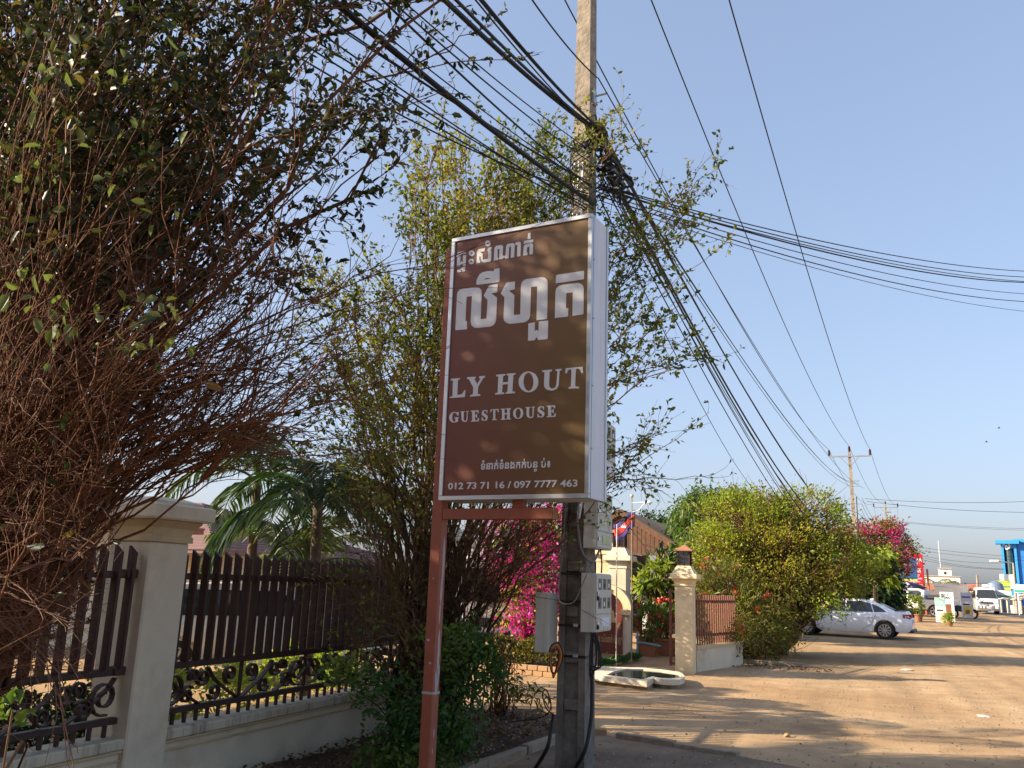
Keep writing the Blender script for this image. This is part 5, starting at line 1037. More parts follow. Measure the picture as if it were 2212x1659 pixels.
V, F = cat_geo([tubes_geo(Q1, taper(len(Q1), 6, 0.0045, 0.0018), 3), tubes_geo(Q2, taper(len(Q2), 4, 0.002, 0.001), 3)]); mesh_np('twigs', V, F, 'twig_tan', ms, None, 'stuff')
def mkeep(p): return np.clip((p[:, 2] - 1.7) / 2.0, 0.10, 1.0)
bare = np.isin(nleaf[i1][i2], (5,)); Q2l = Q2[~bare]
p, d, L = leaf_on(Q2l, 6, 0.044, 0, rng, 0.1, 0.8, 0.25, mkeep); p2_, d2_, L2 = leaf_on(Q1[~np.isin(nleaf[i1], (5,))], 5, 0.04, 0, rng, 0.3, 0.8, 0.2, mkeep); p = np.concatenate([p, p2_]); d = np.concatenate([d, d2_]); L = np.concatenate([L, L2])
rn = np.clip(rng.random(len(p)) * 0.75 + 0.25 * np.sin(p[:, 0] * 3 + p[:, 2] * 2.2), 0, 1)
V, F = leaves_geo(p, d, L, L * 0.5, rng); mesh_np('foliage', V, F, 'leaf_olive', ms, np.concatenate([rn, rn]))
# dark stem clump at the foot
tg = bearings([(830, 900), (960, 900), (1010, 1250), (900, 1300), (800, 1200)], 46, 7.7, 8.6, rng); Pd = stems(bases, tg[::3], rng, 9, 0.1, 0.02); V, F = tubes_geo(Pd, taper(len(Pd), 9, 0.028, 0.008, rng), 5); mesh_np('old_stems', V, F, 'twig_dark', ms, None, 'stuff', True)

# --- generic leafy crown from clumps
def crown(parent, name, ells, ncl, nlf, rc, L, Wr, m, seed, shell=0.55, flat=0.8, droop=0.15, up=0.35, diamond=True, rbias=0.0, zmin=None, out=1.0):
    r = np.random.default_rng(seed); C_ = []
    vol = np.array([e_[3] * e_[4] * e_[5] for e_ in ells]) ** 0.75; vol = vol / vol.sum()
    for e_, f_ in zip(ells, vol):
        k = max(1, int(ncl * f_)); u = nrm(r.normal(size=(k, 3))); s = (shell + (1 - shell) * r.random((k, 1))) if shell < 1 else 1; C_.append(np.array(e_[:3]) + u * s * np.array(e_[3:6]))
    C_ = np.concatenate(C_); ctr = np.array(ells[0][:3])
    idx = np.repeat(np.arange(len(C_)), nlf); p = C_[idx] + r.normal(size=(len(idx), 3)) * rc * np.array([1, 1, flat])
    if zmin is not None: kk = p[:, 2] > zmin; p = p[kk]; idx = idx[kk]
    d = nrm(C_[idx] - ctr) * out + r.normal(size=p.shape) * 0.8 + np.array([0, 0, up])
    Ls = L * np.clip(1 + 0.3 * r.normal(size=len(p)), 0.4, 1.8); V, F = leaves_geo(p, d, Ls, Ls * Wr, r, diamond=diamond, droop=droop)
    cr_ = r.random(len(C_)); rn = np.clip(0.5 * cr_[idx] + 0.5 * r.random(len(p)) + rbias, 0, 1)
    mesh_np(name, V, F, m, parent, rn if diamond else np.concatenate([rn, rn])); return C_
def limbs(parent, base, tips, r0, r1, m, seed, name='branches', k=7, n=4, wob=0.03, kind='stuff', rise=0.2):
    r = np.random.default_rng(seed); P = stems(np.array([base]), np.asarray(tips), r, k, rise, wob); V, F = tubes_geo(P, taper(len(P), k, r0, r1, r), n); return mesh_np(name, V, F, m, parent, None, kind, True)
# leafy green bush at the sign foot
fb = G(905, 1655); ft = thing('bush', 'leafy dark green bush around the foot of the sign post', 'bush', (fb.x, fb.y, 0.05))
e1 = [HP(985, 1490, 7.55), HP(840, 1530, 7.4), HP(1045, 1450, 7.7), HP(930, 1590, 7.3), HP(1000, 1400, 7.8)]
ells = [(*e1[0], 0.28, 0.28, 0.44), (*e1[1], 0.24, 0.25, 0.44), (*e1[2], 0.2, 0.25, 0.3), (*e1[3], 0.42, 0.3, 0.28), (*e1[4], 0.22, 0.2, 0.22)]
c_ = crown(ft, 'foliage', ells, 95, 38, 0.075, 0.05, 0.48, 'leaf_green', 31, 0.5, diamond=False)
limbs(ft, (fb.x, fb.y, 0.05), c_[::2], 0.012, 0.003, 'twig_dark', 32)
c_ = crown(ft, 'tip_foliage', [(*HP(760, 1455, 7.2), 0.2, 0.2, 0.08), (*HP(720, 1440, 7.2), 0.14, 0.1, 0.06), (*HP(975, 1400, 7.5), 0.3, 0.2, 0.2), (*HP(870, 1640, 7.2), 0.5, 0.2, 0.1)], 70, 20, 0.07, 0.05, 0.48, 'leaf_mango', 33, 0.3, diamond=False)
limbs(ft, (fb.x, fb.y, 0.05), c_, 0.008, 0.002, 'twig_dark', 34)
# dry stalks and cut branch right of it
dry = thing('dry_stalks', 'bundle of dead brown stalks standing beside the bed edge', 'plant', tuple(G(1070, 1560)))
r_ = np.random.default_rng(41); tips = bearings([(1040, 1300), (1115, 1360), (1120, 1450), (1060, 1450)], 34, 8.6, 9.2, r_); limbs(dry, tuple(G(1075, 1556)), tips, 0.010, 0.003, 'twig_tan', 42, 'stalks', wob=0.02)
crown(dry, 'dead_leaves', [(*HP(1100, 1450, 8.9), 0.18, 0.15, 0.4)], 12, 7, 0.06, 0.07, 0.4, 'leaf_tan', 43)
cutp = thing('cut_branch', 'cut branch with wilted narrow leaves leaning near the left foot of the pole', 'branch', tuple(G(1090, 1560)))
r_ = np.random.default_rng(44); tips = bearings([(1110, 1470), (1170, 1480), (1180, 1530), (1130, 1540)], 12, 8.5, 8.9, r_); limbs(cutp, tuple(G(1085, 1560)), tips, 0.006, 0.002, 'twig_tan', 45, 'stem')
crown(cutp, 'leaves', [(*HP(1150, 1500, 8.7), 0.2, 0.12, 0.13)], 12, 9, 0.035, 0.10, 0.18, 'leaf_olive', 46, droop=0.4)

# --- bougainvillea over the brick planter
bc = PYp(17.2, 1140, 1260); bg_ = thing('bougainvillea', 'bright magenta bougainvillea above clipped hedge left of the pole', 'flowering shrub', (bc.x, 17.2, 0.1))
ells = [(bc.x + 0.1, 17.2, 1.9, 0.85, 0.7, 0.95), (bc.x - 0.35, 17.3, 2.5, 0.75, 0.6, 0.7), (bc.x + 0.45, 17.2, 2.4, 0.6, 0.6, 0.8), (bc.x + 0.3, 17.0, 1.25, 0.6, 0.5, 0.6), (bc.x + 0.4, 17.3, 3.0, 0.6, 0.6, 0.5), (bc.x - 0.1, 16.9, 0.9, 0.35, 0.3, 0.4)]
c_ = crown(bg_, 'foliage', ells, 210, 26, 0.13, 0.075, 0.6, 'leaf_yellow', 51, 0.4)
crown(bg_, 'bracts', ells, 330, 24, 0.08, 0.06, 0.85, 'bract', 52, 0.82)
limbs(bg_, (bc.x + 0.1, 17.2, 0.1), c_[::3], 0.02, 0.004, 'twig', 53)
hd = thing('hedge', 'clipped yellow green hedge along the brick planter', 'hedge', (pa.x, pa.y + 0.4, 0.15))
r_ = np.random.default_rng(54); n = 4200; L_ = 1.9; u = r_.random((n, 3)); P_ = np.array(st)[None] + np.array(dirx)[None] * (u[:, :1] * L_) + np.array([0, 1, 0]) * (0.10 + 0.55 * u[:, 1:2]) + np.array([0, 0, 1]) * (0.17 + 0.48 * u[:, 2:] ** 0.7 + 0.05 * np.sin(u[:, :1] * 14))
V, F = leaves_geo(P_, r_.normal(size=(n, 3)) + np.array([0, -0.5, 0.5]), 0.06 * r_.uniform(0.6, 1.3, n), 0.035, r_, diamond=True); mesh_np('foliage', V, F, 'hedge', hd, r_.random(n))
# groundcover in the pond corner
gc = thing('ground_cover', 'low bright green ferny ground cover between name wall and pond', 'plant', tuple(G(1330, 1440)))
r_ = np.random.default_rng(55); n = 5200; q0, q1 = G(1296, 1448), G(1385, 1428); u = r_.random((n, 2)); P_ = np.array(q0)[None] * (1 - u[:, :1]) + np.array(q1)[None] * u[:, :1] + np.array([-0.12, 0.32, 0]) * u[:, 1:]; P_[:, 2] = 0.07 + 0.09 * r_.random(n) + 0.02 * np.sin(u[:, 0] * 19)
V, F = leaves_geo(P_, r_.normal(size=(n, 3)) + np.array([0, -0.3, 0.8]), 0.06 * r_.uniform(0.6, 1.3, n), 0.02, r_, diamond=True); mesh_np('foliage', V, F, 'carpet_green', gc, r_.random(n))

# --- big sunlit bush right of the gate
def at(px_, py_, Y): return PYp(Y, px_, py_)
def ell(px_, py_, Y, rx, ry, rz_): q = at(px_, py_, Y); return (q.x, q.y, q.z, rx, ry, rz_)
bb0 = at(1690, 1420, 25.5); bbt = thing('bush', 'broad yellow green bush with brown twigs beside the parked sedan', 'bush', (bb0.x, 25.5, 0))
K = 25.5 / 1850
ells = [ell(1680, 1225, 25.5, 2.2, 1.9, 1.65), ell(1610, 1150, 25.5, 1.4, 1.2, 1.25), ell(1740, 1140, 26, 1.2, 1.1, 1.1), ell(1800, 1225, 26, 1.15, 1.2, 0.95), ell(1560, 1240, 25, 1.0, 1.2, 1.4), ell(1630, 1340, 24.8, 1.3, 1.2, 0.9), ell(1640, 1085, 25.6, 0.5, 0.5, 0.45), ell(1590, 1105, 25.4, 0.3, 0.3, 0.5), ell(1700, 1095, 25.6, 0.35, 0.3, 0.45), ell(1770, 1105, 26, 0.3, 0.3, 0.4), ell(1845, 1170, 26, 0.35, 0.3, 0.3), ell(1870, 1230, 26, 0.35, 0.4, 0.25), ell(1660, 1350, 24.2, 0.6, 0.7, 0.8)]
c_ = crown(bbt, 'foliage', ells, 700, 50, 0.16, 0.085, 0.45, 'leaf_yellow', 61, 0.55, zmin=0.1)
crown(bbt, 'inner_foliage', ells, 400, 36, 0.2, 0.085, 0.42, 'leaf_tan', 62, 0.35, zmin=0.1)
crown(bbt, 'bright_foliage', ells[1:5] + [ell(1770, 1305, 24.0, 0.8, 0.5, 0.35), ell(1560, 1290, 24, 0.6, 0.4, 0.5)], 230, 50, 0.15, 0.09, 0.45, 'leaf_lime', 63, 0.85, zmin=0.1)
limbs(bbt, (bb0.x, 25.5, 0), c_[::2], 0.035, 0.006, 'twig', 64, k=8)
r_ = np.random.default_rng(65); Pb = stems(np.array([(bb0.x, 25.4, 0.0), (bb0.x + 0.4, 25.2, 0), (bb0.x - 0.5, 25.2, 0)]), c_[::3], r_, 9, 0.15, 0.03); Q1, _, _ = branch_off(Pb, 1, 12, 0.35, 0.7, 0.5, 0.1, r_, 5, 0.04); V, F = tubes_geo(Q1, taper(len(Q1), 5, 0.010, 0.004), 3); mesh_np('twigs', V, F, 'twig', bbt, None, 'stuff')
# oleander / red flowering bush in front of it
ol = at(1600, 1420, 22.6); olt = thing('bush', 'narrow leaved bush dotted with red flowers next to yellow pillar', 'bush', (ol.x, 22.6, 0))
ells = [ell(1600, 1350, 22.6, 1.0, 0.7, 0.9), ell(1560, 1260, 23, 0.8, 0.7, 0.7), ell(1660, 1350, 22.8, 0.7, 0.6, 0.8), ell(1600, 1390, 22.3, 0.9, 0.5, 0.4), ell(1550, 1300, 22.8, 0.5, 0.5, 0.9), ell(1562, 1375, 20.9, 0.42, 0.35, 0.45), ell(1600, 1370, 21.4, 0.5, 0.4, 0.55), ell(1545, 1320, 21.2, 0.3, 0.3, 0.4), ell(1525, 1262, 22.6, 0.45, 0.4, 0.5)]
c_ = crown(olt, 'foliage', ells, 250, 26, 0.14, 0.16, 0.16, 'leaf_olive', 66, 0.4, zmin=0.1); crown(olt, 'dry_foliage', ells, 200, 24, 0.16, 0.15, 0.16, 'leaf_tan', 67, 0.4, zmin=0.1)
crown(olt, 'flowers', ells, 42, 8, 0.035, 0.07, 0.8, 'petal_red', 68, 0.95); limbs(olt, (ol.x, 22.6, 0), c_, 0.016, 0.004, 'twig_tan', 69)
# mango tree left of the bush
mg = at(1470, 1420, 31); mgt = thing('mango_tree', 'green mango tree with drooping leaves above the brown roof edge', 'tree', (mg.x, 31, 0))
ells = [ell(1505, 1115, 31, 0.75, 0.8, 0.8), ell(1530, 1090, 31.5, 0.9, 0.9, 0.55), ell(1475, 1150, 31, 0.4, 0.6, 0.75), ell(1520, 1180, 30, 0.8, 0.7, 0.9), ell(1590, 1085, 31.5, 0.9, 0.8, 0.45)]
c_ = crown(mgt, 'foliage', ells, 170, 30, 0.17, 0.24, 0.24, 'leaf_mango', 71, 0.6, droop=0.75, up=-0.2)
b = MB().tube([(mg.x, 31, 0), (mg.x + 0.1, 31, 1.2), (mg.x, 31.1, 2.4)], 0.14, 8, 0.09); b.build('trunk', 'bark', mgt, smooth=60); limbs(mgt, (mg.x, 31.1, 2.3), c_[::4], 0.05, 0.012, 'bark', 72, 'branches')
# frangipani in front of the hall
fp = at(1412, 1400, 24.5); fpt = thing('frangipani', 'small frangipani with broad yellowing leaves left of yellow pillar', 'tree', (fp.x, 24.5, 0))
ells = [ell(1412, 1240, 24.5, 0.45, 0.5, 0.45), ell(1440, 1210, 24.6, 0.45, 0.4, 0.4), ell(1390, 1275, 24.4, 0.3, 0.3, 0.3), ell(1440, 1280, 24.8, 0.3, 0.3, 0.3)]
c_ = crown(fpt, 'foliage', ells, 30, 13, 0.06, 0.30, 0.27, 'leaf_lime', 73, 0.5, droop=0.1, up=0.2, out=0.3); limbs(fpt, (fp.x, 24.5, 0), c_, 0.035, 0.015, 'bark', 74)
crown(fpt, 'shade_foliage', ells, 18, 12, 0.1, 0.26, 0.27, 'leaf_deep', 75, 0.3)  # darker leaf colour paints the shade inside the crown
# dark broadleaf tree right of the bush, bougainvillea behind it
dk = at(1895, 1380, 41.5); dkt = thing('tree', 'dark green broadleaf tree behind the sedan roof', 'tree', (dk.x, 41.5, zg(41.5)))
ells = [ell(1885, 1255, 41.5, 1.0, 1.0, 1.5), ell(1915, 1285, 41.5, 0.65, 0.8, 0.9), ell(1870, 1300, 41.5, 0.9, 0.9, 0.9)]
c_ = crown(dkt, 'foliage', ells, 150, 30, 0.22, 0.24, 0.45, 'leaf_deep', 81, 0.6, droop=0.4); crown(dkt, 'lit_foliage', [ell(1893, 1212, 41, 0.9, 0.7, 0.45), ell(1905, 1240, 40.8, 0.4, 0.4, 0.4)], 40, 26, 0.16, 0.26, 0.42, 'leaf_lime', 82, 0.7, droop=0.5)  # lime upper leaves paint sunlight into the crown's colour
MB().tube([(dk.x, 41.5, zg(41.5)), (dk.x, 39, 2)], 0.12, 8, 0.08).build('trunk', 'bark', dkt); limbs(dkt, (dk.x, 41.5, 1.5), c_[::5], 0.04, 0.01, 'bark', 83)
b2 = at(1895, 1380, 56); b2t = thing('bougainvillea', 'far deep pink bougainvillea spilling around the second pole', 'flowering shrub', (b2.x, 56, zg(56)))
ells = [ell(1885, 1190, 56, 1.9, 1.6, 1.5), ell(1925, 1180, 56, 1.3, 1.3, 1.3), ell(1840, 1165, 56, 1.4, 1.3, 0.9), ell(1948, 1200, 56, 0.9, 1.0, 1.1), ell(1925, 1235, 56, 0.9, 1, 0.9), ell(1895, 1140, 56, 1.5, 1.2, 0.5)]
c_ = crown(b2t, 'foliage', ells, 210, 28, 0.28, 0.12, 0.6, 'leaf_yellow', 84, 0.45); crown(b2t, 'inner_foliage', ells, 130, 24, 0.25, 0.16, 0.6, 'leaf_tan', 85, 0.3); crown(b2t, 'bracts', ells, 190, 26, 0.18, 0.105, 0.85, 'bract_deep', 86, 0.8); limbs(b2t, (b2.x, 56, zg(56)), c_[::3], 0.04, 0.008, 'twig', 87)
# far trees
for i, (x, y, Y, s, lab) in enumerate(((1395, 1125, 55, 1.6, 'dark flat topped tree far behind the brown roof'), (1440, 1122, 58, 1.4, 'dark tree top just left of the mango tree'))):
    q = at(x, y, Y); t_ = thing('tree', lab, 'tree', (q.x, Y, zg(Y))); c_ = crown(t_, 'foliage', [(q.x, Y, q.z - 0.3, s * 1.2, s, s * 0.4), (q.x + s * 0.5, Y, q.z - 0.9, s * 1.2, s, s * 0.4)], 60, 30, 0.25, 0.22, 0.4, 'leaf_deep', 90 + i, 0.6); MB().tube([(q.x, Y, zg(Y)), (q.x, Y, q.z - 0.8)], 0.15, 7, 0.1).build('trunk', 'bark', t_)

# --- palms behind the fence
def palm(label, x, y, z0, zc, n, L, seed, leafL=0.5, a0=0.2, trunk=True, m='palm', arch=0.9, nl=46, only=None, rb=0.0):
    r = np.random.default_rng(seed); t = thing('palm', label, 'palm', (x, y, z0))
    if trunk: MB().tube([(x, y, z0), (x + 0.05, y, (z0 + zc) / 2), (x, y, zc)], 0.10, 9, 0.07).build('trunk', 'bark', t, smooth=60)
    for k in range(n):
        az = (k * 2.4 + r.uniform(-0.3, 0.3)) if only is None else only[k % len(only)] + r.uniform(-0.15, 0.15)
        el0 = r.uniform(a0, 1.25); Lk = L * r.uniform(0.8, 1.1); s = np.linspace(0, 1, 12); ang = el0 - (0.5 + arch) * s ** 1.3
        hor = np.cumsum(np.cos(ang)) / 12 * Lk; ver = np.cumsum(np.sin(ang)) / 12 * Lk; P_ = np.stack([x + np.sin(az) * hor, y + np.cos(az) * hor, zc + ver], 1)
        fr_ = MB().tube([tuple(p) for p in P_], 0.022, 5, 0.006).build('frond', 'leaf_mango', t)
        tt = np.repeat(np.linspace(0.15, 1, nl), 2); xi = tt * 11; i_ = np.minimum(xi.astype(int), 10); f_ = (xi - i_)[:, None]; p = P_[i_] * (1 - f_) + P_[i_ + 1] * f_; tn_ = nrm(P_[i_ + 1] - P_[i_]); sd = np.tile([1, -1], nl)[:, None]; side = nrm(np.cross(tn_, np.array([0, 0, 1.0])))
        d = nrm(tn_ * 0.8 + sd * side + np.array([0, 0, -0.25]) + r.normal(size=p.shape) * 0.10); Ls = leafL * np.sin(0.4 + tt * 2.5) ** 0.7; V, F = leaves_geo(p, d, Ls, 0.035, r, diamond=True, droop=0.35)
        mesh_np('leaflets', V, F, m, fr_, np.clip(r.random(len(p)) * 0.7 + rb, 0, 1), 'stuff')
    return t
q = PXp(-7.2, 690, 1060); palm('dark arching palm behind the fence and tall shrub', -7.2, q.y, 0, 2.75, 16, 1.8, 101, 0.6, -0.1, rb=-0.3)  # leaf tones shifted darker to paint its backlit look
q = PXp(-8.6, 640, 1150); palm('low sunlit palm with yellowish fronds just above the fence bars', -8.4, q.y, 0, 1.75, 9, 1.6, 102, 0.45, 0.3, rb=0.35)
palm('palm with hanging fronds in front of the left house', -9.6, 7.4, 0, 4.6, 12, 1.9, 103, 0.5, 0.0, rb=0.2)
q = PXp(-9.2, 560, 1000); palm('tall slim palm between house and fence', -9.2, q.y, 0, 3.2, 11, 1.6, 104, 0.5, 0.0)
# garden shrubs behind the fence
for i, (x, y, s, lab) in enumerate(((-7.0, 8.0, 0.4, 'low lime green garden hedge seen through the fence bars'), (-6.4, 5.6, 0.35, 'dark garden plants behind the left fence bars'), (-7.6, 11.0, 0.4, 'second lime green garden hedge behind the fence'))):
    t_ = thing('hedge' if i != 1 else 'garden_plant', lab, 'hedge' if i != 1 else 'plant', (x, y, 0)); crown(t_, 'foliage', [(x, y, 0.35, 0.3, 1.9 if i != 1 else 1.0, 0.35)], 120, 18, 0.08, 0.07, 0.5, 'leaf_lime' if i != 1 else 'leaf_deep', 110 + i, 0.5)

# --- shade trees for foreground and sedan, plus unseen growth added to block light
def big_tree(label, x, y, zc, ells, ncl, seed, m='leaf_green', nl=26, L=0.12):
    t = thing('tree', label, 'tree', (x, y, 0)); c_ = crown(t, 'foliage', ells, ncl, nl, 0.26, L, 0.45, m, seed, 0.45)
    MB().tube([(x, y, 0), (x + 0.08, y, zc * 0.5), (x, y + 0.05, zc)], 0.16, 9, 0.09).build('trunk', 'bark', t, smooth=60); limbs(t, (x, y, zc * 0.8), c_[::4], 0.05, 0.012, 'bark', seed + 1); return t
big_tree('garden tree behind the wall at the far left', -8.6, 3.6, 4.2, [(-8.6, 3.6, 5.6, 2.0, 1.7, 1.5), (-7.6, 4.6, 5.0, 1.2, 1.2, 1.0), (-9.4, 2.6, 6.6, 1.6, 1.5, 1.2), (-7.8, 2.9, 6.9, 1.5, 1.3, 1.0)], 430, 401)
gb = thing('added_bush', 'unseen bush added behind the wall to shade the cream pillar', 'bush', (-7.0, 3.6, 0)); c_ = crown(gb, 'foliage', [(-7.0, 3.4, 1.5, 0.8, 1.3, 1.5), (-6.6, 2.4, 1.3, 0.7, 1.2, 1.3)], 150, 26, 0.2, 0.10, 0.45, 'leaf_deep', 403, 0.45); limbs(gb, (-7.0, 3.4, 0), c_[::4], 0.03, 0.008, 'bark', 404)  # out of view, added to keep sun off the pillar
big_tree('unseen tree added behind the viewer to block skylight', -4.6, -4.5, 3.4, [(-4.6, -4.5, 4.6, 2.6, 2.4, 2.2), (-3.0, -5.5, 3.6, 1.8, 1.8, 1.5)], 210, 405, 'leaf_green', 22, 0.16)  # out of view, added to hold back skylight on the sign
big_tree('round garden tree behind the big sunlit bush', -4.6, 33.2, 2.4, [(-4.6, 33.2, 3.2, 2.2, 1.6, 1.5), (-2.9, 33.6, 2.4, 1.5, 1.3, 1.2)], 240, 421, 'leaf_mango', 26, 0.16)
# foreground plant at the lower left corner
q = HP(18, 1640, 2.3); fpn = thing('garden_plant', 'green leaf tuft at the lower left corner', 'plant', (q.x, q.y, 0.05))
crown(fpn, 'foliage', [(*HP(22, 1548, 2.35), 0.035, 0.04, 0.04)], 6, 7, 0.012, 0.032, 0.45, 'leaf_mango', 411, 0.3, diamond=False); limbs(fpn, (q.x, q.y, 0.05), [HP(22, 1550, 2.35), HP(15, 1600, 2.3), HP(30, 1560, 2.35)], 0.006, 0.003, 'twig_tan', 412)
0 and crown(fpn, 'bud', [(*HP(30, 1595, 2.2), 0.012, 0.012, 0.02)], 3, 6, 0.006, 0.045, 0.5, 'petal_red', 413, 0.3, diamond=False)
sbq = G(490, 1665, 0.12); o = MB().box(-0.35, 0.35, -0.3, 0.3, 0, 0.13, None, 0.015).build('concrete_slab', 'concrete_light'); o.location = (sbq.x, sbq.y - 0.25, 0); o.rotation_euler.z = 0.2; tag(o, 'grey concrete slab lying in the bed below the fence', 'slab')
# ------------------------------------------------------------------ vehicles
def interp(pts, x):
    xs_ = [p[0] for p in pts]; ys_ = [p[1] for p in pts]; return float(np.interp(x, xs_, ys_))
def wheel(t, x, y, r, w, side, spokes=10, m='rim'):
    ty = MB().lathe([(r * 0.66, -w / 2), (r * 0.93, -w / 2), (r, -w / 2 + 0.03), (r, w / 2 - 0.03), (r * 0.93, w / 2), (r * 0.66, w / 2)], 28, (x, y, r), 'y', cap=False).build('wheel', 'tyre', t, True, 50)
    MB().lathe([(r * 0.66, -w / 2 + 0.01), (r * 0.67, w / 2 - 0.01)], 28, (x, y, r), 'y', cap=True).build('rim_barrel', 'plastic_dark', ty, True)
    yo = y + side * (w / 2 - 0.005); b = MB()
    for k in range(spokes):
        a = 2 * PI * k / spokes; d = Vector((math.cos(a), 0, math.sin(a))); n_ = Vector((-math.sin(a), 0, math.cos(a))); c = Vector((x, yo, r))
        A = c + d * r * 0.12; B = c + d * r * 0.64; wa, wb_ = r * 0.045, r * 0.085
        q = [A - n_ * wa, A + n_ * wa, B + n_ * wb_, B - n_ * wb_]; o_ = Vector((0, side * 0.012, 0)); b.add(q + [p + o_ for p in q], [(0, 1, 2, 3), (7, 6, 5, 4), (0, 4, 5, 1), (1, 5, 6, 2), (2, 6, 7, 3), (3, 7, 4, 0)])
    b.build('spokes', m, ty, True)
    b = MB(); b.lathe([(r * 0.62, 0.0), (r * 0.69, 0.0), (r * 0.69, side * 0.014), (r * 0.62, side * 0.014)], 28, (x, yo, r), 'y', cap=False); b.build('rim_ring', m, ty, True)
    MB().lathe([(r * 0.15, 0), (r * 0.15, side * 0.018), (r * 0.05, side * 0.02)], 12, (x, yo, r), 'y').build('hub_cap', m, ty, True)
    return ty
def body_shell(t, name, m, x0, x1, n, top, bot, half, arches, shoulder=0.93, crown_=0.03, extra=()):
    xs_ = sorted(set(list(np.linspace(x0, x1, n)) + [a + r * s for a, r in arches for s in (-1, -0.97, -0.9, -0.75, -0.5, -0.25, 0, 0.25, 0.5, 0.75, 0.9, 0.97, 1)] + list(extra))); rings = []
    for x in xs_:
        zt = interp(top, x); zb = interp(bot, x); hw_ = interp(half, x); zb0 = zb
        for a, r in arches:
            if abs(x - a) < r: zb = max(zb, 0.30 + math.sqrt(max(0, r * r - (x - a) ** 2)) - 0.0)
        zb = min(zb, zt - 0.12); zm = zb + (zt - zb) * 0.5
        sec = [(hw_ * 0.92, zb), (hw_ * 0.985, zb + (zt - zb) * 0.12), (hw_, zm), (hw_ * 0.985, zb + (zt - zb) * 0.8), (hw_ * shoulder, zt), (hw_ * 0.55, zt + crown_)]
        rings.append([(x, y, z) for y, z in sec] + [(x, -y, z) for y, z in reversed(sec)])
    return MB().loft(rings).build(name, m, t, True, 35)
def glass_poly(t, name, pts, m='glass_dark', off=0.006, d=None):
    """polygon given as 3D local points"""
    b = MB(); V = [Vector(p) for p in pts]; n_ = (V[1] - V[0]).cross(V[2] - V[0]).normalized() * 0.004
    k = len(V); b.add([v - n_ for v in V] + [v + n_ for v in V], [tuple(range(k)), tuple(range(2 * k - 1, k - 1, -1))] + [(i, (i + 1) % k, k + (i + 1) % k, k + i) for i in range(k)]); return b.build(name, m, t, True)
# --- silver white sedan
wr, wf = G(1913, 1388), G(1756, 1377); hd_ = math.atan2(wf.y - wr.y, wf.x - wr.x)
wr = G(1913, 1385); wr = Vector((wr.x, wr.y, 0)); hd_ = rad(172); ctr = wr + Vector((math.cos(hd_), math.sin(hd_), 0)) * 1.405; lft = Vector((-math.sin(hd_), math.cos(hd_), 0)); ctr = ctr - lft * 0.85
sd = thing('sedan', 'silver white sedan parked nose into the big bush', 'car', (ctr.x, ctr.y, zg(ctr.y)), hd_)
top = [(-2.33, 0.72), (-2.28, 0.95), (-2.15, 1.00), (-1.75, 1.005), (-1.3, 0.97), (-0.6, 0.93), (0.4, 0.90), (0.95, 0.90), (1.5, 0.84), (2.0, 0.74), (2.28, 0.62), (2.36, 0.50)]
bot = [(-2.33, 0.36), (-2.2, 0.27), (-1.9, 0.24), (0, 0.21), (1.9, 0.22), (2.3, 0.27), (2.36, 0.33)]
half = [(-2.33, 0.70), (-2.2, 0.82), (-1.8, 0.88), (-1.0, 0.91), (0, 0.915), (1.0, 0.905), (1.8, 0.87), (2.2, 0.76), (2.36, 0.62)]
body_shell(sd, 'body', 'carpaint', -2.33, 2.36, 26, top, bot, half, [(-1.405, 0.37), (1.405, 0.37)])
roof = [(-1.85, 0.99), (-1.35, 1.24), (-0.95, 1.37), (-0.4, 1.425), (0.1, 1.42), (0.45, 1.36), (0.8, 1.19), (1.3, 0.90)]
rings = []
for x in (-1.85, -1.6, -1.35, -1.1, -0.95, -0.7, -0.4, -0.1, 0.1, 0.3, 0.45, 0.6, 0.8, 1.05, 1.3):
    zr = interp(roof, x); zb = interp(top, x) - 0.03; s_ = (zr - zb) / 0.5; wt = 0.80 - 0.22 * min(1, s_); wbm = 0.815
    sec = [(wbm, zb), (wt, max(zb + 0.01, zr - 0.06)), (wt - 0.1, max(zb + 0.015, zr - 0.01)), (wt * 0.4, zr + 0.015)]
    rings.append([(x, y, z) for y, z in sec] + [(x, -y, z) for y, z in reversed(sec)])
MB().loft(rings).build('cabin', 'carpaint', sd, True, 40)
def gy(x, z, s=1):   # y on the cabin side at height z
    zr = interp(roof, x); zb = interp(top, x) - 0.03; wt = 0.80 - 0.22 * min(1, (zr - zb) / 0.5); f = (z - zb) / max(0.05, (zr - 0.06 - zb)); return s * (0.815 + (wt - 0.815) * min(1, max(0, f)) + 0.007)
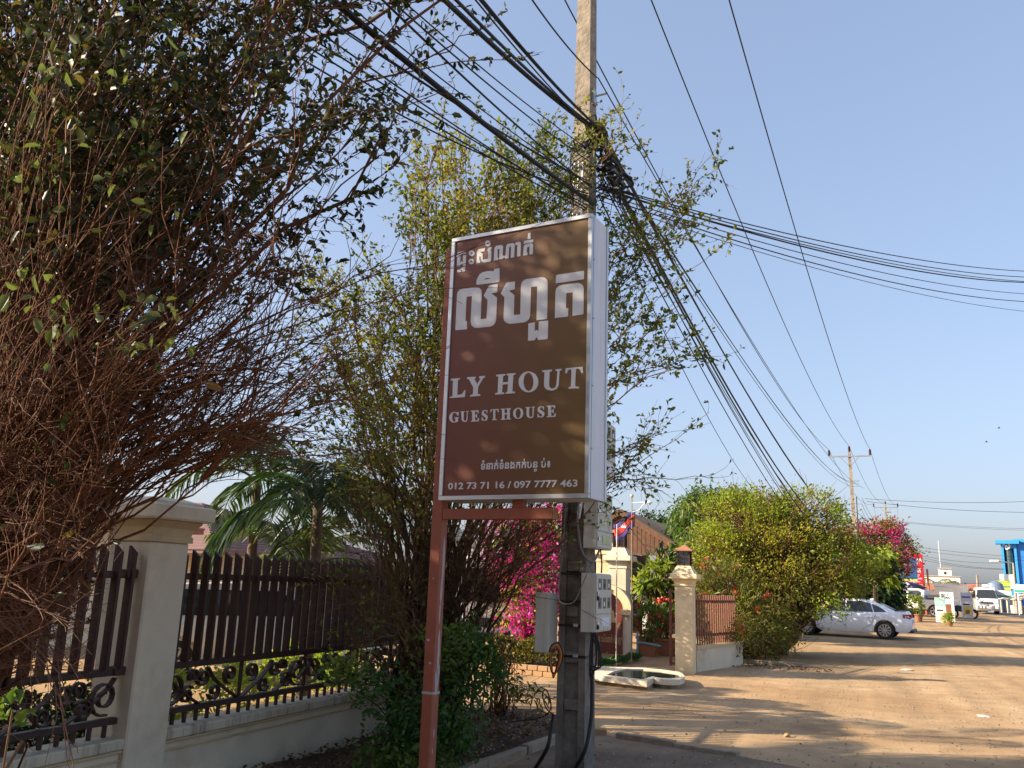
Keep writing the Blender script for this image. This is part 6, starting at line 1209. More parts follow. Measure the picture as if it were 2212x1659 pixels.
for s in (1, -1):
    for nm, xz in (('front_side_window', [(1.02, 0.93), (-0.02, 0.95), (-0.02, 1.345), (0.18, 1.335), (0.42, 1.27), (0.78, 1.10)]), ('rear_side_window', [(-0.07, 0.95), (-1.02, 0.965), (-0.92, 1.28), (-0.55, 1.34), (-0.07, 1.35)]), ('quarter_window', [(-1.06, 0.965), (-1.52, 0.985), (-1.22, 1.17), (-0.97, 1.265)])):
        glass_poly(sd, nm, [(x, gy(x, z, s), z) for x, z in (xz if s > 0 else xz[::-1])])
    MB().tube([(1.05, s * 0.83, 0.925), (0, s * 0.835, 0.94), (-1.1, s * 0.83, 0.957), (-1.56, s * 0.825, 0.98)], 0.012, 5).build('chrome_strip', 'chrome', sd, True)
    for x in (0.10, -0.92): MB().box(x - 0.10, x + 0.10, s * 0.905 - 0.012, s * 0.905 + 0.022, 0.775, 0.80, None, 0.006).build('door_handle', 'carpaint', sd, True)
    MB().box(0.72, 0.92, s * 0.86 - 0.0, s * 0.86 + s * 0.16, 0.92, 1.04, None, 0.02).build('door_mirror', 'carpaint', sd, True)
    for x0, x1 in ((-0.05, -0.043),): MB().bar((x0, s * 0.917, 0.30), (x0, s * 0.90, 0.93), 0.008, 0.006).build('door_gap', 'plastic_dark', sd, True)
    MB().tube([(-0.62, s * 0.912, 0.32), (-0.95, s * 0.914, 0.52), (-1.12, s * 0.90, 0.90)], 0.004, 4).build('door_gap', 'plastic_dark', sd, True)
    MB().bar((0.98, s * 0.908, 0.32), (0.98, s * 0.895, 0.90), 0.008, 0.006).build('door_gap', 'plastic_dark', sd, True)
    for x in (-1.405, 1.405): wheel(sd, x, s * 0.80, 0.325, 0.22, s)
    glass_poly(sd, 'tail_light', [(-2.337, s * 0.40, 0.80), (-2.337, s * 0.40, 0.90), (-2.30, s * 0.70, 0.935), (-2.05, s * 0.862, 0.92), (-2.06, s * 0.866, 0.80), (-2.30, s * 0.735, 0.77)][::s], 'tail_red')
    MB().tube([(-2.37, s * 0.6, 0.31), (-2.2, s * 0.6, 0.31)], 0.045, 10).build('exhaust_pipe', 'plastic_dark', sd, True)
glass_poly(sd, 'rear_window', [(-1.80, 0.60, 1.03), (-1.80, -0.60, 1.03), (-1.10, -0.52, 1.345), (-1.10, 0.52, 1.345)], 'glass_blue')
glass_poly(sd, 'windscreen', [(1.20, -0.66, 0.985), (1.20, 0.66, 0.985), (0.52, 0.54, 1.365), (0.52, -0.54, 1.365)], 'glass_dark')
MB().box(-2.355, -2.30, -0.74, 0.74, 0.27, 0.40, None, 0.02).build('rear_valance', 'plastic_dark', sd, True)
MB().box(-2.352, -2.335, -0.26, 0.26, 0.66, 0.77, None, 0.003).build('number_plate', 'white_paint', sd, True)
MB().loft([[(-0.95, -0.02, 1.40), (-0.80, -0.02, 1.425), (-0.80, 0.02, 1.425), (-0.95, 0.02, 1.40)], [(-0.96, -0.008, 1.46), (-0.93, -0.008, 1.46), (-0.93, 0.008, 1.46), (-0.96, 0.008, 1.46)]]).build('roof_antenna', 'carpaint', sd, True)
# --- white pickup, side on
pk0 = HP(1985, 1328, 63); pt = thing('pickup_truck', 'white double cab pickup parked sideways behind the planters', 'pickup', (pk0.x - 0.3, pk0.y, zg(pk0.y)), rad(180 - 22))
top = [(-2.6, 0.98), (-2.55, 1.05), (-1.0, 1.05), (-0.95, 1.02), (1.0, 1.02), (1.3, 1.08), (2.2, 0.95), (2.5, 0.80), (2.6, 0.62)]
bot = [(-2.6, 0.55), (-2.3, 0.48), (0, 0.42), (2.3, 0.42), (2.6, 0.5)]
body_shell(pt, 'body', 'carwhite', -2.6, 2.6, 22, top, bot, [(-2.6, 0.86), (-2, 0.9), (1.8, 0.9), (2.4, 0.82), (2.6, 0.65)], [(-1.6, 0.45), (1.5, 0.45)])
roofp = [(-0.98, 1.05), (-0.95, 1.60), (-0.6, 1.76), (0.3, 1.74), (0.7, 1.62), (1.45, 1.08)]; rings = []
for x in (-0.98, -0.95, -0.6, 0, 0.3, 0.7, 1.1, 1.45):
    zr = interp(roofp, x); sec = [(0.84, 1.0), (0.66, max(1.03, zr - 0.07)), (0.5, max(1.04, zr))]; rings.append([(x, y, z) for y, z in sec] + [(x, -y, z) for y, z in reversed(sec)])
MB().loft(rings).build('cab', 'carwhite', pt, True, 40)
for s in (1, -1):
    yy = lambda z: s * (0.845 - 0.19 * (z - 1.0) / 0.68 + 0.012)
    for nm, xz in (('front_side_window', [(1.12, 1.12), (0.12, 1.10), (0.12, 1.60), (0.5, 1.58), (0.78, 1.47)]), ('rear_side_window', [(0.0, 1.10), (-0.78, 1.10), (-0.78, 1.50), (-0.62, 1.62), (0.0, 1.61)])): glass_poly(pt, nm, [(x, yy(z), z) for x, z in (xz if s > 0 else xz[::-1])])
    MB().box(1.0, 1.15, s * 0.84, s * 1.02, 1.12, 1.28, None, 0.02).build('door_mirror', 'carwhite', pt, True)
    for x in (-1.6, 1.5): wheel(pt, x, s * 0.78, 0.385, 0.26, s, 6)
    MB().box(-0.8, 0.9, s * 0.86, s * 0.98, 0.36, 0.42, None, 0.01).build('side_step', 'plastic_dark', pt, True)
MB().box(-2.3, -1.1, -0.6, 0.6, 1.06, 1.36, None, 0.03).build('load', 'plastic_dark', pt, True)
MB().box(-0.8, 0.55, -0.6, 0.6, 1.765, 1.80, None, 0.01).build('roof_rack', 'plastic_dark', pt, True)
# --- white minivan, front on
v0 = HP(2135, 1330, 80); vn = thing('minivan', 'white minivan facing the viewer at the road edge with taxi sign on its roof', 'van', (v0.x, v0.y, zg(v0.y)), math.atan2(-v0.y, -v0.x) + rad(3))
# local +x = forward (towards viewer)
prof = [(0.0, 0.35, 0.78, 0.80, 0.60), (0.06, 0.28, 0.80, 1.0, 0.74), (0.25, 0.25, 0.83, 1.22, 0.78), (0.75, 0.25, 0.85, 1.95, 0.66), (1.2, 0.25, 0.85, 2.10, 0.68), (4.4, 0.25, 0.85, 2.12, 0.68), (4.75, 0.35, 0.82, 1.95, 0.66)]; rings = []
for d_, zb, w_, zt, wt in prof:
    x = -d_; sec = [(w_ * 0.9, zb), (w_, zb + 0.12), (w_, min(zt - 0.04, 1.05)), (wt, zt - 0.03), (wt * 0.6, zt)]; rings.append([(x, y, z) for y, z in sec] + [(x, -y, z) for y, z in reversed(sec)])
MB().loft(rings).build('body', 'carwhite', vn, True, 35)
glass_poly(vn, 'windscreen', [(-0.20, -0.72, 1.26), (-0.20, 0.72, 1.26), (-0.66, 0.60, 1.90), (-0.66, -0.60, 1.90)], 'windscreen')
MB().box(0.003, 0.05, -0.42, 0.42, 0.82, 0.95, None, 0.02).build('grille', 'plastic_dark', vn, True)
for s in (1, -1):
    MB().box(-0.05, 0.035, s * 0.62 - 0.16, s * 0.62 + 0.16, 0.80, 0.94, None, 0.025).build('headlight', 'lamp_clear', vn, True)
    MB().box(-0.45, -0.33, s * 0.86, s * 1.02, 1.28, 1.52, None, 0.02).build('door_mirror', 'plastic_dark', vn, True)
    glass_poly(vn, 'side_window', [(-0.75, s * 0.852, 1.22), (-4.2, s * 0.852, 1.22), (-4.2, s * 0.74, 1.85), (-1.1, s * 0.74, 1.85)][::s], 'glass_dark')
    for x in (-0.9, -3.6): wheel(vn, x, s * 0.74, 0.31, 0.2, s, 6)
    MB().bar((-0.30, s * 0.30 - 0.3, 1.27), (-0.42, s * 0.30 + 0.1, 1.42), 0.02).build('wiper', 'plastic_dark', vn, True)
MB().box(-0.02, 0.10, -0.78, 0.78, 0.42, 0.66, None, 0.03).build('bumper', 'carwhite', vn, True)
MB().box(0.101, 0.11, -0.3, 0.3, 0.50, 0.62, None, 0.003).build('number_plate', 'white_paint', vn, True)
MB().tube([(0.12, -0.42, 0.40), (0.14, -0.42, 0.74), (0.14, 0.42, 0.74), (0.12, 0.42, 0.40)], 0.03, 8).build('bull_bar', 'chrome', vn, True)
MB().box(-1.3, -1.05, -0.2, 0.2, 2.125, 2.33, None, 0.02).build('roof_sign', 'white_paint', vn, True)
# --- vehicles inside the guesthouse yard
def small_truck(label, p, rz, h=2.2, w=1.8):
    t = thing('box_truck', label, 'truck', p, rz)
    MB().box(-1.6, 0.0, -w / 2, w / 2, 0.45, h, None, 0.06).build('cab', 'carwhite', t, True)
    MB().box(-5.2, -1.7, -w / 2 - 0.1, w / 2 + 0.1, 0.7, h + 0.45, None, 0.03).build('cargo_box', 'white_paint', t, True)
    glass_poly(t, 'windscreen', [(0.008, -w / 2 + 0.12, 1.25), (0.008, w / 2 - 0.12, 1.25), (0.008, w / 2 - 0.15, 1.95), (0.008, -w / 2 + 0.15, 1.95)], 'windscreen')
    MB().box(0.002, 0.08, -w / 2, w / 2, 0.42, 0.62, None, 0.02).build('bumper', 'plastic_dark', t, True)
    MB().box(0.002, 0.03, -w / 2 + 0.45, w / 2 - 0.45, 0.72, 0.92, None, 0.01).build('grille', 'plastic_dark', t, True)
    for s in (1, -1):
        MB().box(0.002, 0.05, s * (w / 2 - 0.22) - 0.16, s * (w / 2 - 0.22) + 0.16, 0.72, 0.92, None, 0.02).build('headlight', 'lamp_clear', t, True)
        MB().box(0.002, 0.045, s * (w / 2 - 0.42) - 0.03, s * (w / 2 - 0.42) + 0.03, 0.72, 0.92).build('indicator', 'tail_red', t, True)
        for x in (-0.8, -4.2): wheel(t, x, s * (w / 2 - 0.12), 0.36, 0.22, s, 6)
    return t
q = PYp(16.8, 1058, 1370); small_truck('white truck with dark bumper parked in the yard left of the bougainvillea', (q.x - 0.25, 17.6, 0), rad(-68))
q = PXp(-9.5, 620, 1380)
cr2 = thing('parked_car', 'white car parked in the yard seen through the fence bars', 'car', (-9.8, 12.6, 0), rad(50))
body_shell(cr2, 'body', 'carwhite', -2.2, 2.2, 14, [(-2.2, 0.8), (-2.0, 0.98), (1.0, 0.98), (2.0, 0.85), (2.2, 0.6)], [(-2.2, 0.4), (2.2, 0.35)], [(-2.2, 0.75), (-1.6, 0.85), (1.6, 0.85), (2.2, 0.7)], [(-1.3, 0.36), (1.35, 0.36)])
rings = [[(x, y, z) for y, z in ((0.8, 0.95), (0.62, zr), (-0.62, zr), (-0.8, 0.95))] for x, zr in ((-2.0, 1.0), (-1.7, 1.45), (-0.3, 1.52), (0.4, 1.42), (1.2, 1.0))]
MB().loft(rings).build('cabin', 'carwhite', cr2, True)
for s in (1, -1):
    glass_poly(cr2, 'side_window', [(1.0, s * 0.80, 1.0), (-1.8, s * 0.80, 1.0), (-1.6, s * 0.66, 1.40), (0.3, s * 0.66, 1.40)][::s])
    for x in (-1.3, 1.35): wheel(cr2, x, s * 0.76, 0.31, 0.2, s, 6)
    MB().box(-2.21, -2.1, s * 0.66 - 0.08, s * 0.66 + 0.08, 0.7, 0.95, None, 0.01).build('tail_light', 'tail_red', cr2, True)
# tuk tuk beside the hall
q = PYp(26, 1393, 1400); tk = thing('tuk_tuk', 'tan canopied tuk tuk parked behind the potted red flowers', 'tuk tuk', (q.x, 26, 0), rad(-60))
MB().loft([[(x, -0.6, z), (x, 0.6, z), (x, 0.5, z + 0.08), (x, -0.5, z + 0.08)] for x, z in ((-1.3, 1.45), (-1.0, 1.62), (0.2, 1.66), (0.8, 1.52), (1.0, 1.3))]).build('canopy', 'kerb', tk, True)
MB().box(-1.2, 0.5, -0.6, 0.6, 0.4, 0.85, None, 0.08).build('body', 'plastic_dark', tk, True)
glass_poly(tk, 'windscreen', [(0.98, -0.5, 0.85), (0.98, 0.5, 0.85), (0.9, 0.48, 1.35), (0.9, -0.48, 1.35)], 'glass_teal')
for x, y in ((-0.8, 0.55), (-0.8, -0.55), (1.1, 0)): wheel(tk, x, y, 0.28, 0.12, 1, 6)
for x, y in ((-1.15, 0.5), (-1.15, -0.5), (0.45, 0.5), (0.45, -0.5)): MB().tube([(x, y, 0.85), (x, y, 1.47)], 0.02, 6).build('canopy_post', 'plastic_dark', tk, True)

# ------------------------------------------------------------------ flags, banners, pots near the gate
q = PYp(19.0, 1369, 1418); fpz = PYp(19.0, 1367, 1075).z
fl = thing('flagpole', 'thin steel flagpole carrying a drooping red and blue flag', 'flagpole', (q.x - 0.05, 19, 0))
MB().tube([(0, 0, 0), (0, 0, fpz)], 0.015, 8, 0.012).build('pole', 'kerb', fl, True); MB().lathe([(0.02, 0), (0.045, 0.03), (0.03, 0.07), (0.005, 0.08)], 10, (0, 0, fpz)).build('finial', 'gold', fl, True)
MB().tube([(0, 0, fpz - 0.12), (0.38, 0, fpz - 0.10)], 0.012, 6).build('arm', 'white_paint', fl, True); MB().tube([(0, 0, fpz - 0.33), (0.16, 0, fpz - 0.28), (0.3, 0, fpz - 0.12)], 0.010, 6).build('brace', 'white_paint', fl, True); MB().lathe([(0.02, 0), (0.07, 0.05), (0.02, 0.09)], 10, (0.40, 0, fpz - 0.16)).build('lamp', 'white_paint', fl, True)
q2 = PYp(18.6, 1335, 1418); f2 = thing('flagpole', 'bare pale flagpole just right of the lowest meter box', 'flagpole', (PYp(18.6, 1331, 1418).x, 18.6, 0)); MB().tube([(0, 0, 0), (0, 0, 3.0)], 0.013, 8).build('pole', 'box_grey', f2, True)
fg = thing('flag', 'drooping flag with blue edges and red centre hanging from the thin pole', 'flag', (q.x - 0.22, 19.05, fpz - 0.28))
fg.scale = (0.72, 0.8, 0.82)
def flag_strip(nm, s0, s1, m):
    b = MB(); nu, nv = 14, 6
    for i in range(nu):
        for j in range(nv):
            u = i / (nu - 1); s = s0 + (s1 - s0) * j / (nv - 1); a = Vector((0.30, 0, 0.02)).lerp(Vector((-0.38, 0, -0.42)), u)
            b.v.append(tuple(a + Vector((0.10 * s * u, 0.05 * math.sin(u * 9 + s * 3) + 0.02, -0.46 * s + 0.03 * math.sin(u * 7)))))
    b.f += [(i * nv + j, i * nv + j + 1, (i + 1) * nv + j + 1, (i + 1) * nv + j) for i in range(nu - 1) for j in range(nv - 1)]; o = b.build(nm, m, fg, True, 180); sm = o.modifiers.new('thickness', 'SOLIDIFY'); sm.thickness = 0.003
flag_strip('blue_stripe', 0.0, 0.25, 'flag_blue'); flag_strip('red_stripe', 0.251, 0.75, 'flag_red'); flag_strip('blue_stripe', 0.751, 1.0, 'flag_blue')
b = MB(); b.prism([[(-0.10, 0), (0.10, 0), (0.10, 0.05), (0.06, 0.06), (0.04, 0.13), (0.02, 0.07), (-0.02, 0.07), (-0.04, 0.13), (-0.06, 0.06), (-0.10, 0.05)]], lambda u, v, d: (u * 0.8 - 0.02, -0.075 - d, v * 0.8 - 0.48), 0, 0.003); b.build('white_emblem', 'white_paint', fg, True)
# fabric banner
def banner(label, p, w, h, z0, m, rz=0.0, legs=True, cat_='banner'):
    t = thing('standing_banner', label, cat_, (p[0], p[1], z0), rz)
    MB().box(-w / 2, w / 2, 0, 0.02, 0.12 if legs else 0, h, None, 0.004).build('panel', m, t, True)
    if legs:
        for s in (-1, 1): MB().bar((s * (w / 2 - 0.05), 0.03, 0.0), (s * (w / 2 - 0.05), 0.03, h * 0.98), 0.03).build('leg', 'galv', t, True); MB().bar((s * (w / 2 - 0.05), 0.5, 0.0), (s * (w / 2 - 0.05), 0.045, h * 0.8), 0.03).build('rear_leg', 'galv', t, True)
    return t
def on_banner(t, nm, x0, x1, z0, z1, m): MB().box(x0, x1, -0.0035, -0.0005, z0, z1).build(nm, m, t, True)
def ban_text(t, s, x, z, size, m, bold=0.003): 
    return text(s, size, m, t, t.matrix_basis @ Matrix.Translation((x, -0.003, z)) @ Matrix.Rotation(PI / 2, 4, 'X'), bold=bold, align='CENTER')
q = PYp(25, 1411, 1330); zt_ = PYp(25, 1411, 1256).z
bn = banner('white cloth banner with dark script about iced latte behind the frangipani', (q.x, 25), 0.62, zt_ - 0.4, 0.4, 'banner', 0.0, False)
h_ = zt_ - 0.4; on_banner(bn, 'cup_print', -0.05, 0.28, 0.05, h_ * 0.45, 'terracotta')
ban_text(bn, 'ឡាតេ', -0.05, h_ * 0.84, 0.19, 'ink', 0.006); ban_text(bn, 'ទឹកកក', -0.03, h_ * 0.64, 0.18, 'ink', 0.006); ban_text(bn, 'ICED LATTE', 0.0, h_ * 0.50, 0.11, 'umb_grey', 0.003)
for i, (s, x, z, sz, sp) in enumerate((('Huot Guest Houses', 1291, 1418, 0.165, 0.52), ('ផ ះសំណាក់ លី ហួត', 1293, 1386, 0.20, 0.40))): wall_text(s, x, z, sz, 0.003, sp)
wall_text('លី', 1334, 1357, 0.13, 0.002, 0.7)
p_ = NP(1320, 1330); b = MB(); tw_ = [(-0.16, 0), (0.16, 0), (0.14, 0.09), (0.09, 0.12), (0.08, 0.24), (0.03, 0.30), (0, 0.46), (-0.03, 0.30), (-0.08, 0.24), (-0.09, 0.12), (-0.14, 0.09)]
b.prism([tw_], lambda u, v, d: (p_.x - nw.location.x + u, -0.031 - d, p_.z - 0.15 + v), 0, 0.004); b.build('gold_emblem', 'gold', nw, True)
# potted plants
def pot(label, x, y, w, h, m='terracotta', z=0.0, sq=True):
    t = thing('plant_pot', label, 'pot', (x, y, z)); n = 4 if sq else 16; a = PI / 4 if sq else 0; k = 1.41 if sq else 1.0
    MB().lathe([(w * 0.36 * k, 0), (w * 0.48 * k, h * 0.86), (w * 0.54 * k, h * 0.87), (w * 0.54 * k, h), (w * 0.46 * k, h), (w * 0.44 * k, h * 0.9)], n, (0, 0, 0), ang=a).build('body', m, t, True)
    MB().lathe([(w * 0.43 * k, h * 0.86), (w * 0.43 * k, h * 0.9)], n, (0, 0, 0), ang=a).build('soil', 'soil', t, True); return t
def potted(label, x, y, z, H_, w, seed, flowers='petal_red', leaf='leaf_green', L=0.14, Wr=0.3):
    t = thing('potted_plant', label, 'plant', (x, y, z)); c_ = crown(t, 'foliage', [(x, y, z + H_ * 0.55, w * 0.5, w * 0.5, H_ * 0.5), (x, y, z + H_ * 0.8, w * 0.4, w * 0.4, H_ * 0.3)], 34, 14, 0.06, L, Wr, leaf, seed, 0.4)
    if flowers: crown(t, 'flowers', [(x, y, z + H_ * 0.65, w * 0.5, w * 0.5, H_ * 0.5)], 17, 22, 0.03, 0.05, 0.8, flowers, seed + 1, 0.85)
    limbs(t, (x, y, z), c_[::2], 0.010, 0.004, 'twig_tan', seed + 2); return t
for i, (px_, py_, w, h, lab) in enumerate(((1402, 1418, 0.42, 0.34, 'left'), (1440, 1416, 0.52, 0.42, 'right'))):
    q = G(px_, py_); pot('square terracotta pot %s of the pair beside yellow pillar' % lab, q.x, q.y, w, h); potted('red flowering potted plant in the %s pot beside yellow pillar' % lab, q.x, q.y, h * 0.88, 1.0 - 0.1 * i, 0.75, 200 + i * 5, leaf='leaf_mango')
q = G(1384, 1412); bs = thing('brick_stack', 'small stack of dark bricks behind the garden tap', 'bricks', (q.x, q.y + 0.4, 0))
for c in range(6):
    for k in range(2): MB().box(k * 0.23 - 0.2, k * 0.23 + 0.02, -0.05, 0.05, c * 0.07, c * 0.07 + 0.064, None, 0.006).build('brick', 'terracotta', bs, True)

# ------------------------------------------------------------------ far end of the street
def zpix(x, y): return ((3300 + 0.3315 * x) / 1.8228, (2000 + 0.3315 * y) / 1.8228)     # bearings read off the enlarged detail
def far(x, y, h): return HP(*zpix(x, y), h)
def facing(p): return math.atan2(-p[1], -p[0]) + PI / 2
# planters and crotons by the pickup
for i, (x, y, lab) in enumerate(((625, 1220, 'orange flowered plant in pot at far left of the pickup planters'), (720, 1240, 'green croton in pot in front of pickup front wheel'), (800, 1240, 'yellowish croton in middle pot in front of pickup doors'), (945, 1255, 'yellowish croton in right pot below pickup rear door'))):
    q = far(x, y, 54); z = zg(q.y); t_ = pot('round brown pot under the ' + lab.split(' in ')[0] + (' at left' if i == 0 else ' by the front wheel' if i == 1 else ' in the middle' if i == 2 else ' at right'), q.x, q.y, 0.55, 0.4, 'terracotta', z, False)
    potted(lab, q.x, q.y, z + 0.4, 0.95 if i else 0.6, 0.75, 220 + i * 5, 'petal_red' if i == 0 else None, 'leaf_lime' if i else 'leaf_green', 0.22, 0.2)
q = far(1315, 1300, 50); pot('small dark pot in front of the coffee banners', q.x, q.y, 0.3, 0.22, 'terracotta', zg(q.y), False); potted('small yellow green plant in front of the coffee banners', q.x, q.y, zg(q.y) + 0.15, 0.4, 0.35, 245, None, 'leaf_lime', 0.2, 0.16)
q = far(1305, 1262, 53); ht = (far(1305, 1000, 53).z - zg(q.y)); bn2 = banner('tall white banner with brown coffee picture beside the pickup', q, 0.66, ht, zg(q.y), 'banner', facing(q))
on_banner(bn2, 'coffee_print', -0.21, 0.19, ht * 0.30, ht * 0.62, 'coffee'); on_banner(bn2, 'cream_print', -0.14, 0.06, ht * 0.16, ht * 0.296, 'coffee_pale'); ban_text(bn2, 'ឡាតេ', -0.1, ht * 0.88, 0.17, 'ink', 0.006); ban_text(bn2, 'ទឹកកក', -0.06, ht * 0.79, 0.17, 'ink', 0.006)
q = far(1222, 1268, 51.5); ht = (far(1222, 1066, 51.5).z - zg(q.y)); bn3 = banner('shorter white and teal banner overlapping the coffee banner', q, 0.50, ht, zg(q.y), 'banner', facing(q))
on_banner(bn3, 'teal_print', -0.24, 0.24, ht * 0.66, ht * 0.985, 'banner_teal'); on_banner(bn3, 'cup_print', -0.08, 0.19, ht * 0.12, ht * 0.42, 'coffee_pale'); on_banner(bn3, 'dark_print', -0.18, 0.12, ht * 0.50, ht * 0.56, 'ink'); ban_text(bn3, 'កាហ', 0.0, ht * 0.8, 0.13, 'white_paint', 0.006)
q = far(1535, 1205, 60); ht = (far(1535, 1005, 60).z - zg(q.y)); bn4 = banner('lavender grey banner with yellow picture left of the minivan', q, 0.60, ht, zg(q.y), 'banner_lav', facing(q))
on_banner(bn4, 'yellow_print', -0.2, 0.22, ht * 0.18, ht * 0.50, 'yellow_print'); on_banner(bn4, 'brown_print', -0.12, 0.12, ht * 0.22, ht * 0.36, 'coffee'); on_banner(bn4, 'dark_print', -0.2, 0.14, ht * 0.54, ht * 0.59, 'ink'); on_banner(bn4, 'dark_print', -0.25, 0.2, ht * 0.80, ht * 0.86, 'sign_blue')
# grey yard fence with spikes behind them
ff = thing('yard_fence', 'grey metal yard fence with spikes behind the coffee banners', 'fence', tuple(far(1010, 1150, 72)))
fa, fb_ = far(1015, 1200, 70), far(1560, 1180, 84); fa.z = fb_.z = zg(80)
for i in range(44):
    p = fa.lerp(fb_, i / 43.0); MB().box(p.x - 0.03, p.x + 0.03, p.y - 0.03, p.y + 0.03, p.z, p.z + (2.35 if i % 2 else 2.2)).build('bar', 'galv', ff)
for z in (0.25, 1.2, 2.0): MB().bar(fa + Vector((0, -0.05, z)), fb_ + Vector((0, -0.05, z)), 0.04, 0.06).build('rail', 'galv', ff)
# motorbike
q = far(1490, 1245, 62); mk = thing('motorbike', 'dark motorbike parked between the banners', 'motorbike', (q.x, q.y, zg(q.y)), rad(20))
for x in (-0.6, 0.6): MB().lathe([(0.20, -0.05), (0.29, -0.05), (0.29, 0.05), (0.20, 0.05), (0.20, -0.05)], 18, (x, 0, 0.29), 'y', cap=False).build('wheel', 'tyre', mk, True)
MB().loft([[(x, -w, z0), (x, w, z0), (x, w * 0.7, z1), (x, -w * 0.7, z1)] for x, w, z0, z1 in ((-0.7, 0.06, 0.62, 0.72), (-0.3, 0.12, 0.45, 0.80), (0.1, 0.14, 0.35, 0.74), (0.4, 0.1, 0.45, 0.85), (0.55, 0.05, 0.8, 0.95))]).build('body', 'plastic_dark', mk, True)
MB().tube([(0.6, 0, 0.3), (0.45, 0, 0.95)], 0.035, 8).build('fork', 'chrome', mk, True); MB().tube([(0.42, -0.33, 1.0), (0.45, 0, 0.96), (0.42, 0.33, 1.0)], 0.018, 6).build('handlebar', 'plastic_dark', mk, True)
# red restaurant sign, blue billboard, round wheel sign
q = far(930, 900, 66); rsg = thing('tall_sign', 'tall red restaurant sign with white lettering above the umbrella', 'sign', (q.x, q.y, zg(q.y)), facing(q)); zt_ = far(930, 550, 66).z - zg(q.y); zb_ = far(930, 900, 66).z - zg(q.y)
MB().box(-0.66, 0.50, 0, 0.3, zb_, zt_, None, 0.02).build('panel', 'sign_red', rsg, True)
for s in (0.5, 0.8): MB().tube([(s, 0.2, 0), (s * 0.9, 0.2, zb_ + 1.0)], 0.06, 8).build('leg', 'rust_orange', rsg, True)
H_ = zt_ - zb_
def rst(s, x, z, sz, b_=0.0, sx=1.0): text(s, sz, 'white_paint', rsg, rsg.matrix_basis @ Matrix.Translation((x, -0.004, zb_ + z * H_)) @ Matrix.Rotation(PI / 2, 4, 'X'), bold=b_, align='CENTER', sx=sx)
rst('RUCOLA', -0.08, 0.76, 0.30, 0.010, 0.85); rst('Bar', 0.15, 0.66, 0.2, 0.0); on = lambda x0, x1, z0, z1, m, nm='printed_line': MB().box(x0, x1, -0.0035, -0.0005, zb_ + z0 * H_, zb_ + z1 * H_).build(nm, m, rsg, True)
on(-0.55, 0.35, 0.515, 0.525, 'white_paint'); on(-0.5, 0.3, 0.715, 0.73, 'green_print'); rst('មានលក់', -0.1, 0.38, 0.28, 0.006)
for i, z in enumerate((0.29, 0.24, 0.10, 0.06, 0.02)): on(-0.55 + 0.08 * (i % 2), 0.25 - 0.07 * i * (i % 3), z, z + 0.016, 'white_paint')
on(-0.55, 0.38, 0.155, 0.20, 'umb_grey')
q = far(805, 830, 64); bsg = thing('billboard', 'dark blue billboard left of the red sign', 'billboard', (q.x, q.y, zg(q.y)), facing(q)); zt_ = far(805, 590, 64).z - zg(q.y); zb_ = far(805, 840, 64).z - zg(q.y)
MB().box(-0.9, 0.72, 0, 0.12, zb_, zt_, None, 0.01).build('panel', 'sign_blue', bsg, True); MB().box(-0.6, 0.7, 0.02, 0.1, zb_ - 0.12, zb_ - 0.002).build('lower_trim', 'lime', bsg, True)
for i in range(4): MB().box(-0.7, -0.1 + 0.12 * (i % 3), -0.004, -0.0005, zb_ + 0.3 + 0.28 * i, zb_ + 0.36 + 0.28 * i).build('printed_line', 'lilac', bsg, True)
for s in (-0.5, 0.5): MB().tube([(s, 0.06, 0), (s, 0.06, zb_)], 0.05, 8).build('leg', 'galv', bsg, True)
q = far(630, 790, 60); ws_ = thing('round_sign', 'pale ring shaped sign like a wheel beside the pink bougainvillea', 'sign', (q.x, q.y, q.z), facing(q)); MB().lathe([(0.42, -0.04), (0.55, -0.04), (0.55, 0.04), (0.42, 0.04), (0.42, -0.04)], 26, (0, 0, 0), 'y', cap=False).build('ring', 'pillar_yellow', ws_, True)
for k in range(4): a = k * PI / 4; MB().bar((-0.42 * math.cos(a), 0, -0.42 * math.sin(a)), (0.42 * math.cos(a), 0, 0.42 * math.sin(a)), 0.05).build('spoke', 'kerb', ws_, True)
MB().bar((0.3, 0.06, -q.z + zg(q.y)), (0.3, 0.06, -0.3), 0.06).build('post', 'galv', ws_, True)
# umbrella
q = far(785, 950, 60); ub = thing('umbrella', 'navy and grey market umbrella behind the pickup cab', 'umbrella', (q.x, q.y, zg(q.y)), 0.3); ze = far(785, 945, 60).z - zg(q.y); za = far(770, 860, 60).z - zg(q.y)
for k in range(8):
    a0, a1 = 2 * PI * k / 8, 2 * PI * (k + 1) / 8; am = (a0 + a1) / 2; R_ = 1.45; b = MB(); e0 = (R_ * math.cos(a0), R_ * math.sin(a0), ze); e1_ = (R_ * math.cos(a1), R_ * math.sin(a1), ze); mid = (R_ * 0.96 * math.cos(am), R_ * 0.96 * math.sin(am), ze + 0.05); A_ = (0, 0, za); h0 = (R_ * 0.55 * math.cos(a0), R_ * 0.55 * math.sin(a0), ze + (za - ze) * 0.62); h1 = (R_ * 0.55 * math.cos(a1), R_ * 0.55 * math.sin(a1), ze + (za - ze) * 0.62)
    b.add([A_, h0, h1, e0, mid, e1_], [(0, 1, 2), (1, 3, 4, 5, 2)]); b.build('canopy_panel', 'umb_grey' if k in (5,) else 'umb_navy', ub, True)
MB().tube([(0, 0, 0), (0, 0, za)], 0.03, 8).build('pole', 'galv', ub, True)
q = far(707, 1000, 58); wp = MB().tube([(0, 0, 0), (0, 0, far(707, 925, 58).z - zg(q.y))], 0.07, 8).build('white_post', 'white_paint'); wp.location = (q.x, q.y, zg(q.y)); tag(wp, 'white post under the left edge of umbrella', 'post')
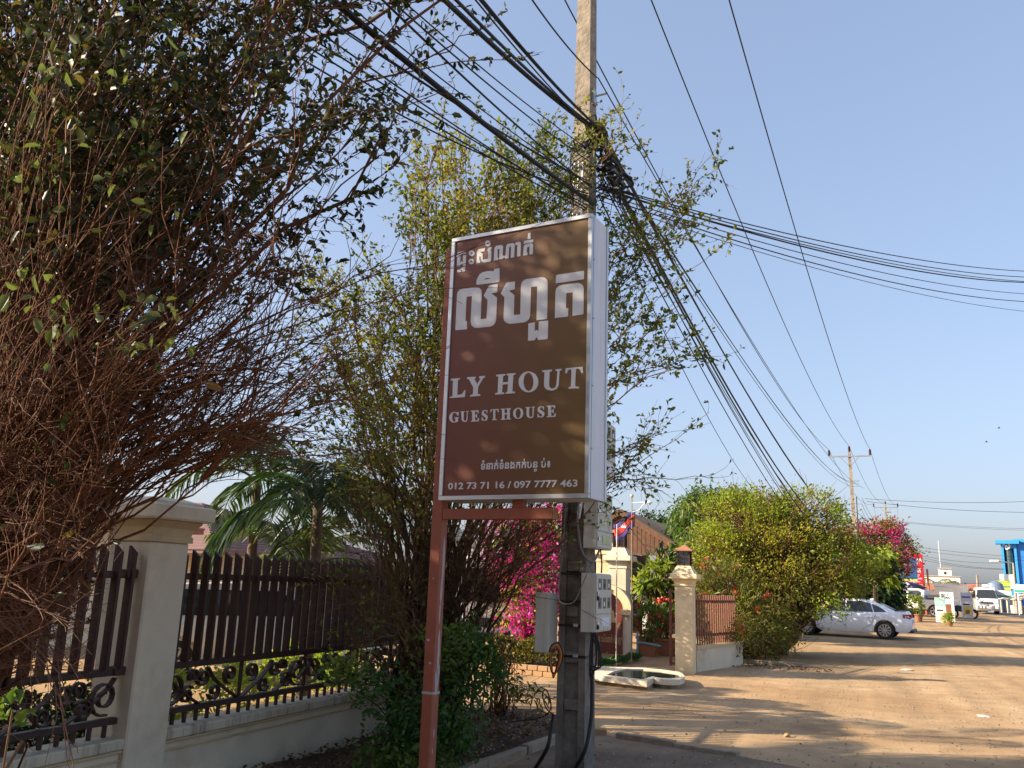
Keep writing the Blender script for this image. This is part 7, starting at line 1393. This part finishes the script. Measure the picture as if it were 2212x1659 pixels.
for i, (x, y, s, m_, lab) in enumerate(((660, 930, 0.35, 'rust_orange', 'orange cloth hanging left of the umbrella'), (640, 935, 0.3, 'flag_blue', 'blue cloth hanging left of the umbrella'))):
    q = far(x, y, 61); b = MB(); b.box(-s / 2, s / 2, -0.03, 0.03, -0.7, 0.3, None, 0.02); o = b.build('hanging_cloth', m_); o.location = q; tag(o, lab, 'cloth')
# stall roof under the red sign
q = far(960, 945, 68); stl = thing('food_stall', 'small stall with orange awning below the red sign', 'stall', (q.x, q.y, zg(q.y)), facing(q)); zz = q.z - zg(q.y)
MB().loft([[(-1.0, -0.6, zz - 0.15), (1.0, -0.6, zz - 0.15), (1.0, -0.6, zz - 0.1), (-1.0, -0.6, zz - 0.1)], [(-0.9, 0.6, zz + 0.25), (0.9, 0.6, zz + 0.25), (0.9, 0.6, zz + 0.3), (-0.9, 0.6, zz + 0.3)]]).build('awning', 'terracotta', stl, True)
for x in (-0.9, 0.9): MB().bar((x, -0.5, 0), (x, -0.5, zz - 0.12), 0.06).build('post', 'rust_orange', stl, True)
MB().box(-0.8, 0.8, -0.3, 0.4, 0, 0.95, None, 0.03).build('counter', 'dark_inside', stl, True)
# white building, mast, red roofed house
h_ = 140; l_ = far(1000, 940, h_); r_b = far(1455, 940, h_); wbz = far(1200, 815, h_).z; z0 = zg(200)
wbd = thing('white_building', 'flat roofed white building far down the street', 'building', (l_.x, l_.y, z0), math.atan2(r_b.y - l_.y, r_b.x - l_.x)); Lw = (r_b - l_).length; top_ = wbz - z0
MB().box(0, Lw * 0.93, 0.0, 12, 0, top_ - 1.4).build('wall', 'white_wall', wbd, True); MB().box(-0.3, Lw, -0.6, 12.3, top_ - 1.399, top_).build('parapet', 'white_wall', wbd, True); MB().box(-0.5, Lw + 0.15, -0.75, 12.45, top_ + 0.001, top_ + 0.12).build('coping', 'concrete_light', wbd, True)
MB().box(Lw * 0.45, Lw * 0.80, 1.5, 8, top_ + 0.121, top_ + 1.15).build('stair_tower', 'white_wall', wbd, True); MB().box(Lw * 0.44, Lw * 0.81, 1.3, 8.2, top_ + 1.151, top_ + 1.3).build('tower_coping', 'concrete_light', wbd, True); MB().box(Lw * 0.6, Lw * 0.66, 1.46, 1.499, top_ + 0.35, top_ + 0.75).build('vent_window', 'glass_dark', wbd, True)
for x in (0.2, 0.3, 0.56):
    w_ = MB().box(Lw * x, Lw * x + 0.85, -0.05, -0.001, top_ - 3.4, top_ - 2.1).build('window', 'white_paint', wbd, True); MB().box(Lw * x + 0.08, Lw * x + 0.77, -0.06, -0.051, top_ - 3.3, top_ - 2.2).build('pane', 'glass_dark', w_, True)
for x in (0.69, 0.83): MB().box(Lw * x, Lw * x + 0.8, -0.05, -0.001, top_ - 2.4, top_ - 2.2).build('vent_window', 'glass_dark', wbd, True)
q = far(1243, 760, 150); mz = far(1220, 420, 150).z; ms_ = thing('radio_mast', 'slender radio mast above the white building', 'mast', (q.x, q.y, zg(150))); MB().tube([(0, 0, 0), (-0.25, 0, mz - 3), (-0.3, 0, mz)], 0.13, 6, 0.05).build('mast', 'galv', ms_, True)
l_ = far(1370, 930, 125); r_b = far(1720, 960, 125); rh = thing('house', 'house with orange red hipped roof beyond the yard fence', 'house', (l_.x, l_.y, z0)); pk_ = far(1540, 898, 125)
MB().box(l_.x + 1, r_b.x - 1, l_.y, l_.y + 9, z0, far(1540, 960, 125).z - 0.3).build('wall', 'white_wall', rh)
b = MB(); ez = far(1540, 955, 125).z - 0.5; A_ = [(l_.x - 1, l_.y - 1, ez), (r_b.x + 0.5, l_.y - 1, ez - 0.5), (r_b.x + 0.5, l_.y + 10, ez), (l_.x - 1, l_.y + 10, ez), (pk_.x - 1.6, l_.y + 4, pk_.z), (pk_.x + 1.8, l_.y + 4, pk_.z)]; b.add(A_, [(0, 1, 5, 4), (1, 2, 5), (2, 3, 4, 5), (3, 0, 4), (0, 3, 2, 1)]); rf = b.build('roof', 'roof_orange', rh)
# far palm, far poles
q = far(1215, 940, 110); palm('small far palm in front of the white building', q.x, q.y, zg(110), q.z - 0.4, 13, 2.6, 301, 0.9, 0.2, rb=0.2)
for i, (x, y0, y1, h, lab) in enumerate(((1655, 985, 795, 100, 'bare slanted pole left of the minivan'), (1062, 960, 850, 120, 'thin pole in front of the white building'))):
    a, b_ = far(x + 6, y0 + 130, h), far(x - 5, y1, h); a.z = zg(h); o = MB().tube([a, b_], 0.14 if i == 0 else 0.06, 7, 0.10 if i == 0 else 0.04).build('utility_pole', 'concrete'); root_at(o, a); tag(o, lab, 'pole')
# tree tops over the yard fence
for i, (x, y, h, s) in enumerate(((1040, 990, 88, 1.5), (1130, 960, 92, 1.2), (1340, 965, 95, 1.5), (1470, 1075, 92, 1.2), (1600, 1060, 100, 1.4))):
    q = far(x, y, h); t_ = thing('shrub', ('dry', 'thorny', 'grey green', 'dark low', 'dusty')[i] + ' shrub top showing over the grey yard fence', 'shrub', (q.x, q.y, zg(h))); c_ = crown(t_, 'foliage', [(q.x, q.y, q.z - s * 0.5, s * 1.6, s, s)], 50, 26, 0.25, 0.22, 0.4, ('leaf_tan', 'leaf_olive', 'leaf_olive', 'leaf_deep', 'leaf_deep')[i], 310 + i, 0.4); limbs(t_, (q.x, q.y, zg(h)), c_[::3], 0.05, 0.015, 'twig_dark', 320 + i)
# blue tower building
h_ = 112; l_ = far(1975, 930, h_); c_r = far(2160, 930, h_); zt_ = far(1990, 385, h_).z; z0 = 0.43
bl = thing('blue_building', 'bright blue tower block with round white emblem and tall curved window', 'building', (l_.x, l_.y, z0), math.atan2(c_r.y - l_.y, c_r.x - l_.x)); Lw = (c_r - l_).length; H_ = zt_ - z0
zz = lambda y: far(2000, y, h_).z - z0
for nm, x0, x1, za_, zb_ in (('left_pier', 0, Lw * 0.17, 0, zz(478)), ('right_pier', Lw * 0.83, Lw, 0, zz(478)), ('top_band', 0, Lw, zz(478) + 0.002, H_ - 0.4), ('bottom_band', Lw * 0.171, Lw * 0.829, 0, zz(890))): MB().box(x0, x1, 0, 0.6, za_, zb_).build(nm, 'blue_bldg', bl, True)
MB().box(-0.5, Lw + 0.3, -0.6, 1.4, H_ - 0.399, H_).build('cornice', 'blue_bldg', bl, True)
MB().box(0.1, Lw - 0.01, 0.61, 9, 0, H_ - 0.41).build('core', 'blue_dark', bl, True)
MB().box(Lw + 0.001, Lw + 14, 0.25, 10, 0, H_ - 0.2).build('side_wing', 'blue_dark', bl, True); MB().box(Lw - 0.2, Lw + 14.2, 0.0, 10.2, H_ - 0.199, H_ + 0.15).build('wing_cornice', 'blue_bldg', bl, True)
npn = 7
for i in range(npn):
    a0 = PI * (0.12 + 0.76 * i / npn); a1 = PI * (0.12 + 0.76 * (i + 1) / npn); xc = Lw / 2; R_ = Lw * 0.355
    b = MB(); P_ = [(xc - R_ * math.cos(a), 0.55 - 0.9 * math.sin(a) + 0.42) for a in (a0 + 0.01, a1 - 0.01)]; b.add([(P_[0][0], P_[0][1], zz(890) + 0.01), (P_[1][0], P_[1][1], zz(890) + 0.01), (P_[1][0], P_[1][1], zz(480)), (P_[0][0], P_[0][1], zz(480)), (P_[0][0], P_[0][1] + 0.05, zz(890) + 0.01), (P_[1][0], P_[1][1] + 0.05, zz(890) + 0.01), (P_[1][0], P_[1][1] + 0.05, zz(480)), (P_[0][0], P_[0][1] + 0.05, zz(480))], [(0, 1, 2, 3), (7, 6, 5, 4), (0, 4, 5, 1), (1, 5, 6, 2), (2, 6, 7, 3), (3, 7, 4, 0)]); b.build('pane', 'glass_teal', bl, True)
ez = zz(452); ex = Lw * 0.37; R_ = zz(415) - ez + 0.05
b = MB(); arc = [(ex + R_ * math.cos(a), ez + R_ * math.sin(a)) for a in np.linspace(-PI * 0.62, PI * 0.95, 22)] + [(ex + R_ * 0.6 * math.cos(a), ez + R_ * 0.6 * math.sin(a)) for a in np.linspace(PI * 0.95, -PI * 0.62, 22)]; b.prism([arc], lambda u, v, d: (u, -d, v), 0.001, 0.12); b.build('emblem_ring', 'white_paint', bl, True)
b = MB(); b.prism([[(ex - R_ * 0.35, ez - R_ * 0.3), (ex + R_ * 0.4, ez - R_ * 0.3), (ex + R_ * 0.1, ez + R_ * 0.35), (ex - R_ * 0.35, ez + R_ * 0.2)]], lambda u, v, d: (u, -d, v), 0.001, 0.10); b.build('emblem_core', 'white_paint', bl, True)
# roadside row at the far right
q = far(2012, 880, 98); o = thing('shop_sign', 'plain white vertical sign panel in front of the blue building', 'sign', (q.x, q.y, zg(98)), facing(q)); MB().box(-0.62, 0.62, 0, 0.25, far(2012, 972, 98).z - zg(98), far(2012, 788, 98).z - zg(98), None, 0.02).build('panel', 'white_paint', o, True); MB().box(-0.3, 0.3, 0.05, 0.2, 0, far(2012, 972, 98).z - zg(98) - 0.001).build('post', 'galv', o, True)
q = far(1955, 920, 97); o = thing('shop_sign', 'lime green and white shop sign below the blue building', 'sign', (q.x, q.y, zg(97)), facing(q)); zb_ = far(1955, 972, 97).z - zg(97); zt_ = far(1955, 866, 97).z - zg(97); MB().box(-0.65, 0.65, 0, 0.15, zb_, zt_).build('panel', 'lime', o, True); MB().box(-0.64, -0.02, -0.01, -0.001, zb_ + 0.05, zb_ + (zt_ - zb_) * 0.5).build('printed_block', 'white_paint', o, True); MB().box(0.0, 0.64, -0.01, -0.001, zb_ + (zt_ - zb_) * 0.32, zb_ + (zt_ - zb_) * 0.42).build('printed_block', 'blue_dark', o, True); MB().bar((0, 0.08, 0), (0, 0.08, zb_), 0.1).build('post', 'galv', o, True)
l_ = far(1925, 1140, 90); r_b = far(2330, 1150, 86); l_.z = r_b.z = zg(90)
sh = thing('shop_row', 'row of low open shops with tin awnings at the far right of the road', 'shops', tuple(l_), math.atan2(r_b.y - l_.y, r_b.x - l_.x)); Ls_ = (r_b - l_).length; hz_ = far(2000, 985, 90).z - zg(90)
MB().box(0.2, Ls_, 3.0, 6, 0, hz_).build('back_wall', 'shop', sh, True); MB().box(0, Ls_, 2.0, 6.2, hz_ + 0.001, hz_ + 0.25).build('upper_band', 'tile_red', sh, True)
for i in range(5):
    x0 = Ls_ * i / 5; MB().loft([[(x0 + 0.1, -0.3, hz_ - 0.75), (x0 + Ls_ / 5 - 0.1, -0.3, hz_ - 0.7), (x0 + Ls_ / 5 - 0.1, -0.3, hz_ - 0.65), (x0 + 0.1, -0.3, hz_ - 0.7)], [(x0 + 0.1, 2.9, hz_ - 0.1), (x0 + Ls_ / 5 - 0.1, 2.9, hz_ - 0.1), (x0 + Ls_ / 5 - 0.1, 2.9, hz_ - 0.05), (x0 + 0.1, 2.9, hz_ - 0.05)]]).build('awning', ('white_wall', 'shop', 'cream', 'roof_brown', 'shop')[i], sh, True)
    for s in (0.3, 1.2): MB().bar((x0 + s, -0.1, 0), (x0 + s, -0.1, hz_ - 0.76), 0.09).build('post', 'cream', sh, True)
    MB().box(x0 + 0.35, x0 + Ls_ / 5 - 0.4, 2.5, 2.95, 0, hz_ - 0.9).build('shop_front', ('dark_inside', 'wood', 'shop', 'dark_inside', 'wood')[i], sh, True)
    MB().box(x0 + 0.5, x0 + 1.2, 0.6, 1.2, 0, 0.7, None, 0.03).build('counter', ('white_wall', 'cream', 'umb_grey', 'white_wall', 'cream')[i], sh, True)
for i, (x, y0, y1, lab, h) in enumerate(((1962, 980, 1065, 'white and green shop sign board on posts by the road', 84), (2200, 910, 1010, 'white and green sign board at the right picture edge', 80))):
    q = far(x, y1, h); o = thing('sign_board', lab, 'sign', (q.x, q.y, zg(h)), facing(q)); zb_ = q.z - zg(h); zt_ = far(x, y0, h).z - zg(h); MB().box(-0.62, 0.62, 0, 0.08, zb_, zt_).build('panel', 'white_paint', o, True); MB().box(-0.6, 0.6, -0.01, -0.001, zb_ + 0.04, zb_ + (zt_ - zb_) * 0.35).build('green_print', 'green_print', o, True); MB().box(-0.4, 0.3, -0.01, -0.001, zb_ + (zt_ - zb_) * 0.55, zb_ + (zt_ - zb_) * 0.68).build('text_print', 'umb_grey', o, True)
    for s in (-0.4, 0.4): MB().bar((s, 0.04, 0), (s, 0.04, zb_), 0.07).build('post', 'white_paint', o, True)
for i, (xb, yb, xt, yt, h, lab) in enumerate(((2118, 1155, 2080, 655, 88, 'street lamp in front of the blue building'), (2180, 900, 2150, 680, 120, 'far street lamp against the blue wall'))):
    a, b_ = far(xb, yb, h), far(xt, yt, h); a.z = zg(h); sl_ = thing('street_lamp', lab, 'street lamp', tuple(a)); MB().tube([a, b_], 0.13 if i == 0 else 0.08, 8, 0.07).build('pole', 'concrete_light', sl_); ar = b_ + Vector((-1.3 if i == 0 else -0.8, 0, 0.15)); MB().tube([b_, ar], 0.05, 6).build('arm', 'galv', sl_); MB().box(ar.x - 0.5, ar.x + 0.2, ar.y - 0.15, ar.y + 0.15, ar.z - 0.08, ar.z + 0.08, None, 0.03).build('lamp_head', 'white_paint', sl_)
q = far(1870, 965, 92); o = thing('water_tank', 'round blue grey water tank behind the minivan roof', 'tank', (q.x, q.y, zg(92))); MB().lathe([(0.75, 0), (0.75, q.z - zg(92) - 0.1), (0.6, q.z - zg(92) + 0.5), (0.15, q.z - zg(92) + 0.75)], 18).build('tank', 'water_tank', o, True)
# two birds
for i, (x, y) in enumerate(((2158, 925), (2131, 955))):
    q = HP(x, y, 140); o = MB(); o.loft([[(-0.25, 0, 0), (-0.2, 0.02, 0.02), (-0.2, -0.02, 0.02)], [(0, 0.05, -0.03), (0, 0.04, 0.06), (0, -0.05, 0.03)], [(0.22, 0, 0.01), (0.2, 0.01, 0.02), (0.2, -0.01, 0.02)]]); o = o.build('bird', 'plastic_dark'); o.location = q
    for s in (-1, 1):
        wv = [(0.12, 0, 0.03), (-0.1, 0, 0.03), (-0.12, s * 0.4, 0.10), (0.0, s * 0.42, 0.12)]; wb = MB(); wb.add(wv + [(x_, y_, z_ + 0.01) for x_, y_, z_ in wv], [(0, 1, 2, 3), (7, 6, 5, 4), (0, 4, 5, 1), (1, 5, 6, 2), (2, 6, 7, 3), (3, 7, 4, 0)]); w_ = wb.build('wing', 'plastic_dark', o, True)
    tag(o, ('upper', 'lower')[i] + ' of two tiny dark birds in the sky at right', 'bird')
